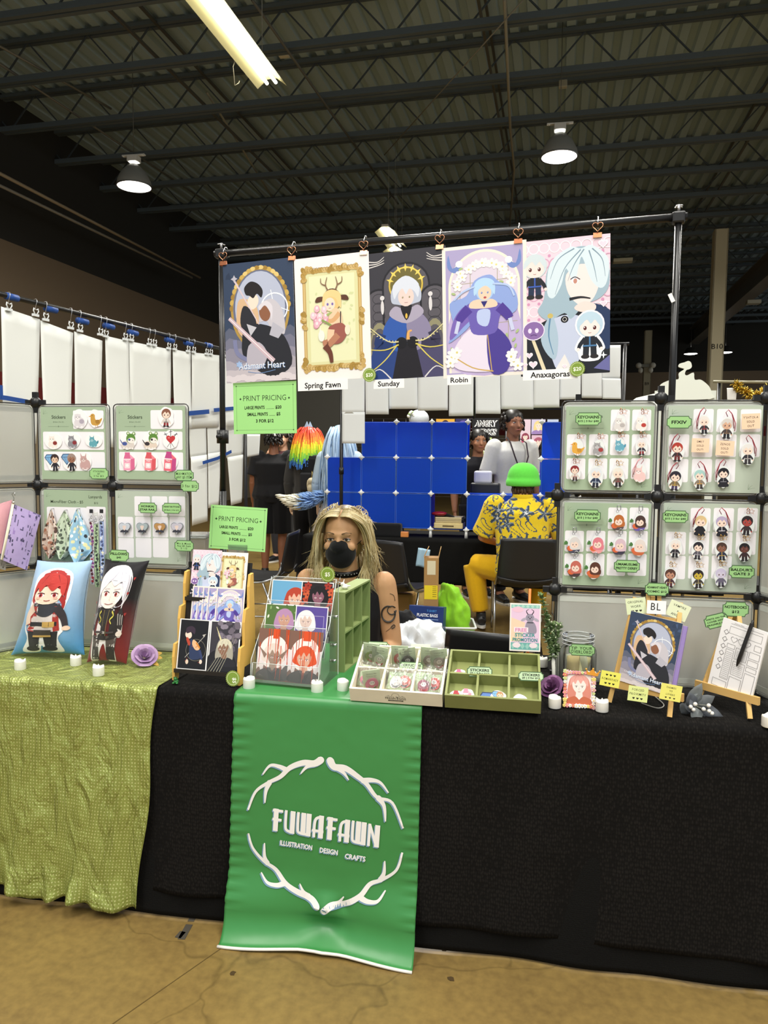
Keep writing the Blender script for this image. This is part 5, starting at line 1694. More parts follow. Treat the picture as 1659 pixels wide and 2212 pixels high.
def milk(c,c2):
 def d(A,h,y0):
  A.at(0,y0,h)
  A.poly([(-.3,.02),(.1,-.0),(.1,.6),(-.3,.6)],c);A.poly([(.1,0),(.32,.1),(.32,.64),(.1,.6)],c2);A.poly([(-.3,.6),(.1,.6),(.05,.86),(-.22,.86)],c2);A.poly([(.1,.6),(.32,.64),(.05,.86)],c);A.rect(-.22,.84,.06,.95,c2)
  A.rect(-.3,.56,.1,.62,'f6e4e8');A.rrect(-.25,.12,.05,.4,.04,'f4dbe0');A.ell(-.1,.27,.08,.08,'fbf6f6');A.text('MILK',-.1,.47,.1,'fbeef0',bold=.02)
  A.at()
 return d
def frogcat(c,c2):
 def d(A,h,y0):
  A.at(0,y0,h)
  A.blob([(-.38,.3),(-.3,.06),(.2,.04),(.36,.2),(.2,.42),(-.2,.42)],c);A.ell(-.2,.28,.14,.1,c2);A.stroke([(-.34,.3),(-.46,.48)],.06,c2,.03)
  for x in(-.24,-.08,.1,.24):A.ell(x,.05,.06,.05,'f2ece6')
  A.ell(.14,.56,.26,.26,'5e8a3c');A.ell(-.02,.82,.09,.1,'5e8a3c');A.ell(.3,.82,.09,.1,'5e8a3c');A.ell(-.02,.83,.05,.055,'e6ead0');A.ell(.3,.83,.05,.055,'e6ead0')
  A.ell(.16,.46,.2,.15,'f2ebe4');A.ell(.06,.5,.07,.06,c2);eyes(A,.16,.47,.09,.03,'2a2024');A.at()
 return d
def swordheart(A,h,y0):
 A.at(0,y0,h)
 for a,b_ in(((-.34,.82),(.2,.06)),((.34,.82),(-.2,.06)),((0,.98),(0,.02))):
  A.stroke([a,b_],.035,'3a3640',.02);dx,dy=a[0]*.82,a[1]*.9;A.stroke([(dx-.1,dy-.03),(dx+.1,dy+.03)],.03,'3a3640')
 A.heart(0,.46,.27,'c4383c');A.ell(-.1,.56,.05,.035,'e88a86');A.at()
S=[(620,235,125,150,critter('dcd6da','efeaec',.5,None,'b0a6b4'),'grey-white critter sticker with a round bobble'),(745,232,130,140,bird('c99a45','a87a30','d8963e'),'brown-gold duck sticker in the top corner'),(415,405,145,130,critter('efe6de','faf5f0',.8,None,'8a3430'),'white cat sticker in a red tartan coat'),(567,402,120,130,critter('8d8c92','b8b6bc',.8,None,'8a3238'),'grey sitting critter sticker with a red scarf'),(727,405,140,110,critter('62a5b2','9cc8d0',1.1,'3d8494'),'teal fox sticker beside the grey sitting critter'),(415,570,105,150,gemfig('7fb0dc','3a2a28','e6c4a8'),'sticker of a black haired figure on a blue diamond'),(545,568,110,155,gemfig('7fa8d0','a08a80','9a6a52'),'sticker of a pale haired figure on a blue diamond'),(665,562,95,145,critter('c7a19e','dcc4c0',1.3),'dusty pink animal sticker standing upright'),(1295,222,125,165,kfig(hair='8a5a48',top='d8cfc8',bot='8a2c2c',trim='3a3034'),'sticker of a brown haired figure with long bangs'),(1000,400,135,150,frogcat('d9cfc8','4a5a9a'),'sticker of a blue-patched cat in a frog hood'),(1175,400,140,150,frogcat('e0cfc0','3a3236'),'sticker of a calico cat in a frog hood'),(1330,395,135,150,swordheart,'sticker of a red heart run through with swords'),(1005,567,120,150,milk('f0a0bc','d86a94'),'leftmost milk carton sticker, light pink'),(1170,567,125,150,milk('ef8a94','d85a62'),'middle milk carton sticker, coral'),(1325,567,130,160,milk('e86a7c','c04a86'),'rightmost milk carton sticker, red and magenta')]
for x,y,w_,h_,d,lab in S:
 px,py=C1(x,y);sticker(px,py,w_*.2773,h_*.2773,d,lab)
# ---- heart buttons
for x,hair,lab in((975,'c9cfd8','heart button with pale blue-white hair, leftmost of the four'),(1113,'a9b6ba','heart button with grey-green hair, second of the four'),(1250,'b98c54','heart button with golden brown hair'),(1382,'c6c2cf','heart button with silver hair and a dark rim, rightmost of the four')):
 px,py=C1(x,1082);p=wp(px,py,LY-.012)
 r=thing('heart_button',lab,'badge',SM(p),'heart portrait buttons')
 b=MB();hp=heart_pts(0,-.002,.0245)
 b.prism(hp,0,.004,'7d8288');b.prism([(u*.9,v*.9)for u,v in hp],.004,.006,hair)
 b.build('shell','gloss',r)
 A=Art(.0062);A.clip=(-.02,-.016,.02,.018)
 bust(A,0,-.0165,.0285,hair,'efd8cc','3a3a44',long=.6)
 b=MB();b.art(A);b.build('portrait','gloss',r)
# ---- lens cloths and lanyards hanging on the left wall
def dots_cloth(cols,base,seed,n=46):
 def d(A,w_,h_):
  q=random.Random(seed)
  for i in range(n):
   x,y=q.uniform(-w_/2,w_/2),q.uniform(-h_/2,h_/2)
   A.ell(x,y,.0055,.0045,q.choice(cols),rot=q.uniform(0,3),n=9);A.ell(x+.003,y+.004,.0025,.002,q.choice(cols),n=7)
 return d
def hang_cloth(px,ytop,ybot,wpx,base,cols,seed,label,skew=0.0):
 pt,pb=wp(px,ytop,LY-.02),wp(px+skew,ybot,LY-.02)
 L=pt.z-pb.z
 wm=wpx*LY/FPX*1.22
 q=random.Random(seed)
 spots=[(q.random(),q.random(),q.choice(cols),q.uniform(.035,.06))for _ in range(90)]
 def cf(u,v):
  for a,c,k,s in spots:
   if(abs(u-a)*wm)**2+(abs(v-c)*L*.9)**2<(s*.10)**2:
    return k
  return base
 def fn(u,v):
  t=v
  wd=wm*(.06+.94*math.sin(min(1,t*1.35)*PI/2))*(1 if t<.74 else max(.04,1-(t-.74)/.26*.95))
  s=(u-.5)
  return(pt.x+(pb.x-pt.x)*t+s*wd,pt.y-.012*math.sin(s*14+seed)*(t)-.008*t-.004,pt.z-L*t)
 b=MB();b.grid(fn,80,110,colfn=cf)
 r=b.build('lens_cloth','cloth');tag(r,label,'cleaning cloth','lens cloths on the left wall')
 so=r.modifiers.new('cloth thickness','SOLIDIFY');so.thickness=.0008
 h=MB();h.tube([(pt.x,pt.y+.016,pt.z+.002),(pt.x,pt.y-.006,pt.z+.001),(pt.x,pt.y-.009,pt.z-.006),(pt.x,pt.y-.005,pt.z-.003)],.0012,6,'b8bab8');h.build('hook','metal',r)
hang_cloth(112,1100,1205,34,'d8c8bc',['5a4640','a8745e','b89a88'],3,'tan patterned lens cloth, leftmost of the three',2)
hang_cloth(141,1103,1208,52,'c6d4bc',['4a4d48','5e665a','8aa07c'],4,'pale green lens cloth with dark spots, middle of the three',-4)
hang_cloth(168,1100,1220,58,'9cc6de',['eef2f4','3a4048','e8e4b0','f4f6f8'],5,'light blue lens cloth with white animals, rightmost of the three',4)
def lanyard(px,ytop,ybot,base,cols,seed,label,clasp):
 Y=LY-.016-.003*seed
 pt,pb=wp(px,ytop,Y),wp(px,ybot,Y)
 L=pt.z-pb.z;wd=.0155
 r=thing('lanyard',label,'lanyard',(pt.x,Y,pt.z),'printed lanyards on the left wall')
 b=MB();b.box(-wd/2,wd/2,-.0008,.0008,-L,-.042,base)
 q=random.Random(seed);A=Art(.001);A.clip=(-wd/2,-L,wd/2,-.042)
 y=-.05
 while y>-L:
  A.ell(q.uniform(-.004,.004),y,.0045,.0055,q.choice(cols),rot=q.uniform(0,3),n=9);A.ell(q.uniform(-.005,.005),y-.007,.002,.003,q.choice(cols),n=7);y-=.013
 b.art(A,M=Rx(PI/2));b.build('ribbon','cloth',r)
 b=MB();b.box(-.0065,.0065,-.002,.002,-.014,.0,clasp,bev=.001);b.build('buckle','plastic',r)
 b=MB();b.tube([(0,-.001,-.014),(0,-.001,-.022),(.004,-.001,-.028),(0,-.001,-.034),(-.004,-.001,-.028),(0,-.001,-.024)],.0013,6,'c4c6c8');b.tube([(x,-.001,-.038+y)for x,y in rr_pts(-.008,-.004,.008,.004,.003,3)],.0012,6,'c4c6c8',closed=True);b.build('swivel_hook','metal',r)
lanyard(197,1100,1262,'d6d0d4',['5a2a34','a83c46','46506a','8a4a8a'],1,'pale grey lanyard with dark red and purple sprigs, left of the three','26262a')
lanyard(207,1106,1268,'b4cfa4',['46504a','3a423e','5e6a5a'],2,'green lanyard with dark spots, middle of the three','d8dad8')
lanyard(219,1100,1255,'9db0dc',['e6eaf4','3a4048','f0ead0','56608a'],3,'blue lanyard with white animals, right of the three','26262a')
# ---- zip pouches clipped to the left wing panel
def pouch(corners,dep,base,zipc,fn,label,seed):
 """corners in the picture's frame, all at the wing panel's distance"""
 n=Vector((math.sin(R(-118)),-math.cos(R(-118)),0));n=-n if n.y>0 else n
 p0=Vector((LX,LY,1))+Vector((math.cos(R(-118)),math.sin(R(-118)),0))*.10+Vector((.0,-.0,0))
 q=[on_pl(x,y,p0+V3(dep,0,0),V3(.80,-.6,0).normalized())for x,y in corners]
 r=thing('zip_pouch',label,'pouch',(q[0]+q[1]+q[2]+q[3])/4,'zip pouches on the left wing panel')
 o=(q[0]+q[1]+q[2]+q[3])/4
 nn=(q[1]-q[0]).cross(q[2]-q[0]).normalized()
 if nn.y>0:nn=-nn
 def fs(u,v):
  p=(q[0]*(1-u)+q[1]*u)*(1-v)+(q[3]*(1-u)+q[2]*u)*v
  bulge=.010*math.sin(PI*min(1,max(0,u)))*math.sin(PI*min(1,max(0,v)))+.001
  return p-o+nn*bulge
 sp=fn
 b=MB();b.grid(fs,44,44,colfn=lambda u,v:zipc if u<.09 else sp(u,v))
 b.grid(lambda u,v:fs(u,v)-nn*(.004+.02*math.sin(PI*u)*math.sin(PI*v)),12,12,base)
 b.build('body','cloth',r)
 b=MB();b.tube([fs(.06,0),fs(.06,.5),fs(.06,1)],.003,6,'efe9d2');b.build('zipper','plastic',r)
 b=MB();c=fs(.05,0.0);b.tube([c,c+V3(.004,0,.02),c+V3(-.004,0,.034),c+V3(.006,0,.040),c+V3(.008,0,.028)],.0014,6,'b9bbb6');b.ball(c+V3(0,0,.004),(.006,.004,.006),8,6,'d8d4c8');b.build('clip','metal',r)
def fork_pat(seed,base,cols,n=70):
 q=random.Random(seed)
 ps=[(q.random(),q.random(),q.choice(cols),q.choice([(.012,.05),(.05,.012),(.025,.025),(.02,.03)]))for _ in range(n)]
 def f(u,v):
  for a,c,k,(sx,sy)in ps:
   if abs(u-a)<sx and abs(v-c)<sy:
    return k
  return base
 return f
pouch([(-8,1085),(20,1090),(12,1232),(-14,1225)],.02,'8d8a84','9a968e',fork_pat(5,'a8a49c',['4a4844','6e6a64']),'grey patterned zip pouch behind the pink one',1)
pouch([(-40,1100),(26,1080),(6,1195),(-60,1205)],.035,'e3a9b2','e9c4c8',lambda u,v:'c93a3c' if(u-.42)**2+(v-.55)**2<.06 else('f2d4d6' if(u-.42)**2+(v-.55)**2<.08 else 'e3a9b2'),'pink zip pouch with a red strawberry at the left edge',2)
pouch([(25,1087),(88,1113),(58,1232),(1,1208)],.055,'b9a6d6','efe9d2',fork_pat(9,'b7a5d4',['4f4a66','5d5678','9c84c0','6b628a']),'lavender zip pouch printed with little forks and knives',3)
# --- things on the table
def tp(px,py):
 return on_z(px,py,TZ+.004)
def tealight(px,py,label,tilt=0):
 p=tp(px,py)
 r=thing('tealight',label,'candle',T(p)@Rz(rnd.uniform(0,6)),'white electric tealights on the table')
 b=MB()
 n=26
 prof=[(.0,0),(.0172,0),(.0182,.002),(.0180,.028)]
 b.lathe(prof,n,'f0eee6')
 vs=[(0,0,.024)]
 for j in range(n):
  a=2*PI*j/n
  vs.append((.0180*math.cos(a),.0180*math.sin(a),.028))
 for j in range(n):
  a=2*PI*j/n
  vs.append((.0165*math.cos(a),.0165*math.sin(a),.0325+.0035*math.sin(a*2+.5)+.002*math.sin(a*3)))
 for j in range(n):
  a=2*PI*j/n
  vs.append((.0105*math.cos(a),.0105*math.sin(a),.0285))
 fs=[]
 for j in range(n):
  k=(j+1)%n
  fs+=[(1+j,1+k,1+n+k,1+n+j),(1+n+j,1+n+k,1+2*n+k,1+2*n+j),(1+2*n+j,1+2*n+k,0)]
 b.add(vs,fs,'f2f0e8',smooth=True)
 b.build('wax_body','plastic',r)
 b=MB();b.lathe([(.0040,.024),(.0044,.029),(.0028,.034),(.0006,.038)],10,'f2ede0');b.build('flame','plastic',r)
TL=[(44,1446,'white tealight in front of the blue pillow, leftmost on the sequin cloth'),(164,1437,'white tealight between the blue pillow and the black and red pillow'),(213,1459,'white tealight right in front of the black and red pillow'),(538,1486,'white tealight at the foot of the wooden print rack'),(685,1494,'white tealight on the banner in front of the clear print holder'),(741,1491,'white tealight beside the cream crate'),(1198,1528,'white tealight left of the flower-framed card'),(1300,1536,'white tealight right of the flower-framed card'),(1660,1569,'white tealight cut by the right edge of the view'),(1171,1440,'white tealight behind the green crate')]
for x,y,l in TL:
 tealight(x,y,l)
# ---- pillows
def pillow(corners,yb,depth,grad,fig,label):
 """cushion standing on its lower edge; corners tl, tr, br, bl in the picture, all at world depth yb"""
 q=[on_y(x,y,yb)for x,y in corners]
 o=V3((q[2].x+q[3].x)/2,yb,TZ+.004)
 r=thing('pillow',label,'pillow',o,'printed pillows on the sequin cloth')
 lean=.13
 zmin=min(q[2].z,q[3].z)
 def base(u,v):
  p=(q[0]*(1-u)+q[1]*u)*v+(q[3]*(1-u)+q[2]*u)*(1-v)
  s=4*u*(1-u);t=4*v*(1-v)
  pinch=.045*(s*(1-t)*.0)
  c=p-(q[0]+q[1]+q[2]+q[3])/4
  k=1-.05*(1-(2*u-1)**2)*abs(2*v-1)**3-.07*(1-(2*v-1)**2)*abs(2*u-1)**3
  c=V3(c.x*(1.04-.15*(1-(2*v-1)**2)*abs(2*u-1)),0,c.z*(1.0-.05*(1-(2*u-1)**2)*abs(2*v-1)))
  p=(q[0]+q[1]+q[2]+q[3])/4+c
  z=p.z-zmin
  return V3(p.x-o.x,z*lean,z+.002)
 def th(u,v):
  e=(max(0,1-(2*u-1)**2)**.55)*(max(0,1-(2*v-1)**2)**.55)
  wr=.004*math.sin(u*17+3*v)*math.sin(v*13)*e+.003*math.sin(u*40+v*9)*(abs(2*u-1)**2)*e
  return depth/2*e+wr
 b=MB()
 b.grid(lambda u,v:base(u,v)+V3(0,-th(u,v)-.001,0),44,60,colfn=lambda u,v:grad(u,v))
 b.grid(lambda u,v:base(1-u,v)+V3(0,th(1-u,v)+.001,0),30,40,colfn=lambda u,v:grad(1-u,v))
 b.build('cushion','velour',r)
 A=Art(0)
 fig(A)
 m=MB()
 W_,H_=1.0,1.0
 for vs,fs,col in A.items:
  out=[]
  for x,y,z in vs:
   u=min(.99,max(.01,x+.5));v=min(.99,max(.01,y))
   out.append(base(u,v)+V3(0,-th(u,v)-.0022-z*12,0))
  m.add(out,fs,col,0,True)
 m.build('printed_figure','velour',r)
def subdiv(A,n=2):
 for _ in range(n):
  new=[]
  for vs,fs,col in A.items:
   V,Fs=list(vs),[]
   for f in fs:
    if len(f)==3:
     i,j,k=f
     b=len(V)
     for a,c in((i,j),(j,k),(k,i)):
      V.append(tuple((V[a][t]+V[c][t])/2 for t in range(3)))
     Fs+=[(i,b,b+2),(b,j,b+1),(b+2,b+1,k),(b,b+1,b+2)]
    elif len(f)==4:
     i,j,k,l=f
     b=len(V)
     for a,c in((i,j),(j,k),(k,l),(l,i)):
      V.append(tuple((V[a][t]+V[c][t])/2 for t in range(3)))
     V.append(tuple(sum(V[a][t]for a in f)/4 for t in range(3)))
     Fs+=[(i,b,b+4,b+3),(b,j,b+1,b+4),(b+4,b+1,k,b+2),(b+3,b+4,b+2,l)]
    else:
     Fs.append(f)
   new.append((V,Fs,col))
  A.items=new
def mixc(a,b_,t):
 a,b_=lin(a),lin(b_)
 return tuple(a[i]+(b_[i]-a[i])*t for i in range(3))
def fig_red(A):
 s=1.0;k=1.75
 def P(x,y):return((x-.5),y)
 A.at(0,0,1)
 hl='f4f2f4'
 A.blob([P(.20,.70),P(.22,.88),P(.5,.95),P(.80,.88),P(.84,.68),P(.80,.55),P(.76,.42),P(.80,.30),P(.72,.2),P(.78,.04),P(.55,.04),P(.50,.12),P(.44,.03),P(.2,.04),P(.26,.2),P(.20,.32),P(.22,.5)],hl)
 A.blob([P(.24,.70),P(.27,.86),P(.5,.93),P(.76,.86),P(.79,.68),P(.74,.58),P(.27,.58)],'b23230')
 A.stroke([P(.70,.66),P(.77,.58),P(.75,.50)],.07,'a82c2b',.03,sm=4)
 for x,c in((.38,'1e1e24'),(.62,'1e1e24')):
  A.poly([P(x-.11,.28),P(x+.10,.28),P(x+.07,.10),P(x-.08,.10)],'26262c');A.ell(x-.5-.02,.075,.10,.035,c)
 A.blob([P(.31,.56),P(.69,.56),P(.70,.38),P(.72,.30),P(.28,.30),P(.30,.38)],'d6ccc8');A.poly([P(.30,.55),P(.40,.55),P(.36,.28),P(.26,.29)],'a8342f');A.poly([P(.70,.55),P(.62,.55),P(.66,.28),P(.74,.29)],'a8342f')
 A.blob([P(.32,.58),P(.68,.58),P(.64,.48),P(.5,.44),P(.36,.48)],'32343c');A.rect(-.2,.34,.2,.385,'26262a');A.rect(.0,.33,.17,.39,'c9a35a')
 A.stroke([P(.32,.54),P(.24,.46),P(.26,.36)],.11,'e3c9b4',.08,sm=4);A.stroke([P(.68,.54),P(.78,.44),P(.82,.33)],.11,'3a343a',.08,sm=4);A.ell(.33,.31,.06,.026,'f1d2bc')
 A.rect(-.13,.215,.13,.30,'3b3430');A.rect(-.13,.22,.13,.24,'c9a35a')
 A.ell(0,.665,.225,.095,'f6d8c2')
 for s_ in(-1,1):
  A.ell(s_*.11,.665,.055,.020,'fbf3f0');A.ell(s_*.11,.665,.032,.020,'b8343a');A.ell(s_*.11,.665,.014,.012,'3a1416');A.stroke([(s_*.11-.06,.68),(s_*.11,.69),(s_*.11+.06,.68)],.010,'4a1c1e',sm=3);A.ell(s_*.14,.636,.04,.010,'f0b8a4')
 A.stroke([(-.04,.612),(0,.606),(.05,.612)],.008,'9c4a44',sm=3)
 A.blob([P(.25,.66),P(.27,.83),P(.5,.90),P(.74,.83),P(.76,.66),P(.70,.70),P(.66,.76),P(.56,.71),P(.44,.77),P(.36,.70),P(.30,.74)],'c23a34',4)
 A.stroke([P(.42,.88),P(.34,.78)],.012,'8c2422',.004);A.stroke([P(.58,.88),P(.66,.79)],.012,'8c2422',.004)
 subdiv(A,2)
def fig_white(A):
 def P(x,y):return((x-.5),y)
 A.blob([P(.14,.62),P(.12,.80),P(.3,.95),P(.62,.97),P(.84,.86),P(.86,.68),P(.80,.57),P(.88,.42),P(.86,.28),P(.76,.26),P(.80,.02),P(.62,.02),P(.52,.22),P(.36,.02),P(.16,.02),P(.16,.28),P(.10,.34),P(.16,.52)],'e9e3e4')
 A.blob([P(.17,.62),P(.15,.80),P(.3,.93),P(.62,.95),P(.81,.86),P(.83,.68),P(.74,.58),P(.26,.58)],'e6e2ea')
 for x in(.30,.68):
  A.poly([P(x-.11,.30),P(x+.12,.30),P(x+.09,.03),P(x-.09,.03)],'5a504e');A.poly([P(x-.10,.18),P(x+.10,.18),P(x+.10,.03),P(x-.10,.03)],'322c2c')
 A.blob([P(.24,.56),P(.76,.56),P(.80,.40),P(.74,.27),P(.26,.27),P(.18,.40)],'2e2b2c')
 for s_ in(-1,1):
  A.stroke([(s_*.26,.53),(s_*.33,.44),(s_*.32,.36)],.13,'343032',.10,sm=4)
  for j in range(3):A.stroke([(s_*(.26+.045*j),.515-.01*j),(s_*(.28+.04*j),.40)],.014,'cfc8c4',.01)
  A.ell(s_*.33,.315,.065,.028,'efe2da');A.stroke([(s_*.12,.54),(s_*.17,.50),(s_*.11,.46),(s_*.15,.42)],.022,'d8cc58',.012,sm=4)
  A.stroke([(s_*.05,.55),(s_*.06,.30)],.010,'8a7a50')
 A.rect(-.22,.325,.22,.345,'4a4446');A.rect(-.04,.322,.04,.348,'b8b4b0')
 A.blob([P(.26,.74),P(.28,.64),P(.42,.575),P(.5,.565),P(.58,.575),P(.72,.64),P(.74,.74),P(.5,.84)],'f4e6de')
 for s_ in(-1,1):
  A.ell(s_*.115,.70,.06,.020,'fdf6f4');A.ell(s_*.115,.70,.034,.020,'b0463e');A.ell(s_*.115,.70,.014,.012,'3a1816');A.stroke([(s_*.115-.07,.715),(s_*.115,.728),(s_*.115+.07,.715)],.009,'5a4648',sm=3);A.stroke([(s_*.115-.06,.745),(s_*.115+.06,.755)],.008,'c9bcbc')
 A.stroke([(-.08,.612),(0,.603),(.09,.615)],.007,'a07068',sm=3);A.stroke([(0,.68),(-.012,.645),(.01,.64)],.005,'d8b8ac')
 A.blob([P(.20,.64),P(.18,.82),P(.4,.92),P(.66,.93),P(.80,.82),P(.79,.64),P(.74,.74),P(.66,.82),P(.54,.78),P(.42,.83),P(.32,.77),P(.26,.73)],'f0eef4',4)
 for a,b_,c in(((.36,.90),(.28,.82),(.24,.72)),((.52,.92),(.46,.86),(.40,.83)),((.66,.91),(.72,.84),(.75,.74)),((.58,.92),(.62,.86),(.60,.81))):
  A.stroke([P(*a),P(*b_),P(*c)],.010,'bdb6c6',.003,sm=4)
 for x,y in((.9,.84),(.86,.70),(.1,.60),(.9,.5),(.12,.48)):
  A.heart(x-.5,y,.02,'b03434')
 subdiv(A,2)
pillow([(66,1229),(182,1229),(180,1430),(28,1430)],2.30,.13,lambda u,v:mixc('4f93c4','a9c8e6',min(1,max(0,(v-.1)/.6+.06*math.sin(u*9+v*5)))),fig_red,'blue pillow printed with a red haired figure')
pillow([(213,1218),(306,1222),(272,1441),(190,1438)],2.27,.13,lambda u,v:mixc('8c2a2c','17141a',min(1,max(0,(v-.12)/.5+.08*math.sin(u*8+v*7)))),fig_white,'black and red pillow printed with a white haired figure')
# ---- roses
def rose(M,s,cols,label,leafc=None):
 r=thing('rose',label,'flower',M)
 q=random.Random(int(s*1e5))
 for ring,(n,rad,hgt,op)in enumerate(((3,.30,.85,.15),(5,.52,.9,.45),(6,.80,.8,.85),(7,1.0,.62,1.25))):
  for i in range(n):
   a=2*PI*i/n+ring*.5+q.uniform(-.1,.1)
   def pf(u,v,a=a,rad=rad,hgt=hgt,op=op,n=n):
    w_=(u-.5)*2*PI/n*1.25
    rr=s*rad*(.25+.75*math.sin(v*PI/2))*(1+.25*op*v*v)
    edge=1-.30*(2*u-1)**2*v
    curl=s*.13*op*max(0,v-.75)/.25
    return((rr+curl)*math.cos(a+w_),(rr+curl)*math.sin(a+w_),s*hgt*v*edge-curl*.6*op)
   b=MB();b.grid(pf,8,8,q.choice(cols));b.build('petal','leaf',r)
 if leafc:
  for a in(-.3,.25,.6):
   b=MB();b.grid(lambda u,v,a=a:(s*(.9+1.1*u)*math.cos(a)-s*.25*(v-.5)*math.sin(PI*u)*math.sin(a)*2,s*(.9+1.1*u)*math.sin(a)+s*.5*(v-.5)*math.sin(PI*u),s*(.1+.35*u-.3*u*u)),8,4,leafc);b.build('leaf','leaf',r)
 return r
p=tp(312,1436)
rose(T(p+V3(0,.0,.026))@Rx(R(38))@Ry(R(24)),.030,['a98bb0','b899bd','9a7ba4'],'dusty lilac cloth rose lying on the sequin cloth','b8943a')
p=tp(1190,1500)
rose(T(p+V3(.004,.0,.020))@Rx(R(40))@Ry(R(-25)),.026,['7a4f78','6a4068','8c5f88'],'dark plum cloth rose tucked behind the green crate')
# ---- wooden three-tier print rack
def tier_rack():
 """the rack faces the aisle; built in its own frame: x right, y back, z up"""
 a=tp(372,1469);b_=tp(512,1481)
 wv=(b_-a);wv.z=0
 W=wv.length+.01
 yaw=math.atan2(wv.y,wv.x)
 M=T(a)@Rz(yaw)
 r=thing('print_rack','three-tier pine rack holding small prints on the left of the banner','print stand',M)
 prof=[(0,.0),(.0,.075),(.009,.115),(.036,.118),(.038,.190),(.048,.228),(.074,.231),(.076,.297),(.086,.334),(.108,.337),(.128,.0),(.11,.0),(.098,.05),(.035,.05),(.024,0)]
 for x in(0,W-.009):
  b=MB();b.prism([(y,z)for y,z in prof],0,.009,'dfb35c',M=Matrix(((0,0,1,x),(1,0,0,0),(0,1,0,0),(0,0,0,1))));b.build('side_board','wood',r)
 tiers=((.010,.035),(.048,.142),(.086,.251))
 for y,z in tiers:
  b=MB();b.box(.009,W-.009,y-.012,y+.024,z-.006,z,'1a1918');b.build('shelf','wood',r)
  b=MB();b.box(.009,W-.009,y-.016,y-.012,z-.008,z+.004,'2a2622');b.build('lip','wood',r)
  b=MB();b.add([(.009,y+.012,z),(W-.009,y+.012,z),(W-.009,y+.036,z+.115),(.009,y+.036,z+.115)],[(0,1,2,3)],'1d1b1a');b.build('back_board','wood',r)
 return r,M,W,tiers
RKo,RKM,RKW,tiers=tier_rack()
PWs,PHs=.104,.158
def rack_print(i,x,k,draw,label,wd,ht,dy=0.0,group='small prints in the pine rack'):
 y,z=tiers[k]
 lean=math.atan2(.024,.115)
 M=RKM@T(x,y-.004+dy,z+.001)@Rx(PI/2-lean)@T(0,ht/2,0)
 return card('small_print',label,'art print',M,wd,ht,draw,.0008,'f4f2f0','gloss',group)
def scaled(fn,wd,ht):
 def d(A):
  B=Art(A.z);fn(B)
  kx,ky=wd/PW,ht/PH
  for vs,fs,col in B.items:
   q=[]
   A.items.append(([(x*kx,y*ky,z)for x,y,z in vs],fs,col))
  A.z=B.z
 return d
def pr_black(A):
 A.rect(-1,-1,1,1,'f2f0ee');w,h=PWs*.98/2,PHs/2
 A.rect(-w+.003,-h+.003,w-.003,h-.003,'16161a')
 A.at(0,0,.84);A.ring(.012,-.02,.040,.040,.0012,'8a8474',n=30);A.stroke([(-.03,-.05),(.045,.035)],.002,'b8b4ac');A.poly([(.04,.03),(.05,.042),(.035,.038)],'b8b4ac')
 A.blob([(-.012,.02),(.014,.0),(.03,-.022),(.032,-.05),(-.006,-.055),(-.014,-.03)],'2d3a5c');A.blob([(.0,.018),(.02,.004),(.028,-.015),(.012,-.02),(-.004,.0)],'e6b98c');A.stroke([(.012,.008),(.028,-.012)],.006,'d98a34')
 A.ell(-.022,.035,.013,.015,'efd9c8',rot=.6);A.blob([(-.03,.04),(-.032,.06),(-.012,.068),(.004,.058),(.002,.038),(-.01,.046)],'3a2c3a')
 A.blob([(-.03,.018),(-.024,.026),(-.012,.005),(-.018,-.005)],'b8442e');A.stroke([(.028,-.02),(.038,-.045),(.036,-.058)],.010,'34406a',.007,sm=4);A.ell(.036,-.062,.006,.008,'efd9c8');A.ell(-.02,-.065,.006,.009,'e3cdb8')
 for i in range(6):A.ell(rnd.uniform(-.05,.03),rnd.uniform(-.07,0),.002,.0014,'a8342c',n=6)
 A.at()
def pr_grey(A):
 A.rect(-1,-1,1,1,'f2f0ee');w,h=PWs*.98/2,PHs/2
 A.rect(-w+.003,-h+.003,w-.003,h-.003,'3a363e')
 for i in range(40):
  A.ell(rnd.uniform(-.02,.055),rnd.uniform(-.03,.08),.010,.008,rnd.choice(['6d6470','7d7480','57505c','8c8290']),n=9)
 A.blob([(-.055,-.085),(-.05,-.03),(-.02,-.01),(.02,-.01),(.045,-.05),(.05,-.085)],'1f1e22')
 bust(A,0.002,-.060,.075,'d9d2ba','8a6450','28272c',hair2='a8a294',long=1.2,turn=-1)
 for k in range(5):A.stroke([(-.05+.01*k,-.08),(-.02+.008*k,-.03),(.0+.01*k,.03)],.0016,'b8b49c',.0006,sm=4)
 A.stroke([(-.012,.02),(-.03,.06)],.006,'e0d6a4',.001)
xm=RKW/2
rack_print(0,xm+.046,2,scaled(art_fawn,.098,.150),'small pale print of a girl with antlers, top tier right',.098,.150,.004)
rack_print(1,xm-.046,2,scaled(art_pink,.102,.155),'small pink print with a white haired bust, top tier left',.102,.155)
for i in range(5):
 rack_print(2,RKW-.062-.019*i-(.012 if i else 0),1,scaled(art_lavender,.098,.150),('frontmost small lavender print at the right of the middle tier','second lavender print in the fanned row on the middle tier','third lavender print in the fanned row on the middle tier','fourth lavender print in the fanned row on the middle tier','leftmost lavender print in the fanned row on the middle tier')[i],.098,.150,.0022*i)
rack_print(7,xm-.053,0,pr_black,'small black print of a dark haired kneeling figure with an arrow, front tier left',.104,.158)
rack_print(8,xm+.053,0,pr_grey,'small grey print of a pale haired face, front tier right',.104,.158)
p=tp(505,1482)
badge(SM((p.x,p.y-.006,TZ+.030),R(-6),R(8)),.0235,'$5','round green $5 sticker at the foot of the pine rack, its text on its side','scalloped green price stickers',rot=R(-90))
p=tp(384,1474)
r=thing('frog_figure','tiny green frog figure in front of the pine rack','figurine',T(p-V3(0,.012,0)))
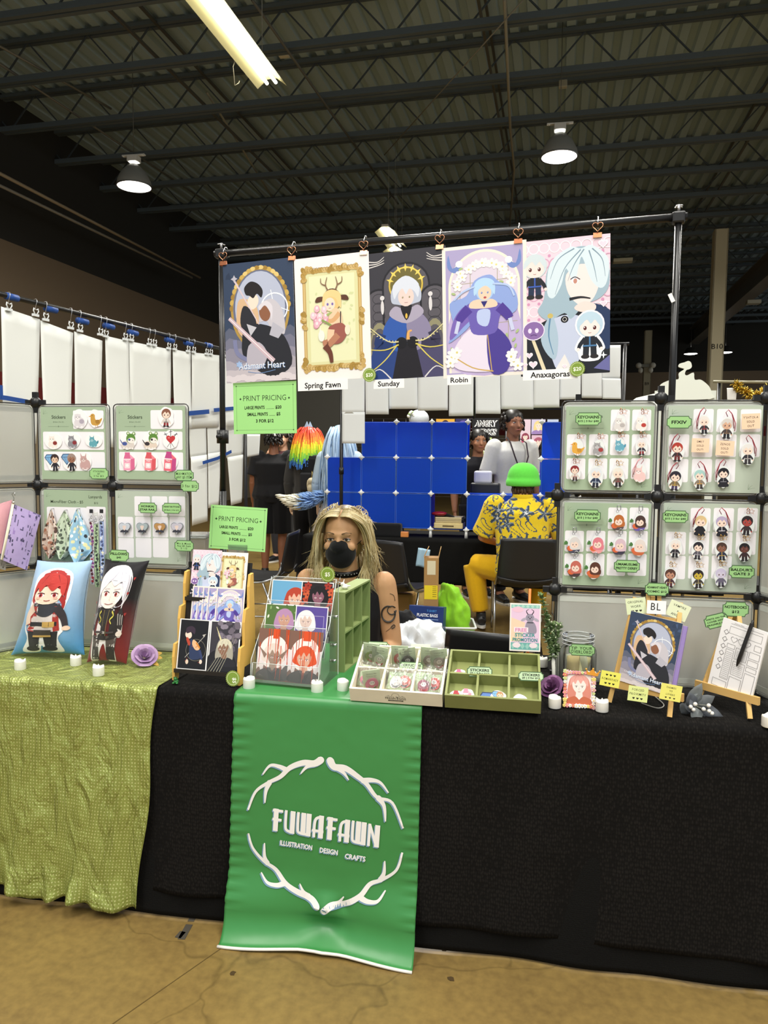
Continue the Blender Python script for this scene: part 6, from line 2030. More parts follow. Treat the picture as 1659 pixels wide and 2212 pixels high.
b=MB();b.ball((0,0,.007),(.008,.008,.007),12,8,'2f7a3a');b.ball((0,-.003,.016),(.0065,.006,.0055),12,8,'2f7a3a');b.ball((-.006,-.006,.003),(.004,.005,.003),8,6,'2f7a3a');b.ball((.006,-.006,.003),(.004,.005,.003),8,6,'2f7a3a');b.build('body','plastic',r)
for k in(-1,1):
 b=MB();b.ball((k*.0035,-.005,.0205),.0024,8,6,'1f5a2a');b.ball((k*.0035,-.007,.0208),.0012,6,5,'101010');b.build('eye','gloss',r)
# ---- clear acrylic three-tier holder
a=tp(560,1483);b_=tp(700,1494)
wv=b_-a;wv.z=0
HW=.222
HM=T(a+wv*.5+V3(-.022,.028,0))@Rz(math.atan2(wv.y,wv.x)-R(3))
r=thing('acrylic_holder','clear acrylic three-tier print holder behind two tealights','print stand',HM)
ht=((0,.010),(.048,.080),(.096,.150))
for k,(y,z)in enumerate(ht):
 b=MB()
 L=.165
 dy=.04
 b.add([(-HW/2,y+.012,z),(HW/2,y+.012,z),(HW/2,y+.012+dy,z+L),(-HW/2,y+.012+dy,z+L)],[(0,1,2,3)],'ffffff')
 b.add([(-HW/2,y-.022,z),(HW/2,y-.022,z),(HW/2,y+.012,z),(-HW/2,y+.012,z)],[(0,1,2,3)],'ffffff')
 fh=.058
 b.add([(-HW/2,y-.022,z),(HW/2,y-.022,z),(HW/2,y-.012,z+fh),(-HW/2,y-.012,z+fh)],[(0,1,2,3)],'ffffff')
 b.build('pocket','clear_acrylic',r)
 e=MB()
 for x in(-HW/2,HW/2):e.tube([(x,y-.022,z),(x,y-.012,z+fh)],.0011,5,'dfe6e4')
 e.tube([(-HW/2,y-.012,z+fh),(HW/2,y-.012,z+fh)],.0011,5,'e6ecea')
 e.build('pocket_edge','gloss',r)
 e=MB();e.tube([(-HW/2,y+.012+dy,z+L),(HW/2,y+.012+dy,z+L)],.0011,5,'e6ecea');e.build('pocket_edge','gloss',r)
for x in(-HW/2-.001,HW/2+.001):
 b=MB();b.add([(x,-.03,0),(x,.16,0),(x,.16,.305),(x,.138,.315),(x,.08,.19),(x,-.02,.08)],[(0,1,2,3,4,5)],'ffffff');b.build('side_panel','clear_acrylic',r)
 e=MB();e.tube([(x,-.03,0),(x,.16,0),(x,.16,.305),(x,.138,.315),(x,.08,.19),(x,-.02,.08)],.0012,5,'d6dedc',closed=True)
 e.build('side_edge','gloss',r)
for z in(.11,.20,.06):
 b=MB();b.tube([(HW/2,.10+z*.1,z),(HW/2+.012,.10+z*.1,z)],.0055,10,'c8cac8');b.build('screw','metal',r)
def hold_print(x,k,draw,label,dy=0.0,wd=.109,hh=.160):
 y,z=ht[k]
 lean=math.atan2(.04,.165)
 M=HM@T(x,y-.002+dy,z+.002)@Rx(PI/2-lean)@T(0,hh/2,0)
 return card('small_print',label,'art print',M,wd,hh,draw,.0008,'f4f2f0','gloss','small prints in the clear holder')
def pr_drip(right):
 def d(A):
  w,h=.109/2,.160/2
  A.rect(-w,-h,w,h,'7d5c4e');A.ell(0,.008,.048,.052,'efe6e2',n=30)
  for s_ in(-1,1):A.blob([(s_*.03,.0),(s_*.06,.02),(s_*.062,-.05),(s_*.045,-.04),(s_*.035,-.06)],'e2d8d8')
  bust(A,0,-.076,.098,'e0d2c8' if not right else 'd9552e','9c8474' if not right else 'd8a890','3a3634',coat='4a4340',collar='5a5350',long=.5,turn=.6 if not right else-.4)
  A.rect(-.010 if right else-.006,.05,.016 if right else.014,.089,'d94f22')
  q=random.Random(5+right)
  for i in range(16):
   x=q.uniform(-w+.004,w-.004);y1=q.uniform(-.06,.06);A.stroke([(x,.089 if i%2 else y1+.04),(x+.001,y1),(x,y1-.03)],.0026,q.choice(['c8481e','d95a2c','b04220']),.001)
  if not right:
   for s_ in(-1,1):A.poly([(s_*.022,.0),(s_*.048,.022),(s_*.03,-.012)],'8a7264')
   A.blob([(.03,-.05),(.045,-.03),(.06,-.04),(.063,-.07),(.04,-.075)],'57504e')
 return d
def pr_simple(bg,hair,skin,top,extra=None,framec=None,x=0.0,sz=.085,yy=-.03):
 def d(A):
  w,h=.109/2,.160/2
  A.rect(-1,-1,1,1,'f2f0ee');A.rect(-w+.003,-h+.003,w-.003,h-.003,bg)
  if extra:extra(A)
  bust(A,x,yy,sz,hair,skin,top,long=.8)
  if framec:A.frame(-w+.012,-h+.02,w-.012,h-.03,.001,framec)
 return d
def ex_fl(A):
 q=random.Random(4)
 for i in range(16):flower(A,q.choice([-1,1])*q.uniform(.03,.058),q.uniform(-.03,.075),.013,q.choice(['b8442a','c85a34','a03426']),'6a2018')
def ex_lf(A):
 q=random.Random(8)
 for i in range(22):A.ell(q.uniform(-.06,.06),q.uniform(-.02,.085),.006,.003,q.choice(['88a868','4a6a38','7a9a5c','e6e6d6']),rot=q.uniform(0,3),n=8)
hold_print(-.053,0,pr_drip(0),'brown print with orange drips, front pocket left, pale haired bust')
hold_print(.053,0,pr_drip(1),'brown print with orange drips, front pocket right, red haired bust',-.002)
hold_print(-.052,1,pr_simple('55733c','b48ab0','c89a84','4a5a38',ex_lf,x=.012),'green print with a pink-lilac haired face, middle pocket left')
hold_print(.0,1,pr_simple('26282a','2e3234','3a3634','1e2022',x=-.01),'dark print half hidden in the middle pocket',.003)
hold_print(.052,1,pr_simple('5a4a96','ece8e6','d8c0b4','6a5a8a',framec='c8c0e0',x=-.018),'purple print with a white haired face, middle pocket right',-.002)
hold_print(-.052,2,pr_simple('6aa6cc','b4432c','e2b49a','3a4a6a',x=.030,sz=.095,yy=-.05),'sky blue print with a red haired figure, back pocket left',.001)
hold_print(.053,2,pr_simple('241d20','1c1718','8a5a6a','3a2030',ex_fl,x=.005),'dark print with orange-red flowers, back pocket right',-.002)
bp2=HM@V3(.085,.140,.322)
badge(SM(bp2-V3(0,.012,-.012),R(-3)),.0245,'$5','round green $5 sticker on the top edge of the clear holder','scalloped green price stickers')
# ---- standing sage cubby (six openings)
a=tp(723,1449)
p0,p1=tp(723,1449),tp(745,1455)
cx0=tp(744,1454)
cx1=tp(799,1408)
dv=cx1-cx0;dv.z=0
CL=dv.length
CH=.262
r=thing('cubby_shelf','sage green wooden cubby with six openings standing beside the clear holder','shelf',T(cx0)@Rz(math.atan2(dv.y,dv.x)))
dp=.052;t_=.006
gr='8b9a62'
def cpart(nm,*bx):
 b=MB();b.box(*bx,gr);b.build(nm,'wood',r)
cpart('side_board',0,t_,0,dp,0,CH);cpart('side_board',CL-t_,CL,0,dp,0,CH)
cpart('base_board',t_,CL-t_,0,dp,0,t_);cpart('top_board',0,CL,0,dp,CH,CH+t_);cpart('back_board',t_,CL-t_,dp-.004,dp,t_,CH)
cpart('shelf',t_,CL-t_,.002,dp-.004,CH*.5-t_/2,CH*.5+t_/2)
for i in(1,2):
 cpart('divider',CL*i/3-t_/2,CL*i/3+t_/2,.002,dp-.004,t_,CH*.5-t_/2);cpart('divider',CL*i/3-t_/2,CL*i/3+t_/2,.002,dp-.004,CH*.5+t_/2,CH)
p=cx0+dv.normalized()*.045+V3(-.02,.02,CH+t_)
r=thing('ghost_figure','tiny white animal figure sitting on top of the sage cubby','figurine',T(p)@Rz(R(-20)))
b=MB();b.ball((0,0,.008),(.013,.010,.009),14,10,'efece6');b.ball((-.006,-.004,.016),(.008,.007,.007),12,8,'efece6');b.tube([(-.006,0,.02),(-.004,.002,.032)],[.003,.0008],8,'efece6');b.tube([(.008,0,.010),(.02,.004,.012)],[.005,.001],8,'efece6');b.build('body','plastic',r)
b=MB();b.ball((-.009,-.010,.017),.0012,6,5,'202020');b.ball((-.003,-.0105,.017),.0012,6,5,'202020');b.build('eye','gloss',r)
# ---- divided crates
def crate(fl,fr,backpt,fh,col,name,label,tiltz,frontcol):
 """fl, fr = lower front corners on the table in the picture"""
 a,b_=on_z(fl[0],fl[1],TZ+.005),on_z(fr[0],fr[1],TZ+.005)
 dv=b_-a;dv.z=0
 W=dv.length
 M=T(a)@Rz(math.atan2(dv.y,dv.x))@Rx(tiltz)
 r=thing(name,label,'crate',M)
 D=.205;t_=.0065;H=fh
 def cp(nm,*bx,c=col):
  q=MB();q.box(*bx,c);return q.build(nm,'wood',r)
 cp('front_board',0,W,0,t_,0,H,c=frontcol);cp('rear_board',0,W,D-t_,D,0,H);cp('side_board',0,t_,t_,D-t_,0,H);cp('side_board',W-t_,W,t_,D-t_,0,H);cp('base_board',t_,W-t_,t_,D-t_,0,.004)
 for i in(1,2):cp('divider',W*i/3-t_/2,W*i/3+t_/2,t_,D-t_,.004,H-.004)
 cp('cross_divider',t_,W-t_,D*.5-t_/2,D*.5+t_/2,.004,H-.004)
 q=MB()
 Mi=M.inverted()
 hb=(M@V3(0,D,0)).z-TZ-.005
 q.add([Mi@Vector(v)for v in[(M@V3(x,y,0))if k==0 else V3((M@V3(x,y,0)).x,(M@V3(x,y,0)).y,TZ+.005)for x,y,k in((.02,D-.03,0),(W-.02,D-.03,0),(W-.02,D-.03,1),(.02,D-.03,1),(.02,D-.01,0),(W-.02,D-.01,0),(W-.02,D-.01,1),(.02,D-.01,1))]],[(0,1,2,3),(5,4,7,6),(0,3,7,4),(1,5,6,2),(3,2,6,7)],col)
 q.build('prop','wood',r)
 return r,M,W,D,H
CR,CRM,CRW,CRD,CRH=crate((757,1513),(956,1527),None,.046,'e9e2cd','divided_crate','cream wooden crate with six compartments marked FRESH EGGS',R(24),'ece6d2')
A=Art(0)
A.ring(0,.014,.011,.011,.0006,'2a2622',a0=-.2,a1=PI+.2);A.blob([(-.008,.013),(-.004,.010),(-.001,.0145),(-.003,.011),(-.006,.009),(-.009,.016)],'2a2622');A.blob([(.008,.013),(.005,.010),(.001,.0145),(.003,.009),(.007,.009),(.009,.017)],'2a2622')
A.stroke([(-.028,.0125),(-.012,.0125)],.0006,'2a2622');A.stroke([(.012,.0125),(.028,.0125)],.0006,'2a2622');A.text('EST',-.020,.014,.003,'2a2622');A.text('1990',.020,.014,.003,'2a2622')
A.text('FRESH EGGS',0,.002,.0105,'2a2622',bold=.0,wid=.060);A.rect(-.022,-.0045,.022,-.0008,'2a2622');A.text('FARM GATHERED',0,-.0038,.0024,'ece6d2',wid=.036)
b=MB();b.art(A,M=T(CRW*.5,-.0006,.014)@Rx(PI/2));b.build('printed_emblem','paper',CR,label='dark brown FRESH EGGS print with two hens')
GR,GRM,GRW,GRD,GRH=crate((961,1528),(1168,1542),None,.046,'8b9259','divided_crate','olive green wooden crate with six compartments, stickers inside',R(24),'7f8550')
def in_crate(M,W,D,i,j,dx=0,dy=0,dz=.006):
 """a point in compartment column i, row j (0 front)"""
 return M@T(W*(i+.5)/3+dx,D*(.25+.5*j)+dy,dz)
def pin_bag(M,colr,label,seed,cardc='c2d3ae'):
 r=thing('pin_bag',label,'pin',M,'bagged acrylic pins in the cream crate')
 q=random.Random(seed)
 b=MB();b.box(-.026,.026,-.001,.001,.0,.066,cardc)
 A=Art(0);A.text('ACRYLIC PIN',0,.052,.005,'4a5a44');A.stroke([(-.016,.047),(.016,.047)],.0006,'6a7a60');A.stroke([(-.012,.044),(.012,.044)],.0005,'6a7a60');b.art(A,M=T(0,-.0012,0)@Rx(PI/2));b.build('backing_card','paper',r)
 b=MB();pts=cat_rom(plate_pts(.034,.034,12,seed),2);b.prism([(x*1.15,y*1.15+.022)for x,y in pts],0,.003,colr,M=T(0,-.002,0)@Rx(PI/2))
 A=Art(.0032);A.ell(0,.026,.008,.007,'f6ece8');A.ell(-.003,.027,.0012,.0016,'302022');A.ell(.003,.027,.0012,.0016,'302022');A.blob([(-.012,.016),(0,.010),(.012,.016),(.006,.006),(-.006,.006)],q.choice(['b83a44','3a3236','5a8a3c']));b.art(A,M=T(0,-.002,0)@Rx(PI/2));b.build('pin','gloss',r)
 b=MB()
 b.grid(lambda u,v:((u-.5)*.066+.002*math.sin(v*9+seed),-.009-.006*math.sin(PI*u)*math.sin(PI*v)-.002*math.sin(u*22+seed)*math.sin(v*17),-.002+.078*v),14,14,'e8ecec')
 b.build('film_bag','clear_film',r)
for i,(col_,row,dx,dy,cr,lb)in enumerate(((0,1,-.012,.012,'86a04a','bagged green pin standing in the rear left compartment'),(0,1,.016,-.002,'cdd6c0','bagged pale pin beside the green one in the rear left compartment'),(1,1,-.012,.008,'c04440','bagged red pin in the rear middle compartment'),(1,1,.014,.0,'4a4440','bagged dark pin in the rear middle compartment'),(2,1,-.012,.008,'9a8a80','bagged brown pin in the rear right compartment'),(2,1,.02,.002,'b8aaa0','bagged pale brown pin at the edge of the rear right compartment'),(0,0,-.014,.005,'d04a74','bagged magenta pin in the front left compartment'),(0,0,.014,-.008,'e07a9a','bagged pink pin with its card up in the front left compartment'),(1,0,-.012,.0,'e6dcd6','bagged white pin in the front middle compartment'),(1,0,.014,.004,'cf5a48','bagged coral pin in the front middle compartment'),(2,0,.010,.004,'c8342e','bagged bright red pin in the front right compartment'),(2,0,-.012,-.008,'a86a7a','bagged mauve pin lying low in the front right compartment'))):
 flat=row==0 and i!=7
 pin_bag(in_crate(CRM,CRW,CRD,col_,row,dx,dy,.006)@Rz(rnd.uniform(-.3,.3))@Rx(R(-62 if flat else-12)),cr,lb,i+3)
def gem(c1,c2):
 def d(A,h,y0):
  A.at(0,y0,h);A.poly([(-.6,.6),(-.4,.95),(.4,.95),(.6,.6),(0,.0)],c2);A.poly([(-.52,.6),(-.36,.88),(.36,.88),(.52,.6),(0,.1)],c1);A.stroke([(-.52,.6),(.52,.6)],.04,c2);A.stroke([(-.2,.6),(0,.1),(.2,.6)],.03,c2);A.at()
 return d
for i,(col_,row,d,lb,wd,k)in enumerate(((0,1,milk('f0a0bc','d86a94'),'pink carton sticker lying in the rear left compartment of the olive crate',.045,0),(0,0,milk('d8545c','b83a44'),'red carton sticker in the front left compartment of the olive crate',.048,1),(0,0,milk('f0b0bc','e08aa0'),'light pink carton sticker in front of the red one in the olive crate',.045,2),(1,0,gem('5a7ec0','26365c'),'blue diamond sticker in the front middle compartment of the olive crate',.05,1),(1,0,gemfig('7fb0dc','b88a60','e6c4a8'),'small blue sticker with a figure beside the blue diamond',.046,2),(2,0,critter('efece6','faf8f4',.9,None,'1d1b1e'),'black and white critter sticker in the front right compartment',.05,1))):
 M=in_crate(GRM,GRW,GRD,col_,row,(-.012 if k!=2 else.016),(-.028+.006*(k==2)),.012+.006*k)@Rx(R(30))
 sticker(0,0,0,0,d,lb,M=M,wh=(wd,wd*.9),group='loose stickers in the olive crate',seed=i+40)
def label_card(px,py,dep,wpx,hpx,lines,label,yaw=0):
 p=at(px,py,dep);k=dep/FPX
 ticket(0,0,0,0,lines,label,M=SM(p,yaw+R(4),R(14)),wh=(wpx*k,hpx*k),rowh=(.34,.26),col='c4dcb4')
label_card(816,1397,2.36,50,22,['ACRYLIC PINS','$15 | 2 for $25'],'pale green ACRYLIC PINS label clipped to the rear left corner of the cream crate')
label_card(888,1440,2.24,52,20,['ACRYLIC PINS','$15 | 2 for $25'],'pale green ACRYLIC PINS label on the middle divider of the cream crate')
label_card(1036,1451,2.17,54,22,['STICKERS','$5 | 3 for $12'],'pale green STICKERS label on the left divider of the olive crate')
label_card(1147,1461,2.13,54,20,['STICKERS','$5 | 3 for $12'],'pale green STICKERS label on the right side of the olive crate')
p=tp(908,1408)
card('blank_card','blank white card standing behind the cream crate','card',SM((p.x,p.y+.01,TZ+.016),R(4),R(15)),.072,.028,None,.001,'f0ece2')
# ---- iced drink and promotion card
p=on_z(1136,1425,TZ+.004)
p=V3(p.x,2.47,TZ+.004)
px_=on_y(1137,1400,2.33).x
r=thing('iced_drink','clear plastic cup of amber iced drink with an orange straw','drink',(px_,2.33,TZ+.004))
b=MB();b.lathe([(.0,0),(.026,0),(.030,.004),(.042,.12),(.043,.122)],24,'ffffff');b.build('cup','clear_jar',r)
b=MB();b.lathe([(.0,.003),(.0275,.003),(.0385,.095),(.0,.095)],24,'b8742c');b.build('drink','gloss',r,label='amber drink')
b=MB();b.lathe([(.044,.120),(.046,.126),(.040,.134),(.008,.138)],24,'ffffff');b.build('lid','clear_jar',r)
q=on_y(1145,1272,2.33)
b=MB();b.tube([(.004,-.002,.02),(q.x-px_,0,q.z-TZ-.004)],.0042,10,'e27a2a');b.build('straw','plastic',r,label='orange straw')
def promo(A):
 w,h=PRW,PRH
 A.rect(-w/2,-h/2,w/2,h/2,'f6efe8');A.rect(-w*.46,-h*.47,w*.46,h*.47,'e8c9e2');A.poly([(-w*.46,h*.2),(-w*.1,-h*.3),(-w*.46,-h*.3)],'f2dcae');A.poly([(-w*.46,h*.2),(0,h*.1),(-w*.1,-h*.3),(-w*.46,-h*.2)],'f0d4b8')
 A.rect(-w*.46,h*.40,w*.46,h*.47,'8fc6bc');A.rect(-w*.46,-h*.47,w*.46,-h*.32,'74b2ac')
 for i in range(6):
  x=-w*.46+w*.92*(i+.5)/6
  A.poly([(x-w*.07,-h*.395),(x,-h*.33),(x+w*.07,-h*.395),(x,-h*.46)],'9ccbc0');A.poly([(x-w*.06,h*.435),(x,h*.47),(x+w*.06,h*.435),(x,h*.40)],'b4dcd0')
 A.ell(-w*.24,h*.37,w*.18,h*.06,'efc4d6')
 g='9a93a4'
 A.blob([(w*.06,h*.12),(w*.0,-h*.02),(w*.06,-h*.12),(w*.34,-h*.12),(w*.36,h*.0),(w*.26,h*.12)],g);A.ell(w*.15,h*.20,w*.14,h*.085,g)
 for s_ in(-1,1):A.ell(w*.15+s_*w*.2,h*.165,w*.10,h*.028,'b2abba',rot=s_*-.5);A.stroke([(w*.15+s_*w*.06,h*.27),(w*.15+s_*w*.12,h*.34),(w*.15+s_*w*.04,h*.38)],w*.035,'3a3440',w*.01,sm=4);A.ell(w*.15+s_*w*.05,h*.215,w*.014,h*.012,'2a2430')
 A.ell(w*.15,h*.185,w*.03,h*.012,'4a4350');A.stroke([(w*.06,h*.10),(w*.26,h*.10)],h*.018,'34303a')
 A.rect(-w*.36,-h*.105,w*.10,h*.0,'f6e6ee');A.text('FREE',-w*.13,-h*.09,h*.10,'d98ab4',bold=.03,wid=w*.38)
 A.text('STICKER',w*.0,-h*.195,h*.10,'4a9a98',bold=.03,wid=w*.66);A.text('PROMOTION',w*.0,-h*.295,h*.10,'3a8a90',bold=.03,wid=w*.80)
 for s_ in(-1,1):A.ell(s_*w*.27,-h*.375,w*.13,h*.055,'f0dfe4')
c_,PRW,PRH,tl_=pxrect(1101,1304,1168,1406,2.27)
card('promotion_card','pastel card reading FREE STICKER PROMOTION in front of the amber drink','sign',SM((c_.x,2.27,c_.z),R(3),R(4)),PRW,PRH,promo,.001,'f6f2ee')
b=MB();b.tube([(c_.x,2.278,TZ+.03),(c_.x,2.278,c_.z-.05)],.0028,8,'1a1a1a');b.box(c_.x-.02,c_.x+.02,2.262,2.285,TZ+.004,TZ+.03,'1a1a1a');tag(b.build('card_clip','plastic'),'black stand clip holding the promotion card','clip')
# ---- greenery leaning on the panel wall
def leaf_blade(b,p,d,L,wd,col,up=V3(0,0,1),bend=.25):
 d=d.normalized();s=d.cross(up)
 if s.length<1e-3:s=d.cross(V3(1,0,0))
 s.normalize();n=s.cross(d)
 vs,fs=[],[]
 for i in range(5):
  t=i/4;wv_=wd*math.sin(PI*(.08+.92*t))*.5 if i<4 else 0.0004
  c=p+d*L*t-n*(-bend*L*t*t*.3)
  vs+=[c-s*wv_+n*wv_*.3,c,c+s*wv_+n*wv_*.3]
 for i in range(4):
  k=i*3;fs+=[(k,k+1,k+4,k+3),(k+1,k+2,k+5,k+4)]
 b.add(vs,fs,col,0,True)
g0=V3(on_y(1198,1480,2.28).x,2.285,TZ+.006)
r=thing('greenery_spray','artificial green spray with pale buds leaning left of the tip jar','artificial plant',T(g0))
tops=[on_y(x,y,2.31)-g0 for x,y in((1170,1288),(1182,1330),(1195,1352),(1208,1352),(1176,1365),(1190,1395),(1204,1400))]
q=random.Random(3)
for tpt in tops:
 b=MB();mid=V3(-.006,.01,.10)
 path=cat_rom([tuple(V3(0,0,0)),tuple(mid),tuple(tpt*.6+mid*.4),tuple(tpt)],6,False)
 b.tube(path,.0016,6,'6a7a4a');b.build('stem','leaf',r)
 lf=MB()
 for i in range(6,len(path)):
  for j in range(9):
   d=V3(q.uniform(-1,1),q.uniform(-.9,.5),q.uniform(-.1,1))
   leaf_blade(lf,Vector(path[i]),d,q.uniform(.011,.020),q.uniform(.008,.012),q.choice(['6f8858','829a68','93a87a','5c754a','a0b48c']))
  if i%3==0:lf.ball(Vector(path[i])+V3(q.uniform(-.01,.01),-.006,.004),.0028,6,5,'c9d0b0')
 lf.build('leaves','leaf',r)
b=MB();b.tube([(0,0,0),(-.003,.004,.05),(-.006,.01,.115)],[.004,.0055,.006],10,'d6d6cc');b.build('wrapped_stem','paper',r,label='white paper-wrapped stem')
# ---- tip jar
jp=on_z(1248,1497,TZ+.005)
JR,JH=.056,.172
r=thing('tip_jar','clear screw-top jar labelled TIP YOUR OVERLORD','jar',T(jp.x,jp.y+JR*.6,TZ+.005))
b=MB();b.lathe([(0,.002),(JR*.9,.0),(JR,.008),(JR,.118),(JR*.97,.128),(JR*.80,.138),(JR*.80,.143),(JR*.86,.146),(JR*.86,.150),(JR*.82,.152),(JR*.82,.157),(JR*.86,.160),(JR*.84,JH)],32,'ffffff');b.build('jar_body','clear_jar',r)
for z in(.1475,.1585,JH-.001):
 b=MB();b.tube([(JR*.86*math.cos(a),JR*.86*math.sin(a),z)for a in[2*PI*i/32 for i in range(32)]],.0010,5,'e4e8e8',closed=True);b.build('thread_ring','gloss',r)
def bill(M,label,c):
 b=MB();b.grid(lambda u,v:((u-.5)*.066,.008*math.sin(u*5),(v)*.10),10,4,c);o=b.build('banknote','paper',M=M);tag(o,label,'banknote','notes in the tip jar');o.modifiers.new('paper','SOLIDIFY').thickness=.0004
jb=V3(jp.x,jp.y+JR*.6,TZ+.012)
bill(T(jb+V3(-.012,.01,0))@Rz(.4)@Ry(R(14)),'pale yellow folded banknote standing in the tip jar','d6cf9a');bill(T(jb+V3(.014,.02,0))@Rz(-.3)@Ry(R(-10)),'grey-green banknote at the back of the tip jar','b4b89c');bill(T(jb+V3(-.02,-.008,0))@Rz(1.0)@Ry(R(5)),'tan banknote against the left side of the tip jar','c4b27c')
pj=on_y(1257,1404,jp.y+JR*.6-JR-.004)
ticket(0,0,0,0,['TIP YOUR','OVERLORD!','\u2665 \u2665 \u2665'][:2],'green handwritten TIP YOUR OVERLORD label on the jar',M=SM(pj,R(0),R(-2)),wh=(.076,.036),hand=True,rowh=(.34,.38))
# ---- flower-framed card holder
fp=on_z(1250,1529,TZ+.005);fp2=on_y(1252,1490,fp.y)
FW,FH=.084,.100
FM=SM((fp.x+.001,fp.y+.006,TZ+.006),R(2),R(9))
r=thing('decorated_frame','card frame edged with tiny clay flowers, a pink haired portrait inside','frame',FM)
b=MB();b.prism(rr_pts(-FW/2,0,FW/2,FH,.006),0,.004,'f3ece4');b.build('holder','gloss',r)
A=Art(.0042);A.clip=(-FW*.42,FH*.06,FW*.42,FH*.95);A.rect(-FW*.42,FH*.06,FW*.42,FH*.95,'f6ebe8')
bust(A,0,.0,FW*.98,'e8a79c','f8e6de','c86a4a',eye='8a7a6a',hair2='d98a78',long=1.1)
b=MB();b.art(A);b.build('portrait','gloss',r)
q=random.Random(12)
per=[]
n=40
for i in range(n):
 t=i/n*4;k=int(t);u=t-k
 per.append([(-FW/2+FW*u,.003),(FW/2-.002,FH*u),(FW/2-FW*u,FH-.003),(-FW/2+.002,FH-FH*u)][k])
for i,(x,y)in enumerate(per):
 c=q.choice(['e9b4bc','f4ece4','d97a6a','f0d880','e88f98','f6f0ea','c8d89a'])
 s_=q.uniform(.0045,.0075)
 b=MB()
 for j in range(5):
  a=2*PI*j/5+i
  b.ball((x+s_*.55*math.cos(a),y+s_*.55*math.sin(a),.0065),(s_*.5,s_*.5,.0028),8,5,c)
 b.ball((x,y,.008),s_*.3,6,5,'f0cf6a')
 b.build('clay_flower','plastic',r)
b=MB()
cp_=[(-.015,0),(.015,0),(.019,.014),(.010,.007),(.0,.018),(-.010,.007),(-.019,.014)]
b.prism(cp_,0,.005,'d9932e',M=T(FW*.42,FH-.008,.006)@Rz(R(-8)))
for x,y in((.019,.0145),(0,.0185),(-.019,.0145)):b.ball((x,y,.003),.0028,8,6,'e8a83e',M=T(FW*.42,FH-.008,.006)@Rz(R(-8)))
b.build('crown','plastic',r,label='small orange crown')
# ---- easels
PINE='d8b06c'
def easel(px,base,apex,ledge_z,wd,label,legs):
 """tripod easel; base: left/right foot pixels on the table; apex pixel; everything in world space"""
 a,b_=on_z(*base[0],TZ+.005),on_z(*base[1],TZ+.005)
 top=on_y(apex[0],apex[1],(a.y+b_.y)/2+.085)
 r=thing('easel',label,'easel',T((a+b_)/2))
 o=(a+b_)/2
 dl=V3(-.014,0,0)
 lt,rt=on_y(legs[0][0],legs[0][1],top.y-.004),on_y(legs[1][0],legs[1][1],top.y-.004)
 for f,t in((a,lt),(b_,rt)):
  m=MB();m.bar(f-o+V3(0,0,.004),t-o,.012,.009,PINE,up=(0,1,0));m.build('leg','wood',r)
 m=MB();m.bar(V3(top.x-o.x,.16,.004),top-o+V3(0,.012,0),.012,.009,PINE,up=(0,1,0));m.build('rear_leg','wood',r)
 def onleg(f,t,z):
  k=(z-f.z)/(t.z-f.z);return f+(t-f)*k
 l1,l2=onleg(a,lt,ledge_z),onleg(b_,rt,ledge_z)
 e=(l2-l1).normalized()
 m=MB();m.bar(l1-e*.03-o+V3(0,-.010,0),l2+e*.03-o+V3(0,-.010,0),.010,.022,PINE,up=(0,0,1));m.build('ledge','wood',r)
 u1,u2=onleg(a,lt,lt.z-.05),onleg(b_,rt,rt.z-.05)
 m=MB();m.bar(u1-o+V3(0,.006,0),u2-o+V3(0,.006,0),.007,.012,PINE,up=(0,0,1));m.build('crossbar','wood',r)
 lean=math.atan2(lt.y-a.y,lt.z-a.z)
 return r,(l1+l2)/2,e,lean
E1,L1,e1_,lean1=easel(0,((1316,1519),(1446,1552)),(1412,1290),TZ+.065,.1,'pine tripod easel holding the dark blue comic',((1372,1290),(1470,1302)))
o=E1.matrix_world.translation
for dx in(-12,12):
 t0,t1=on_y(1412+dx,1335,L1.y+.075),on_y(1412+dx,1283,L1.y+.085)
 m=MB();m.bar(t0-o,t1-o,.011,.008,PINE,up=(0,1,0));m.build('upright','wood',E1)
ey=math.atan2(e1_.y,e1_.x)
cw,chh=.146,.204
cM=T(on_y(1389,1486,L1.y-.018))@Rz(ey)@Rx(PI/2-lean1-.03)@Rz(R(-6))
cb=thing('comic_book','dark blue comic with two figures and swords on the pine easel','comic',cM)
kx=cw/PW;ky=chh/PH
b=MB();b.box(-cw/2,cw/2,0,chh,-.005,-.0012,'e9e6e2');b.box(cw/2-.001,cw/2+.012,.004,chh-.006,-.012,-.006,'9a86c2');b.build('pages','paper',cb)
b=MB();b.prism([(-cw/2,0),(cw/2,0),(cw/2,chh),(-cw/2,chh)],-.0012,0,'35435c');A=Art(.0002);A.clip=(-cw/2,0,cw/2,chh)
B=Art(0);art_knights(B);A.items=[([(x*kx,y*ky+chh/2,z+.0002)for x,y,z in vs],fs,c)for vs,fs,c in B.items];A.z=B.z+.0003
A.text('Chapter 1',-.045,.030,.008,'f0eef4');b.art(A);b.build('cover','gloss',cb)
def nt_(px,py,wpx,hpx,lines,label,Y,tilt,col,ink='22201c'):
 k=(V3(0,Y,0).y)/FPX
 p=on_y(px,py,Y)
 note(0,0,0,0,lines,label,M=SM(p,0,R(3),tilt),wh=(wpx*Y/FPX,hpx*Y/FPX),col=col,ink=ink,group='handwritten notes around the comic')
yb=L1.y
nt_(1374,1309,40,34,['ORIGINAL','WORK','hearts'],'pale sticky note reading ORIGINAL WORK',yb+.055,R(8),'dfe9c0')
nt_(1418,1312,38,28,['BL'],'white note reading BL in big letters',yb+.045,R(-1),'f6f4f4')
nt_(1465,1319,42,34,['VAMPIRE','x','ANGEL'],'pale sticky note reading VAMPIRE x ANGEL',yb+.050,R(-22),'e6ecc8')
nt_(1318,1467,40,32,['hearts','ROMANTASY','hearts'],'yellow sticky note reading ROMANTASY',yb-.040,R(-8),'ece96a')
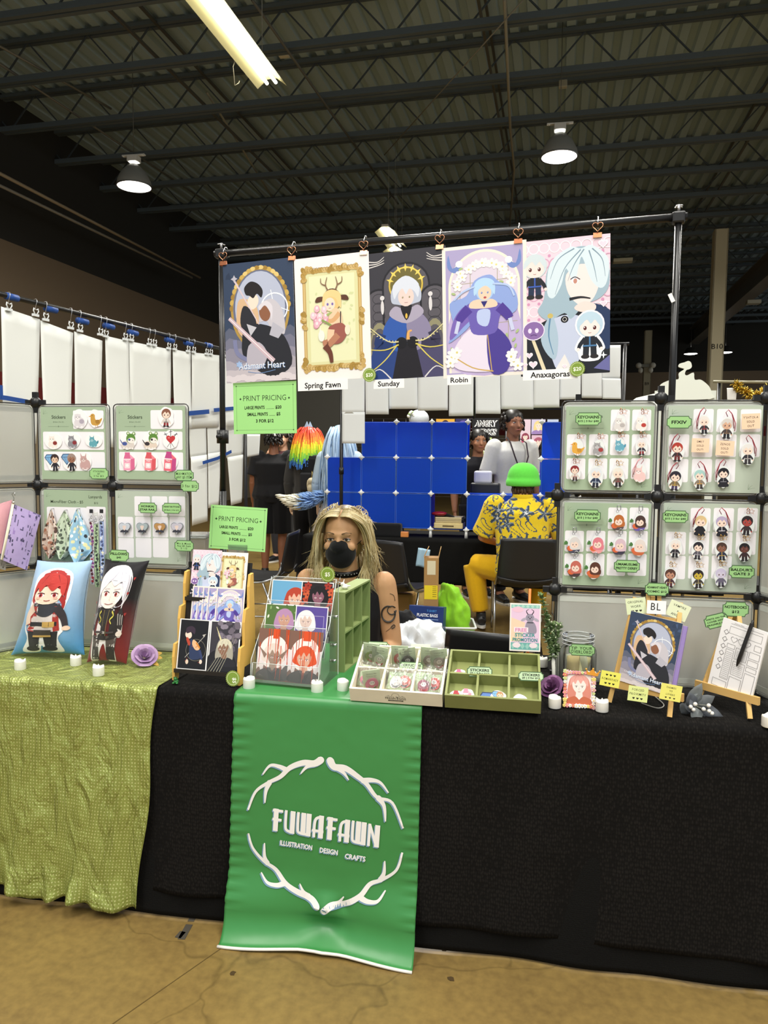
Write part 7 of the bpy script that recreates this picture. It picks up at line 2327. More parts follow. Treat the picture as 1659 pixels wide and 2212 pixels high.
nt_(1378,1499,40,32,['FORCED','PROXIMITY','hearts'],'pale yellow sticky note reading FORCED PROXIMITY',yb-.044,R(-5),'e4ee9c')
nt_(1449,1496,42,34,['ENEMIES','TO','LOVERS','hearts'],'yellow sticky note reading ENEMIES TO LOVERS',yb-.085,R(-8),'ece77a')
ticket(1419,1273,52,28,['ADAMANT HEART','COMIC $12'],'green COMIC $12 label on top of the easel',yb+.07,rowh=(.22,.22))
E2,L2,e2_,lean2=easel(0,((1506,1520),(1620,1556)),(1589,1330),TZ+.060,.1,'pine tripod easel holding the white notebook',((1578,1330),(1596,1330)))
nw,nh=.132,.205
nM=T(on_y(1573,1500,L2.y-.016))@Rz(math.atan2(e2_.y,e2_.x))@Rx(PI/2-lean2-.02)@Rz(R(-8))
nb=thing('notebook','white notebook with a printed character sheet cover on the right easel','notebook',nM)
b=MB();b.box(-nw/2,nw/2,0,nh,-.006,-.001,'ece9e4');b.build('pages','paper',nb)
b=MB();b.prism(rr_pts(-nw/2,0,nw/2,nh,.004),-.001,0,'f3f1f2');A=Art(.0002);g_='6a6668'
def orect(x0,y0,x1,y1,w_=.0008,c='6a6668'):
 A.frame(x0*nw-nw/2,y0*nh,x1*nw-nw/2,y1*nh,w_,c)
orect(.20,.82,.92,.92);A.stroke([(-nw*.3,nh*.955),(nw*.42,nh*.955)],.0008,g_);A.text('Character Name',-nw*.12,nh*.965,.0042,g_)
for i in range(6):A.poly([(-nw*.42,nh*(.82-.1*i)),(-nw*.36,nh*(.86-.1*i)),(-nw*.30,nh*(.82-.1*i)),(-nw*.36,nh*(.78-.1*i))],g_);A.poly([(-nw*.405,nh*(.82-.1*i)),(-nw*.36,nh*(.85-.1*i)),(-nw*.315,nh*(.82-.1*i)),(-nw*.36,nh*(.79-.1*i))],'f3f1f2')
for x in(.30,.46,.60):
 A.heart(nw*(x-.5)+.006,nh*.745,.0105,g_);A.heart(nw*(x-.5)+.006,nh*.745,.0090,'f3f1f2')
orect(.80,.70,.95,.78);orect(.22,.62,.40,.68)
orect(.22,.18,.40,.60);orect(.43,.50,.70,.66);orect(.43,.28,.70,.47);orect(.73,.58,.96,.67);orect(.73,.48,.96,.56);orect(.73,.40,.96,.46);orect(.73,.06,.96,.37);orect(.43,.05,.70,.25);orect(.08,.05,.40,.15)
for i in range(15):A.stroke([(nw*(.24-.5),nh*(.20+.026*i)),(nw*(.38-.5),nh*(.20+.026*i))],.0008,'8a8688')
for i in range(6):A.stroke([(nw*(.46-.5),nh*(.52+.02*i)),(nw*(.67-.5),nh*(.52+.02*i))],.0007,'8a8688');A.stroke([(nw*(.46-.5),nh*(.31+.024*i)),(nw*(.67-.5),nh*(.31+.024*i))],.0007,'8a8688')
b.art(A);b.build('cover','paper',nb)
nn_=(nM.to_3x3()@V3(0,0,1)).normalized();np_=nM.translation+nn_*.009
pq0,pq1=on_pl(1627,1340,np_,nn_),on_pl(1591,1440,np_,nn_)
b=MB();d_=(pq1-pq0);b.tube([pq0,pq0+d_*.08,pq0+d_*.10,pq0+d_*.86,pq0+d_*.97,pq1],[.0030,.0032,.0052,.0056,.0026,.0008],12,'1a1a1c')
pen=b.build('pen','plastic');tag(pen,'black click pen resting across the white notebook','pen')
b=MB();b.bar(pq0+d_*.06+nn_*.0065,pq0+d_*.34+nn_*.0065,.004,.0015,'26262a',up=(0,1,0));b.build('pocket_clip','plastic',pen)
ticket(1589,1316,57,32,['NOTEBOOKS','$12'],'green NOTEBOOKS $12 label on top of the right easel',L2.y+.06,rowh=(.26,.24))
ticket(1547,1341,52,30,['WRITE ON THE','COVER WITH','ERASABLE PEN'],'green label reading WRITE ON THE COVER WITH ERASABLE PEN',L2.y+.045,tilt=R(17),rowh=(.16,.16,.16))
# ---- grey leaves with white berries
gp=on_z(1495,1540,TZ+.006)
r=thing('leaf_spray','grey cloth leaves with white berries lying before the right easel','artificial plant',T(gp))
q=random.Random(21)
for i,(px,py,L)in enumerate(((1523,1478,.075),(1488,1495,.06),(1540,1505,.055),(1470,1520,.05),(1480,1545,.055),(1530,1550,.055),(1556,1552,.045),(1505,1560,.05),(1515,1500,.06))):
 t=on_y(px,py,gp.y-.012*(py>1530))-gp
 b=MB();leaf_blade(b,V3(q.uniform(-.01,.01),q.uniform(-.008,.02),.018),t-V3(0,0,.018),max(.03,(t-V3(0,0,.018)).length),.036,q.choice(['6a6e6e','5c6062','757a7a','50545a']),up=V3(.2,-1,.5),bend=.2);o=b.build('leaf','leaf',r);o.modifiers.new('felt','SOLIDIFY').thickness=.001
for px,py in((1492,1527),(1502,1521),(1498,1533),(1520,1532),(1531,1524),(1532,1536),(1538,1541)):
 t=on_y(px,py,gp.y-.022)-gp
 b=MB();b.ball(t,.0058,12,8,'e9e6de');b.build('berry','plastic',r)
 b=MB();b.tube([t,t*.5+V3(0,.01,.01),V3(0,.005,.015)],.0009,5,'8a8a7c');b.build('twig','leaf',r)
w0=[tp(1385,1520)+V3(0,0,.002),tp(1420,1531)+V3(0,0,.002),tp(1434,1524)+V3(0,0,.002),tp(1415,1506)+V3(0,0,.002)]
b=MB();b.tube(cat_rom([tuple(x)for x in w0],6,False),.0016,6,'b8b6b0');tag(b.build('cord','plastic'),'thin pale cord on the black cloth below the comic','cord')
# ---- small standing price sign with its clear stand
c_,sw2,sh2,_=pxrect(453,1092,576,1190,2.52)
st=thing('sign_stand','clear acrylic clip stand under the smaller price sign','sign stand',(c_.x,2.52,TZ+.005))
zb=c_.z-sh2/2-TZ
b=MB();b.box(-.004,.004,-.004,.004,.006,zb,'e6eaea');b.build('stem','clear_acrylic',st)
b=MB();b.box(-.035,.035,-.03,.03,0,.006,'ffffff',bev=.002);b.build('base','clear_acrylic',st)
b=MB();b.box(-.036,.036,-.006,-.003,zb-.008,zb+.018,'ffffff');b.box(-.036,.036,.003,.006,zb-.008,zb+.018,'ffffff');b.box(-.036,.036,-.006,.006,zb-.012,zb-.008,'ffffff');b.build('clip','clear_acrylic',st)
card('price_sign','smaller green print pricing sign standing behind the pine rack','sign',SM((c_.x,2.52,c_.z),R(2),R(3),R(-2.6)),sw2*.98,sh2*.96,sign_art(sw2,sh2),.0008,'a5e08a','paper','green print pricing signs')
# --- the neighbour's rack of print backs, running away on the left
A0,A1=on_z(0,635,2.2),on_z(490,757,2.2)
dA=(A1-A0).normalized()
nA=Vector((dA.y,-dA.x,0))
def lk(px,py,off=0):
 return on_pl(px,py,A0+nA*off,nA)
ya=math.atan2(dA.y,dA.x)
r=thing('neighbour_rack','black pole rack of the booth to the left, white print backs hanging from it','rack',T(A0.x,A0.y,0))
o=V3(A0.x,A0.y,0)
tE=(lk(529,766)-A0).length
b=MB();b.tube([A0-dA*.9-o,A0+dA*tE-o],.013,10,'161617');b.build('top_bar','painted_metal',r)
for t in(-.9,tE):
 p=A0+dA*t-o
 b=MB();b.tube([V3(p.x,p.y,0),p],.013,10,'161617');b.build('pole','painted_metal',r)
 b=MB();b.tube([V3(p.x-.25,p.y,.013),V3(p.x+.25,p.y,.013)],.012,8,'161617');b.build('foot','painted_metal',r)
def sheet(c,label,group,curl=.0,col='e9ebe6',name='hanging_sheet'):
 """thin sheet through four world corners tl, tr, br, bl with a gentle curl"""
 ctr=(c[0]+c[1]+c[2]+c[3])/4
 n=(c[1]-c[0]).cross(c[3]-c[0]).normalized()
 b=MB()
 b.grid(lambda u,v:(c[0]*(1-u)+c[1]*u)*(1-v)+(c[3]*(1-u)+c[2]*u)*v-ctr+n*curl*(v*v+.25*math.sin(u*5)*v),8,10,col)
 ob=b.build(name,'paper',M=T(ctr));tag(ob,label,'paper sheet',group)
 ob.modifiers.new('paper','SOLIDIFY').thickness=.0006
 return ob
tops=[(2,86,662,690,'first'),(87,158,692,719,'second'),(160,221,716,736,'third'),(227,278,725,737,'fourth'),(279,369,737,755,'fifth, widest'),(373,412,754,762,'sixth'),(414,477,761,768,'seventh'),(484,520,768,773,'eighth')]
gN='white print backs on the neighbour rack'
for i,(x0,x1,y0,y1,wd)in enumerate(tops):
 tl,tr=lk(x0,y0),lk(x1,y1)
 L=.62 if i<5 else.50
 k=(.15,.22,.17,.03,.03,.06,.05,.05)[i]
 wdt=(tr-tl).length
 bl=tl+V3(0,0,-L)-dA*wdt*.0;br=tr+V3(0,0,-L)-dA*wdt*k
 sheet([tl,tr,br,bl],'%s white print back from the left on the neighbour rack, clipped to the bar'%wd,gN,.012*(-1)**i)
low=[((405,893),(444,884),(447,985),(412,990),'white print back taped below the sixth one'),((446,884),(475,880),(478,980),(450,986),'white print back taped below the seventh one'),((412,987),(447,982),(449,1126),(416,1136),'lowest white print back, its corner at the sign stand'),((449,980),(477,976),(473,1092),(451,1098),'lowest white print back just left of the left black pole'),((486,880),(526,874),(525,985),(490,990),'white print back taped below the eighth one, behind the left pole'),((491,988),(525,982),(523,1085),(500,1092),'lowest narrow white print back right of the left pole'),((524,938),(562,938),(560,983),(528,989),'small white print back just under the big price sign')]
for a,b_,c,d,lab in low:
 sheet([lk(*a,-.02),lk(*b_,-.02),lk(*c,-.02),lk(*d,-.02)],lab,gN,.004)
def tape(name,pts,wd,label):
 b=MB();n=nA
 P=[Vector(p)for p in pts]
 for p,q in zip(P,P[1:]):b.bar(p,q,.0014,wd,'234a92',up=(0,0,1))
 return tag(b.build(name,'paper'),label,'tape','strips of blue masking tape')
tape('blue_tape',[lk(0,858,.02),lk(15,860,.02),lk(60,868,.02)],.022,'blue tape strip along the bottom of the first print back')
tape('blue_tape',[lk(2,832,.02),lk(3,862,.02)],.02,'short blue tape strip standing up at the left edge of the view')
tape('blue_tape',[lk(408,893,.02),lk(452,889,.02)],.030,'blue tape strip joining the sheets right of the left panel wall')
tape('blue_tape',[lk(462,886,.02),lk(506,882,.02)],.026,'blue tape strip across the left pole below the prints')
tape('blue_tape',[lk(438,1000,.02),lk(470,990,.02),lk(500,975,.02)],.022,'lower blue tape strip near the bottom of the sheets')
for i,(x,y)in enumerate(((25,642),(110,668),(178,694),(235,705),(287,719),(366,735),(407,742),(450,746))):
 t=lk(x,y);b=MB();b.tube([t-dA*.035,t+dA*.035],.0165,10,'234a92')
 tag(b.build('tape_wrap','paper'),'%s blue tape wrap from the left on the neighbour bar'%('first','second','third','fourth','fifth','sixth','seventh','eighth')[i],'tape','blue tape wraps on the neighbour bar')
def clear_clip(p,lab):
 rr=thing('clear_clip',lab,'clip',T(p)@Rz(ya),'clear clips on the neighbour bar')
 zt=(A0.z+.016)-p.z
 b=MB();b.tube([(0,0,.028),(.002,-.012,zt-.012),(.004,-.006,zt),(.006,.010,zt),(.008,.02,zt-.02)],.0016,6,'cfd0d2');b.build('hook','metal',rr)
 b=MB()
 for s in(-1,1):
  b.tube([(s*.006,-.006,.002),(s*.016,-.006,.018),(s*.013,-.006,.030),(s*.004,-.006,.024)],.003,6,'e9ecec');
 b.box(-.018,.018,-.008,.004,-.008,.004,'dfe3e3');b.build('jaws','gloss',rr)
for i,(x,y)in enumerate(((18,668),(76,680),(98,690),(152,708),(172,714),(216,722),(228,726),(270,732),(283,734),(322,743),(333,745),(364,752),(377,754),(406,758),(418,760),(446,764),(455,765),(486,768))):
 clear_clip(lk(x,y,.006),'clear clip, number %s from the left along the neighbour bar'%('one two three four five six seven eight nine ten eleven twelve thirteen fourteen fifteen sixteen seventeen eighteen'.split()[i]))
# --- the booth behind: rack of letter-size print backs, blue cubes, black table
BY=6.25
def bk(px,py,Y=BY):return on_y(px,py,Y)
r=thing('rear_rack','thin black pole rack behind the prints with sheets of white paper','rack',(0,BY,0))
pL,pR=bk(738,760),bk(1345,744)
zt=pR.z+.005
b=MB();b.tube([(pL.x-.02,0,zt),(pR.x+.05,0,zt)],.013,10,'1a1a1b');b.build('top_bar','painted_metal',r)
for px in(738,1345):
 x=bk(px,900).x;b=MB();b.tube([(x,0,0),(x,0,zt)],.0155,10,'151516');b.build('pole','painted_metal',r)
 b=MB();b.tube([(x,-.25,.012),(x,.25,.012)],.012,8,'151516');b.build('foot','painted_metal',r)
 b=MB();b.tube([(x,0,1.30),(x,0,1.36)],.021,10,'101011');b.build('clamp_collar','plastic',r)
x=bk(1024,870).x
b=MB();b.tube([(x,.02,1.78),(x,.02,zt)],.013,10,'151516');b.build('hanging_bar','painted_metal',r)
b=MB();b.tube([(bk(1076,883).x,.03,bk(1076,881).z),(pR.x,.03,bk(1210,880).z)],.012,8,'151516');b.build('lower_bar','painted_metal',r)
SH=[((739,798),(788,893),'upper sheet of the two beside the left thin pole'),((739,890),(788,958),'lowest sheet, hanging beside the left thin pole over the blue cubes'),((789,798),(839,895),'second sheet from the left thin pole'),((840,803),(902,883),'third sheet from the left thin pole'),((903,803),(968,886),'fourth sheet from the left thin pole'),((970,803),(1023,898),'sheet just left of the gap under the lavender print'),((1027,798),(1081,894),'sheet just right of the gap under the lavender print'),((1082,798),(1152,884),'sheet below the lavender and pink prints'),((1153,794),(1209,880),'sheet below the long strip under the pink print'),((1210,794),(1255,862),'sheet above the left keychain card'),((1256,792),(1300,860),'sheet beside the pink print lower corner'),((1301,746),(1341,818),'upper sheet at the right thin pole'),((1301,817),(1341,862),'lower sheet at the right thin pole')]
for i,(a,c,lab)in enumerate(SH):
 Y=BY-.03-.006*(i%3)
 k=rnd.uniform(-1,1)
 sheet([bk(a[0],a[1],Y),bk(c[0],a[1]+k,Y),bk(c[0]+k,c[1],Y),bk(a[0]+k,c[1]-k,Y)],'white letter paper: %s'%lab,'white letter sheets on the rear rack',.03*rnd.uniform(-.3,1),'dfe2e2','paper_sheet')
CY=6.55
def blue_glass():
 m=bpy.data.materials.new('blue_panel');m.use_nodes=True;nt=m.node_tree;bs=nt.nodes['Principled BSDF']
 bs.inputs['Base Color'].default_value=(*lin('165cd6'),1);bs.inputs['Roughness'].default_value=.3;bs.inputs['Specular IOR Level'].default_value=.5
 out=nt.nodes['Material Output']
 tl=nt.nodes.new('ShaderNodeBsdfTranslucent');tl.inputs[0].default_value=(*lin('2a78ff'),1)
 tr=nt.nodes.new('ShaderNodeBsdfTransparent');tr.inputs[0].default_value=(*lin('1c5ad0'),1)
 a=nt.nodes.new('ShaderNodeMixShader');a.inputs[0].default_value=.45
 nt.links.new(bs.outputs[0],a.inputs[1]);nt.links.new(tl.outputs[0],a.inputs[2])
 c=nt.nodes.new('ShaderNodeMixShader');c.inputs[0].default_value=.22
 nt.links.new(a.outputs[0],c.inputs[1]);nt.links.new(tr.outputs[0],c.inputs[2]);nt.links.new(c.outputs[0],out.inputs[0])
 MATS['blue_panel']=m
blue_glass()
gx_=[bk(x,1030,CY).x for x in(707,781,857,933,1009,1088,1165,1243)]
cs=(gx_[4]-gx_[0])/4
gx_=[gx_[0]+cs*i for i in range(8)]
zb_=bk(930,1143,CY).z
gz=[zb_,zb_+cs,zb_+2*cs,zb_+3*cs]
r=thing('cube_shelf','blue plastic panel cube shelf with white connectors on the rear table','shelf',(0,CY,0))
cells=[(0,0),(1,0),(2,0),(4,0),(5,0),(0,1),(1,1),(2,1),(3,1),(1,2),(2,2),(3,2),(6,1),(6,2),(6,0)]
for i,k in cells:
 b=MB();b.prism(rr_pts(gx_[i]+.006,gz[k]+.006,gx_[i+1]-.006,gz[k+1]-.006,.02),-.001,.001,'1450bc',M=Rx(PI/2));p=b.build('panel','blue_panel',r)
 f=MB();f.tube([(x,0,z)for x,z in rr_pts(gx_[i]+.005,gz[k]+.005,gx_[i+1]-.005,gz[k+1]-.005,.02,3)],.003,6,'3a68c4',closed=True);f.build('wire_frame','painted_metal',p)
allc=cells+[(3,0)]
for i,k in allc:
 for d in(0,1):
  b=MB();b.box(gx_[i]+.006,gx_[i+1]-.006,.01,cs-.01,gz[k+d]-.001,gz[k+d]+.001,'1450bc');
  if(i,k+1)not in allc or d==0:b.build('panel','blue_panel',r)
 if(i,k)in((0,0),(0,1),(1,2),(3,0),(4,0),(3,2),(3,1),(6,1)):
  b=MB();b.box(gx_[i]-.001,gx_[i]+.001,.01,cs-.01,gz[k]+.006,gz[k+1]-.006,'1450bc');b.build('panel','blue_panel',r)
 b=MB();b.box(gx_[i]+.006,gx_[i+1]-.006,cs-.002,cs,gz[k]+.006,gz[k+1]-.006,'0e3a96')
 if(i,k)!=(3,0)and(i+k)%2:b.build('panel','blue_panel',r)
done=set()
for i,k in allc:
 for a in(0,1):
  for c in(0,1):
   if(i+a,k+c)not in done:
    done.add((i+a,k+c))
    x,z=gx_[i+a],gz[k+c]
    b=MB();b.ball((x,-.006,z),(.019,.012,.019),12,8,'e4e6e6')
    for dx,dz in((1,0),(-1,0),(0,1),(0,-1)):b.ball((x+dx*.02,-.002,z+dz*.02),(.008,.006,.008),8,5,'e4e6e6')
    b.build('connector','plastic',r)
    if k+c==0:
     b=MB();b.tube([(x,0,TZ),(x,0,z)],[.016,.010],10,'e4e6e6');b.build('foot','plastic',r)
xo=gx_[3]
o=box_thing('wooden_box','pale wooden box in the open cube of the blue shelf','box',(xo+cs*.5,CY+.12,gz[0]+.004),(cs*.82,.18,.052),'d9c58c','wood')
b=MB();b.box(-.05,.05,-.091,-.0895,.018,.03,'5a4a2a');b.build('marking','paper',o)
for i in range(3):box_thing('flat_pack',('lowest','middle','top')[i]+' flat cardboard pack stacked on the wooden box in the blue shelf','pack',(xo+cs*.5,CY+.12,gz[0]+.058+.017*i),(cs*.74,.17,.015),('cbb88a','bfae86','d3c49c')[i],'paper')
b=MB();b.grid(lambda u,v:(xo+.03+(cs-.06)*u,CY+.05+.16*v,gz[0]+.112+.02*math.sin(u*5+v)+.012*math.sin(v*9+u*4)),12,8,'1a1a1e');o=b.build('folded_cloth','cloth');tag(o,'black folded bag on the packs in the open blue cube','bag');o.modifiers.new('cloth','SOLIDIFY').thickness=.02
b=MB();b.ball((xo+.07,CY+.07,gz[0]+.135),(.075,.05,.022),14,8,'8a1c24');tag(b.build('red_pouch','gloss'),'shiny red pouch lying in the open blue cube','pouch')
r=thing('rear_table','rear booth table under the blue shelf','table',(-.1,6.8,0))
b=MB();b.box(-1.75,1.75,-.33,.33,TZ-.04,TZ-.008,'8a877e');b.build('tabletop','plastic',r)
for x in(-1.5,1.5):
 for y in(-.25,.25):
  b=MB();b.tube([(x,y,0),(x,y,TZ-.04)],.014,8,'77787a');b.build('leg','metal',r)
def rc(u,v):
 x=-1.9+3.6*u
 s=v*1.10
 if s<.66:return(x,7.13-s,TZ)
 d=s-.66
 return(x,6.46-.01-.012*math.sin(x*13)*d/.4-.006*math.sin(x*31),TZ-d*.92)
b=MB();b.grid(rc,80,30,'161616');o=b.build('rear_tablecloth','black_plain');tag(o,'plain black cloth over the rear table','tablecloth');o.modifiers.new('cloth','SOLIDIFY').thickness=.0015
box_thing('backpack_bundle','black bag lying on the rear table behind the blond seller','bag',(bk(830,1150,6.46).x,6.56,TZ+.002),(.30,.16,.12),'1a1b1d','cloth')
box_thing('snack_bag','small orange snack bag on the rear table edge','snack',(bk(872,1160,6.44).x,6.50,TZ+.002),(.07,.04,.05),'d98a4a','gloss')
box_thing('white_box','white carton with grey print on the rear table right of the blue cubes','box',(bk(1043,1040,6.95).x,6.98,bk(1043,1044,6.95).z),(.16,.12,.115),'d9d8e2','paper')
box_thing('black_box','long black box under the white carton behind the blue cubes','box',(bk(1048,1066,6.90).x,6.93,bk(1048,1067,6.90).z),(.27,.14,.10),'17181a','plastic')
# --- chairs
def chair(M,label,group='black shell chairs with chrome legs'):
 r=thing('chair',label,'chair',M,group)
 b=MB();b.grid(lambda u,v:((u-.5)*(.46-.05*v*v),.20+.06*v+.035*(1-(2*u-1)**2)-.02,.50+.34*v-.01*(2*u-1)**2),14,12,'1b1b1d');o=b.build('backrest','plastic',r);o.modifiers.new('shell','SOLIDIFY').thickness=.012
 b=MB();b.grid(lambda u,v:((u-.5)*.46,-.24+.46*v,.45+.03*(2*u-1)**2-.02*math.sin(PI*v)+.05*max(0,v-.85)/.15),14,14,'1b1b1d');o=b.build('seat','plastic',r);o.modifiers.new('shell','SOLIDIFY').thickness=.012
 for s in(-1,1):
  b=MB();b.tube(cat_rom([(s*.21,.20,.60),(s*.235,.17,.50),(s*.24,.05,.44),(s*.245,-.16,.43),(s*.25,-.21,.40),(s*.25,-.22,.02)],4,False),.010,8,'b8babc');b.build('leg','metal',r)
  b=MB();b.tube([(s*.24,.05,.43),(s*.25,.20,.02)],.010,8,'b8babc');b.build('leg','metal',r)
  b=MB();b.tube([(s*.25,-.21,.16),(s*.25,.15,.16)],.007,8,'b8babc');b.build('side_rail','metal',r)
 b=MB();b.tube([(-.25,-.22,.42),(.25,-.22,.42)],.009,8,'b8babc');b.build('crossbar','metal',r)
 return r
def fl(px,py,dep):
 p=at(px,py,dep);return V3(p.x,p.y,0)
chair(T(fl(852,1200,5.75))@Rz(R(160)),'empty black shell chair right behind the blond seller')
MANP=fl(1128,1150,6.0)
chair(T(MANP+V3(.03,-.02,0))@Rz(R(184)),'black shell chair under the person in the yellow floral shirt')
cc=chair(T(fl(1090,1380,2.98)+V3(0,.12,0))@Rz(R(168))@Matrix.Diagonal((.9,.9,.93,1)),'black shell chair pushed up behind the olive crate')
chair(T(fl(572,1220,6.2))@Rz(R(-86)),'black shell chair seen edge on behind the smaller price sign')
SELP=fl(745,1200,3.12)
chair(T(SELP+V3(0,.10,0))@Matrix.Diagonal((.68,1,1,1)),'black shell chair under the blond seller')
# --- things on the floor behind the table
def lump(name,label,cat,p,s,col,seed,fin='cloth',amp=.18,tp=0.0):
 b=MB();b.ball((0,0,0),1,56,36)
 vs=[]
 for v in b.v:
  P=Vector(v);O=V3(seed*3.1,seed*1.7,0)
  k=1+amp*((.28-abs(noise.noise(P*1.1+O)))*2.4+(.28-abs(noise.noise(P*2.3+O)))*.9+.08*noise.noise(P*7+O))
  z=(P.z+1)/2;sq=max(abs(P.x),abs(P.y))/max(1e-3,math.hypot(P.x,P.y))if tp else 1
  kx=(1-tp*z*z)/max(.35,(1-P.z*P.z)**.5)**.6*1.0 if tp else 1
  vs.append((P.x*s[0]/2*k*kx-tp*.10*z*z,P.y*s[1]/2*k*kx,max(0,(P.z+1)/2*s[2]*(.82+.18*k))))
 b.v=vs;b.c=[lin(col)]*len(b.c)
 o=b.build(name,fin,M=T(p));tag(o,label,cat);return o
r=thing('tall_carton','tall narrow brown cardboard carton with torn top and a yellow shipping label','carton',T(fl(931,1300,5.35))@Rz(R(6)))
ct=at(931,1190,5.35).z
b=MB();b.box(-.052,.052,-.06,.06,0,ct-.04,'a5804e');b.build('body','paper',r)
for sx,a in((-1,.5),(1,-.25)):
 b=MB();b.add([(sx*.052,-.06,ct-.04),(sx*.052,.06,ct-.04),(sx*.052+math.sin(a)*.07*-sx,.06,ct+.03),(sx*.052+math.sin(a)*.05*-sx,-.05,ct+.02)],[(0,1,2,3)],'b8935e');o=b.build('flap','paper',r);o.modifiers.new('board','SOLIDIFY').thickness=.004
zl=at(930,1276,5.35).z
b=MB();b.box(-.048,.046,-.0615,-.0602,zl-.05,zl+.05,'e8cf2a');A=Art(0)
for i in range(6):A.stroke([(.010,.04-.014*i),(.038,.04-.014*i)],.003,'4a4418')
b.art(A,M=T(0,-.0618,zl)@Rx(PI/2));b.build('shipping_label','paper',r,label='yellow shipping label')
b=MB();b.box(-.03,.03,-.0615,-.0602,ct-.16,ct-.06,'d8cfb0');b.build('tape','gloss',r)
p=fl(985,1370,5.45)
r=thing('storage_bin','clear plastic storage bin under the lime green bag','bin',T(p)@Rz(R(8)))
bw,bd,bh=.25,.30,.24
b=MB();
for q in([(-bw/2,-bd/2),(bw/2,-bd/2)],[(bw/2,-bd/2),(bw/2,bd/2)],[(bw/2,bd/2),(-bw/2,bd/2)],[(-bw/2,bd/2),(-bw/2,-bd/2)]):
 b.add([(q[0][0]*.92,q[0][1]*.92,.0),(q[1][0]*.92,q[1][1]*.92,.0),(q[1][0],q[1][1],bh),(q[0][0],q[0][1],bh)],[(0,1,2,3)])
b.build('body','clear_bin',r)
b=MB();b.tube([(x,y,bh)for x,y in rr_pts(-bw/2-.008,-bd/2-.008,bw/2+.008,bd/2+.008,.02)],.008,8,'d5d8d6',closed=True);b.build('rim','plastic',r)
lump('green_bag','crumpled lime green bag standing in the clear bin','bag',p+V3(-.01,0,.10),(.24,.22,.42),'86c42e',4,'cloth',.42,.55)
p2=fl(915,1345,5.15)
r=thing('plastic_bags_box','dark blue box of plastic bags lettered PLASTIC BAGS','box',T(p2+V3(0,.02,0))@Rz(R(-6))@Rx(R(-10)))
zb2=at(915,1395,5.15).z;zt2=at(915,1312,5.15).z
b=MB();b.box(-.125,.125,0,.10,0,zt2,'1f3570',bev=.004);A=Art(0);A.text('PLASTIC BAGS',.01,zt2-.075,.030,'e9ecf4',bold=.03,wid=.15);A.text('T-SHIRT',.04,zt2-.04,.02,'4a90d8',bold=.02);A.rect(-.02,zt2-.095,.09,zt2-.09,'8aa4d8');A.ell(-.06,zt2-.13,.03,.03,'6a86c4');b.art(A,M=T(0,-.0008,0)@Rx(PI/2));b.build('carton','satin_print',r)
lump('white_bag','crumpled translucent white plastic bags behind the cream crate','plastic bag',fl(912,1390,4.85),(.34,.24,at(905,1345,4.85).z),'e6e9ec',9,'gloss',.5)
lump('white_bag','second crumpled white plastic bag beside the dark blue box','plastic bag',fl(872,1390,4.7),(.20,.2,at(872,1350,4.7).z),'dfe3e8',13,'gloss',.5)
lump('black_bag','black cloth bag lying by the dark blue box','bag',fl(874,1340,5.0),(.19,.2,at(872,1322,5.0).z),'1a1a1c',17,'cloth',.4)
box_thing('white_carton','white carton with a round cutout right of the plastic bags','box',fl(962,1390,4.9),(.17,.2,at(962,1372,4.9).z),'e2e0de','paper')
box_thing('brown_carton','brown cardboard carton on the floor behind the seller arm','carton',fl(872,1310,6.0),(.17,.2,at(875,1278,6.0).z),'a5834e','paper')
b=MB();b.grid(lambda u,v:((u-.5)*.09,.01*math.sin(u*6),v*.14),6,8,'a8c8dc');o=b.build('blue_packet','gloss',M=T(at(911,1225,5.6))@Ry(R(8)));tag(o,'light blue packet leaning beside the tall carton','packet');o.modifiers.new('film','SOLIDIFY').thickness=.01
box_thing('black_crate','black crate stack standing right of the left panel wall','crate',fl(430,1230,3.02),(.16,.2,at(424,1205,3.0).z-.042),'17181a','plastic')
r=thing('clear_box','clear plastic box stacked right of the left panel wall','box',T(at(424,1205,3.0))@Rz(R(10)))
b=MB();b.box(-.04,.05,-.06,.06,-.04,.09,'ffffff',bev=.006);b.build('body','clear_bin',r)
b=MB();b.box(-.044,.054,-.064,.064,.085,.10,'d8dcda',bev=.003);b.build('lid','clear_bin',r)
# --- people
def knit_cap(c,fwd,r_,col,parent,name='beanie'):
 b=MB();pr=[]
 for i in range(10):
  a=PI/2*i/9
  pr.append((r_*math.cos(a)**.8*1.0,r_*1.05*math.sin(a)))
 prof=[(r_*.97,-.05),(r_*1.04,-.048),(r_*1.07,-.03),(r_*1.06,.0),(r_*1.01,.004)]+[(a,b_+.004)for a,b_ in pr[1:]]
 b.lathe(prof,28,col,M=T(c));return b.build(name,'cloth',parent)
yr=thing('person','seated person in a yellow floral shirt, yellow trousers and a lime green beanie','person',T(MANP))
J=skel(pelvis=(0,.02,.53),waist=(0,.0,.66),chest=(0,.05,.90),neck=(0,.08,1.14),head=(0,.12,1.27),shol=(.225,.06,1.07),shor=(-.225,.06,1.07),elbl=(.34,.12,.80),elbr=(-.33,.12,.80),wril=(.22,.36,.74),wrir=(-.20,.36,.72),finl=(.08,.46,.74),finr=(-.06,.46,.72),hipl=(.11,.06,.52),hipr=(-.11,.06,.53),knel=(.16,.48,.56),kner=(-.40,.20,.555),ankl=(.14,.44,.12),ankr=(-.325,.16,.13),toel=(.15,.58,.06),toer=(-.36,.30,.06))
b=MB();body_parts(b,J,w=1.2);head_mesh(b,J['head'],(0,1,-.15),s=1.08)
remeshed('body',b,.010,'c98d68','skin',yr)
b=MB();trousers(b,J,1.93,.02,1.15);remeshed('trousers',b,.012,'d9a91c','cloth',yr,4)
q=random.Random(31)
cen=[V3(q.uniform(-.32,.32),q.uniform(-.2,.25),q.uniform(.55,1.15))for _ in range(52)]
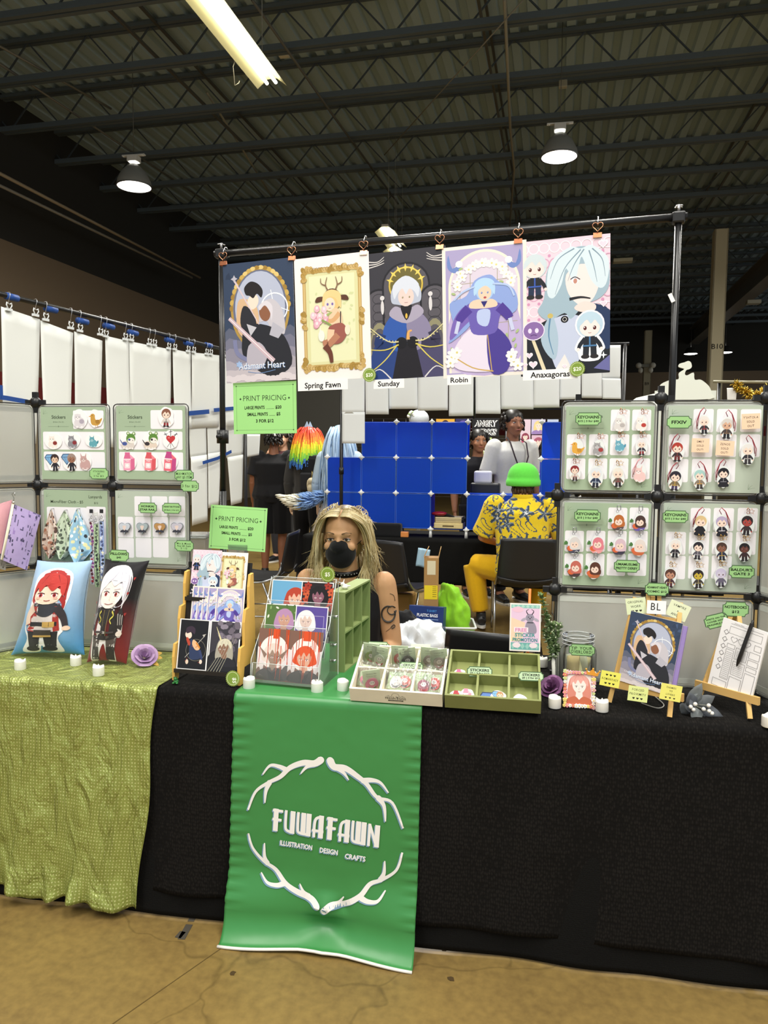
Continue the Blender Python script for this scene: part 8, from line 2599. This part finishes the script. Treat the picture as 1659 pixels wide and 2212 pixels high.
def floral(c,n):
 best,bd_=None,9
 for k in cen:
  d=(c-k);d.y*=.35
  if d.length<bd_:bd_,best=d.length,d
 a=math.atan2(best.z,best.x)
 rr=.046+.020*math.cos(5*a)
 if bd_<rr*.25:return 'd8dce0'
 if bd_<rr:return '3f4c5e' if math.cos(5*a+1.5)>-.5 else '8a94a0'
 s=math.sin(c.x*34+3*math.sin(c.z*22))*math.sin(c.z*30+3*math.sin(c.x*18))
 if.45<s<.72:return '4a5666'
 return 'e3c32c'
b=MB();torso_tube(b,J,.028,1.24);sleeves(b,J,.92,.022,1.15);remeshed('shirt',b,.008,'e3c32c','cloth',yr,3,floral)
b=MB();b.lathe([(.075,0),(.085,.02),(.080,.045)],20,'e3c32c',M=T(0,.075,1.115));b.build('collar','cloth',yr)
shoes(J,yr,'1c1c1e','d8d6d0')
hb=MB()
rts=[]
for i in range(46):
 a=q.uniform(-2.6,-.5);p=J['head']+V3(.098*math.cos(a),.02+.105*math.sin(a),-.03+q.uniform(-.03,.02));rts.append((p,(math.cos(a)*.3,math.sin(a)*.3,-1)))
strands(hb,rts,'4a3626',.07,.010,3,.3,cols=['4a3626','553f2c','3a2a1e']);hb.build('hair','hair',yr)
knit_cap(J['head']+V3(0,.0,.005),(0,1,0),.132,'63cf4c',yr)
sr=thing('person','blond person in a black face mask and black sleeveless top sitting behind the table','person',T(SELP))
hc=V3(0,-.03,1.118)
J=skel(pelvis=(0,.06,.52),waist=(0,.06,.64),chest=(0,.02,.80),neck=(0,.0,.965),head=tuple(hc),shol=(.165,.02,.925),shor=(-.165,.02,.925),elbl=(.205,.03,.655),elbr=(-.215,.02,.66),wril=(.12,-.16,.60),wrir=(-.12,-.17,.60),finl=(.02,-.24,.57),finr=(-.02,-.25,.57),hipl=(.09,.0,.50),hipr=(-.09,.0,.50),knel=(.11,-.40,.50),kner=(-.11,-.40,.50),ankl=(.11,-.36,.09),ankr=(-.11,-.36,.09),toel=(.12,-.52,.035),toer=(-.12,-.52,.035))
b=MB();body_parts(b,J,w=.95);HMx=head_mesh(b,hc,(0,-1,-.12))
bodyo=remeshed('body',b,.006,'c99a70','skin',sr,3)
face_parts(HMx,sr,iris='4a3a2c',brow='6a553a',mouth=False)
m_=MB()
m_.ball((0,-.052,-.052),(.064,.058,.060),24,14,'161617',M=HMx);m_.ball((0,-.072,-.018),(.040,.050,.030),18,12,'161617',M=HMx);m_.ball((0,-.098,-.020),(.016,.024,.026),12,8,'161617',M=HMx);m_.ball((0,-.046,-.088),(.046,.046,.030),18,10,'161617',M=HMx)
mk=remeshed('face_mask',m_,.004,'161617','cloth',sr,4)
for k in(-1,1):
 e=MB();e.tube([(k*.052,-.050,-.030),(k*.074,-.01,-.012),(k*.088,.024,.006)],.0014,5,'161617',M=HMx);e.build('ear_loop','cloth',mk)
b=MB()
torso_tube(b,J,.012,.97)
for k in 'lr':b.ball(J['hip'+k],.1,10,8)
tk=remeshed('tank_top',b,.007,'17171a','cloth',sr,3)
b=MB();b.ball((0,.02,.92),(.10,.075,.05),16,10);remeshed('halter_neck',b,.006,'19191c','cloth',sr,2)
b=MB();trousers(b,J,1.95,.014,1.0);remeshed('trousers',b,.012,'1c1c20','cloth',sr,3)
shoes(J,sr,'161618','2a2a2c')
b=MB();b.lathe([(.060,-.012),(.064,-.012),(.064,.012),(.060,.012)],26,'111112',M=T(0,-.002,.975)@Rx(R(8)));cho=b.build('choker','plastic',sr)
for i in range(11):
 a=-PI/2+(i-5)*.22
 e=MB();e.ball((.066*math.cos(a),.066*math.sin(a),0),.0028,6,5,'d8dadc',M=T(0,-.002,.975)@Rx(R(8)));e.build('stud','metal',cho)
b=MB();b.tube([(.018*math.cos(2*PI*i/20),-.100,.925+.018*math.sin(2*PI*i/20))for i in range(20)],.0022,6,'c8cacc',closed=True);b.tube([(0,-.070,.972),(0,-.096,.944)],.0014,6,'c8cacc');b.build('ring_pendant','metal',cho)
def on_body(px,py):
 o_,d_=CAM-SELP,ray(px,py).normalized()
 ok,loc,nn,_=bodyo.ray_cast(o_,d_)
 return(loc+nn*.0012)if ok else None
def tattoo(lines,label,r0=.0016):
 t=MB();okc=0
 for ln,w_ in lines:
  pts=[on_body(x,y)for x,y in cat_rom(ln,5,False)]
  pts=[p for p in pts if p is not None]
  if len(pts)>1:t.tube(pts,w_,6,'3a3836',flat=.5);okc=1
 if okc:t.build('tattoo','skin',bodyo,label=label)
tattoo([([(839+14*math.cos(a),1326+17*math.sin(a))for a in[i*.55-.4 for i in range(11)]],.0062),([(846+9*math.cos(a),1318+9*math.sin(a))for a in[i*.7 for i in range(9)]],.0042),([(842,1282),(850,1286),(853,1298)],.0014)],'dark coiled snake tattoo')
tattoo([([(822,1332),(817,1350),(814,1372)],.0026),([(814,1336),(817,1352),(820,1372)],.0026),([(812,1378),(810,1386),(816,1386),(813,1377)],.0014),([(820,1376),(823,1385),(817,1386)],.0014)],'dark scissors tattoo')
tattoo([([(834,1364),(842,1358),(850,1352)],.0012),([(844,1355),(850,1349),(853,1353),(846,1358)],.0030)],'dark leaf tattoo')
hb=MB();q=random.Random(77)
sc_=MB();sc_.ball((0,.038,.046),(.086,.094,.086),20,14,M=HMx);sc_.ball((0,.05,-.02),(.080,.070,.09),16,12,M=HMx)
remeshed('hair_cap',sc_,.006,'8a7246','hair',sr,3,lambda c,n:'6a5636' if abs((HMx.inverted()@c).x)<.010 and(HMx.inverted()@c).z>.1 else '97804f')
blond=['c9b482','b19b66','d8c698','9a8454','cdbb8c','e0d2a8']
def lock(pts,r_,c):
 n=len(pts);hb.tube([HMx@Vector(p)for p in pts],[r_*(.7+.5*math.sin(PI*min(1,i/(n-1)*1.2)))*(1 if i<n*.55 else max(.1,1-(i-n*.55)/(n*.45)))for i in range(n)],6,c,flat=.45)
for s in(-1,1):
 for i in range(150):
  y0=q.uniform(-.066,.07);x1=q.uniform(.086,.112);L=q.uniform(.02,.17);out=q.uniform(.005,.055)
  y1=y0*.8-.004
  P=[(s*.004,y0,.124-.35*abs(y0)),(s*.045,y0*1.05-.012,.123-.3*abs(y0)),(s*(x1-.012),y1,.078),(s*(x1+.006),y1+.01,.02),(s*(x1+.006+out*.3),y1+.016,-.04),(s*(x1+out*.8),y1+.012+q.uniform(-.01,.01),-.05-L*.5),(s*(x1+out*q.uniform(.2,1.8)),y1+q.uniform(-.02,.03),-.05-L)]
  if y0<-.03:P[2]=(s*(x1-.016),y0+.014,.07);P[3]=(s*(x1+.006),y0+.03,.015)
  lock(cat_rom(P,3,False),q.uniform(.0018,.0048),q.choice(blond))
 for i in range(110):
  x0=s*q.uniform(.01,.088);L=q.uniform(.10,.20)
  P=[(x0*.6,.10,.06),(x0,.112,-.02),(x0*1.15,.10,-.08),(x0*1.25+s*q.uniform(0,.03),.07+q.uniform(-.05,.03),-.13),(x0*1.4+s*q.uniform(-.02,.07),.03+q.uniform(-.07,.04),-.08-L)]
  lock(cat_rom(P,3,False),q.uniform(.0018,.0048),q.choice(blond))
 for i in range(50):
  x0=s*q.uniform(.080,.104)
  P=[(x0,-.01,.02),(x0*1.14,-.004,-.05),(x0*1.06,-.02,-.11),(x0*q.uniform(.8,1.35),-.04,-.16),(x0*q.uniform(.7,1.6),-.05,q.uniform(-.235,-.18))]
  lock(cat_rom(P,3,False),q.uniform(.0014,.003),q.choice(blond))
 for i in range(40):
  a=q.uniform(.1,1.4);x0=s*.09*math.cos(a);z0=.04+.09*math.sin(a)
  P=[(x0,q.uniform(-.03,.06),z0),(x0*1.12+s*.01,q.uniform(-.04,.06),z0+.012),(x0*1.25+s*q.uniform(0,.03),q.uniform(-.05,.06),z0-q.uniform(-.01,.05))]
  lock(cat_rom(P,4,False),.0014,q.choice(blond))
hb.build('hair','hair',sr)
for k in(-1,1):
 e=MB();e.tube([HMx@V3(k*(.084+.006*math.cos(a)),.008,-.042+.009*math.sin(a))for a in[i*.6 for i in range(11)]],.0012,5,'c8cacc',closed=True);e.build('earring','metal',sr)
def walker(px,py_feet,dep,label,rot,J=None,sc=1.0,skin='c08a66',top='222224',topfrac=.55,bot='1c1c1f',botfrac=1.95,shoe='1a1a1c',sole='e0ded8',face=True,tw=1.0,hair=None,hlen=.06,hcols=None,extra=None,head_f=(0,-1,0),pat=None):
 g=at(px,py_feet,dep)
 r=thing('person',label,'person',T(g.x,g.y,0)@Rz(rot)@Matrix.Scale(sc,4))
 J=J or skel()
 b=MB();body_parts(b,J,w=tw);HM_=head_mesh(b,J['head'],head_f)
 remeshed('body',b,.009,skin,'skin',r,3)
 if face:face_parts(HM_,r)
 b=MB();torso_tube(b,J,.020,tw*1.04);sleeves(b,J,topfrac,.016,tw);remeshed('top',b,.011,top,'cloth',r,3,pat)
 b=MB();trousers(b,J,botfrac,.018,tw);remeshed('trousers' if botfrac>1 else 'shorts',b,.011,bot,'cloth',r,3)
 shoes(J,r,shoe,sole)
 if hair:
  h=MB();h.ball((0,.022,.048),(.086,.102,.088),18,12,hair,M=HM_)
  q=random.Random(int(px))
  rts=[]
  for i in range(90):
   a=q.uniform(-.35,PI+.35);z=q.uniform(-.02,.11)
   rad=.088*math.sqrt(max(.1,1-(max(0,z-.05)/.09)**2))
   rts.append((HM_@V3(rad*math.cos(a),.02+rad*1.1*math.sin(a),z),(HM_.to_3x3()@V3(math.cos(a),math.sin(a),.2))))
  strands(h,rts,hair,hlen,.011,int(px),.6,cols=hcols)
  h.build('hair','hair',r)
 if extra:extra(r,J,HM_)
 return r
def ex_cap(r,J,H_):
 b=MB();b.ball((0,.018,.055),(.090,.106,.080),18,12,'e4e4e2',M=H_);b.build('cap_crown','cloth',r)
 b=MB();b.lathe([(.094,.0),(.096,.03),(.092,.05)],22,'16161a',M=H_@T(0,.015,.01)@Matrix.Diagonal((1,1.12,1,1)));b.build('cap_band','cloth',r)
walker(592,1236,8.9,'person in a black T-shirt and black shorts seen from behind below the big price sign',R(188),sc=1.03,skin='8a5a40',top='1a1a1c',topfrac=.75,bot='151517',botfrac=.95,tw=1.45,hair='1c1816',hlen=.05,extra=ex_cap,shoe='202022')
RAIN=['d8432c','e2622c','ee8a2e','ecd62e','cbe034','86cc48','3a74c0']
def rainbow_hair(r,J,H_):
 h=MB();q=random.Random(6)
 for i in range(150):
  a=q.uniform(-.5,PI+.5);c0=V3(.09*math.cos(a),.02+.105*math.sin(a),q.uniform(.0,.125))
  p=H_@c0;d=H_.to_3x3()@V3(math.cos(a),math.sin(a),.1)
  pts=[p]
  v=d*.5
  for k in range(7):
   v=v+V3(0,0,-.5);pts.append(pts[-1]+v.normalized()*q.uniform(.045,.06))
  for k in range(7):
   h.tube([pts[k],pts[k+1]],[.012-.001*k,.0115-.001*k],6,RAIN[min(6,max(0,int(k*.95+(.125-c0.z)*9)))],flat=.6,cap=False)
 h.ball((0,.02,.05),(.088,.104,.088),16,12,'d8432c',M=H_)
 h.build('rainbow_wig','hair',r,label='rainbow coloured wig')
 b=MB();b.add([H_@V3(*p)for p in((-.05,.04,.13),(-.02,.04,.19),(0,.05,.14),(.02,.04,.19),(.05,.04,.13),(0,.05,.12))],[(0,1,2,5),(5,2,3,4)],'a8c0d8');o=b.build('hair_bow','cloth',r);o.modifiers.new('cloth','SOLIDIFY').thickness=.01
rw=walker(668,1240,8.6,'person with a rainbow wig and dark grey jacket seen from behind',R(172),sc=1.04,skin='d9b494',top='3c3b3a',topfrac=1.8,bot='141416',tw=1.05,extra=rainbow_hair,face=False)
def blue_hair(r,J,H_):
 h=MB();q=random.Random(8)
 h.ball((0,.02,.05),(.090,.106,.090),16,12,'9db8d4',M=H_)
 rts=[]
 for i in range(150):
  a=q.uniform(-.4,PI+.4);z=q.uniform(-.03,.12)
  rts.append((H_@V3(.09*math.cos(a),.02+.105*math.sin(a),z),H_.to_3x3()@V3(math.cos(a),math.sin(a),.2)))
 strands(h,rts,'9db8d4',.66,.011,8,.22,cols=['9db8d4','b4cbe0','86a4c6','a9c2da'],seg=6,curl=.03);h.build('long_wig','hair',r,label='long pale blue wig')
 b=MB();b.lathe([(.16,.98),(.20,.86),(.27,.66),(.30,.58)],24,'e6e6ec',M=Matrix.Diagonal((1,.75,1,1)));o=b.build('skirt','cloth',r);o.modifiers.new('cloth','SOLIDIFY').thickness=.006
 b=MB()
 for i in range(260):
  t=q.random();a=q.uniform(0,2*PI)
  c=V3(.10+.46*t,.16+.05*t,1.0-.14*math.sin(t*2.2)+.10*t)
  rad=.075*math.sin(PI*min(1,.15+.85*t))+.01
  b.tube([c+V3(0,math.cos(a),math.sin(a))*rad*.4,c+V3(.03,math.cos(a)*rad,math.sin(a)*rad),c+V3(.075,math.cos(a)*rad*1.1,math.sin(a)*rad*1.1)],[.010,.008,.001],5,'7fa4d8' if t<.55 else 'e6e2cf')
 b.build('fluffy_tail','hair',r,label='fluffy blue and cream costume tail')
bw_=walker(733,1245,8.15,'person with a long pale blue wig, white skirt and a fluffy tail',R(180),sc=1.04,skin='e0c0a4',top='a9bccc',topfrac=1.7,bot='26262a',tw=1.0,extra=blue_hair,face=False)
bp3=at(676,1025,8.32)
r=thing('backpack','black backpack worn below the rainbow wig','backpack',T(bp3)@Rz(R(-8)))
b=MB();b.box(-.15,.15,-.06,.10,-.22,.22,'1b1b1d',bev=.05);b.build('body','cloth',r)
b=MB();b.box(-.12,.12,-.10,-.05,-.18,.02,'242427',bev=.02);b.build('pocket','cloth',r)
for k in(-1,1):
 b=MB();b.tube([(k*.10,.06,.20),(k*.12,.14,.25),(k*.14,.20,.10),(k*.14,.12,-.18)],.016,8,'161618',flat=.5);b.build('strap','cloth',r)
r=thing('plush_charm','small beige plush rabbit dangling from the black backpack','plush toy',T(at(672,1055,8.18)))
b=MB();b.ball((0,0,0),(.045,.04,.055),14,10,'c4b696');b.ball((0,0,.08),(.040,.036,.038),14,10,'c4b696')
for k in(-1,1):b.ball((k*.035,0,.04),(.016,.016,.055),10,8,'b8a988');b.ball((k*.03,-.01,-.06),(.02,.022,.028),10,8,'b8a988')
b.build('body','velour',r)
b=MB();b.tube([(0,0,.115),(.01,.01,.16),(0,.03,.19)],.004,6,'b8a060');b.build('cord','metal',r)
Jm=skel(elbr=(-.27,-.10,1.15),wrir=(-.10,-.17,1.42),finr=(-.01,-.13,1.53))
Jm['palmr']=V3(0,1,0)
walker(612,1215,10.2,'person in a maroon shirt touching their face behind the black T-shirt',R(-15),J=Jm,sc=1.06,skin='d0a184',top='4a2a2e',topfrac=.8,bot='3a3a40',hair='2a1f1a',hlen=.10)
def ex_lan(r,J,H_):
 b=MB();b.tube([(.055,.01,1.47),(.080,-.10,1.42),(.07,-.160,1.30),(.01,-.175,1.12),(-.06,-.160,1.30),(-.075,-.10,1.42),(-.055,.01,1.47)],.008,6,'3a3034',flat=.4);b.build('lanyard','cloth',r)
 b=MB();b.box(-.03,.05,-.185,-.178,1.0,1.12,'e4e2de');b.build('badge_card','paper',r)
walker(1100,1300,7.55,'person in a light grey T-shirt with a dark lanyard standing behind the blue cubes',R(28),sc=1.13,skin='8a5c44',top='c9c8c4',topfrac=.85,bot='2c2e36',tw=1.02,hair='17130f',hlen=.05,hcols=['17130f','221b15'],extra=ex_lan)
q9=random.Random(9)
fl9=[V3(q9.uniform(-.22,.22),q9.uniform(-.2,.2),q9.uniform(.9,1.5))for _ in range(50)]
def ex_strap(r,J,H_):
 b=MB();b.tube([(.06,.0,1.465),(.09,-.115,1.39),(.0,-.175,1.2),(-.12,-.17,1.02)],.010,6,'c88aa0',flat=.4);b.build('strap','cloth',r)
walker(1027,1300,7.85,'person in a dark patterned shirt just right of the blue cubes',R(20),sc=1.02,skin='9a6a4c',top='1e1e22',topfrac=.9,bot='1c1c20',hair='1a1512',hlen=.08,extra=ex_strap,pat=lambda c,n:'d8d0cc' if any((c-k).length<.018 for k in fl9)else '1e1e22')
def ex_stripe(r,J,H_):
 b=MB()
 for k,s in(('l',1),('r',-1)):
  S,E,W_=J['sho'+k],J['elb'+k],J['wri'+k]
  b.tube([S+V3(s*.078,0,.01),S*.5+E*.5+V3(s*.074,0,0),E+V3(s*.062,0,0),E*.4+W_*.6+V3(s*.056,0,0)],.007,6,'f2ece8')
 b.build('sleeve_stripe','cloth',r)
walker(1188,1300,8.1,'person in a pink track jacket with white sleeve stripes beside the right panel wall',R(60),sc=1.0,skin='c99a78',top='d98a90',topfrac=1.9,bot='3a3a44',hair='2a2420',hlen=.14,extra=ex_stripe)
# --- the far booth beyond the aisle
FY=10.4
def fk(px,py,Y=FY):return on_y(px,py,Y)
r=thing('far_display','far black grid wall carrying a lettered banner and pastel prints','display wall',(0,FY,0))
a_,b_=fk(1000,905),fk(1235,905)
b=MB()
for i in range(26):
 x=a_.x-1.6+i*.16
 b.tube([(x,0,.9),(x,0,a_.z)],.004,5,'1c1c1e')
for i in range(9):
 z=.9+(a_.z-.9)*i/8
 b.tube([(a_.x-1.6,0,z),(a_.x-1.6+25*.16,0,z)],.004,5,'1c1c1e')
b.build('grid','painted_metal',r)
for x in(a_.x-1.6,a_.x+.6,a_.x-1.6+25*.16):
 b=MB();b.tube([(x,.05,0),(x,.05,a_.z)],.02,8,'1c1c1e');b.build('pole','painted_metal',r)
def far_print(x0,y0,x1,y1,fn,label,off=.03,name='far_print',cat='art print'):
 c,w_,h_,_=pxrect(x0,y0,x1,y1,FY-off)
 return card(name,label,cat,SM((c.x,FY-off,c.z)),w_,h_,lambda A:fn(A,w_,h_),.004,'f2f0ee','paper','far prints beyond the aisle' if name=='far_print' else None)
def banner_far(A,w,h):
 A.rect(-w/2,-h/2,w/2,h/2,'161618')
 for dx,c,b_ in((0,'f4f4f2',.07),(0,'161618',.0)):
  A.text('ANGRY',0,h*.06,h*.42,c,bold=b_,wid=w*.86,slant=.12);A.text('JERKS',0,-h*.40,h*.42,c,bold=b_,wid=w*.84,slant=.12)
far_print(1020,903,1078,943,banner_far,'black banner with bold white slanted lettering on the far grid wall',name='far_banner',cat='banner')
def far_fig(bg,hair,top):
 def f(A,w,h):
  A.rect(-w/2,-h/2,w/2,h/2,bg);bust(A,0,-h*.5,min(w,h*.8),hair,'f0d8cc',top)
 return f
for x0,y0,x1,y1,f,lab in((1124,906,1146,960,far_fig('d8c4d0','8a3a50','b84a6a'),'far pastel print with a crimson haired figure behind the grey T-shirt'),(1148,906,1178,938,far_fig('c8c0dc','e4cc8c','9a80b8'),'far lilac print with a blond figure'),(1148,940,1178,978,far_fig('d4b4c8','a85a70','7a3a50'),'far rose print below the lilac one'),(1120,962,1146,1010,lambda A,w,h:[A.rect(-w/2,-h/2,w/2,h/2,'f0dfe2')]+[A.stroke([(-w*.4,h*(.35-.14*i)),(w*.4,h*(.35-.14*i))],h*.03,'d07a98')for i in range(6)],'far pink price list below the crimson haired print'),(1035,945,1062,985,lambda A,w,h:[A.rect(-w/2,-h/2,w/2,h/2,'b8cc88'),A.ell(0,0,w*.3,h*.3,'e8ecd0')],'far pale green print under the lettered banner'),(942,905,982,930,far_fig('d8a23a','3a2a2a','c0682a'),'far orange print peeking over the blue cubes'),(984,905,1016,940,far_fig('2c2a5c','6a5aa0','3a3068'),'far deep violet print left of the lettered banner'),(1182,906,1206,950,far_fig('b8c4dc','d8b0c0','8a90b8'),'far pale blue print beside the right panel wall')):
 far_print(x0,y0,x1,y1,f,lab)
p=at(905,905,9.4)
r=thing('flower_crown_wig','pale grey wig with small white flowers showing above the blue cubes','wig',T(p))
b=MB();b.ball((0,0,0),(.13,.12,.12),16,10,'c3c8cc');b.build('wig','hair',r)
b=MB()
for i in range(12):b.ball((-.12+.012*i,-.09,.03+.05*math.sin(i*.5)),.022,8,6,('eef0e4','9ab07a','f6f4ee')[i%3])
b.build('flowers','leaf',r)
b=MB();b.tube([(0,.05,-.1),(0,.05,-p.z)],.03,8,'8a8a88');b.build('stand','plastic',r)
# --- at the right, behind the keychain wall
Yc=4.6
ol=[(1419,862),(1420,845),(1428,830),(1444,822),(1452,820),(1466,819),(1466,808),(1470,803),(1478,797),(1466,793),(1468,786),(1478,783),(1486,780),(1492,783),(1494,792),(1490,797),(1482,800),(1479,808),(1484,811),(1498,805),(1500,820),(1512,820),(1522,826),(1532,836),(1537,850),(1534,862)]
c=on_y(1478,830,Yc)
pts=[((on_y(x,y,Yc).x-c.x),(on_y(x,y,Yc).z-c.z))for x,y in ol]
zlow=min(p[1]for p in pts)
pts=pts[:1]+pts[1:]
b=MB();b.prism(cat_rom(pts,3),-.006,.006,'dfe2d6');o=b.build('cutout_board','paper',M=SM((c.x,Yc,c.z)));tag(o,'plain back of a white foam cutout board above the right panel wall','cutout')
for dx in(-.14,.16):
 s=MB();s.box(dx-.02,dx+.02,zlow-(c.z+zlow-.74),zlow+.05,-.018,-.008,'cfd2c8');s.build('support_strip','paper',o)
r=thing('side_table','neighbour table behind the keychain wall','table',(c.x+.15,Yc+.05,0))
b=MB();b.box(-.55,.55,-.25,.25,.70,.74,'2a2a2b',bev=.008);b.build('tabletop','plastic',r)
for x in(-.5,.5):
 for y in(-.2,.2):
  b=MB();b.tube([(x,y,0),(x,y,.70)],.014,8,'77787a');b.build('leg','metal',r)
b=MB();p=on_y(1385,860,3.2);b.prism([(-.08,-.05),(-.02,.0),(.05,.018),(.075,.005),(.09,-.05)],-.003,.003,'e4e6dc');tag(b.build('white_card','paper',M=SM(p,0,R(20))),'white bent card showing over the top edge of the keychain wall','card')
s=MB();s.tube([p+V3(0,.01,-.03),V3(p.x,p.y+.01,0)],.006,6,'2a2a2a');r_=thing('card_stand','thin stand below the white bent card','stand',T(p));s.v=[tuple(Vector(v)-p)for v in s.v];s.build('post','painted_metal',r_)
Yg=6.5
gp0,gp1=on_y(1555,824,Yg),on_y(1680,826,Yg)
r=thing('garland_rack','black bar at the far right holding papers and a gold garland','rack',T(gp0))
b=MB();b.tube([(-.05,0,0),(gp1-gp0).to_tuple()],.012,8,'8f8a72');b.build('bar','painted_metal',r)
for x in(.0,.42):
 b=MB();b.tube([(x,.02,0),(x,.02,-gp0.z)],.014,8,'1a1a1b');b.build('pole','painted_metal',r)
sheet([on_y(1570,838,Yg-.03),on_y(1592,838,Yg-.03),on_y(1590,864,Yg-.03),on_y(1571,864,Yg-.03)],'small white paper with dark drawings below the far right bar',None,.0,'e9e7e2','drawing_sheet')
b=MB();q=random.Random(2)
for i in range(300):
 t=i/299;p=on_y(1588+75*t,828+26*math.sin(PI*t*.9),Yg-.05)
 d=V3(q.uniform(-1,1),q.uniform(-1,1),q.uniform(-1,1)).normalized()
 b.tube([p,p+d*.022,p+d*.05],[.006,.006,.001],4,q.choice(['c9a43a','e4cc6a','9a7a24']))
tag(b.build('gold_garland','metal'),'gold tinsel garland sagging at the far right','garland')
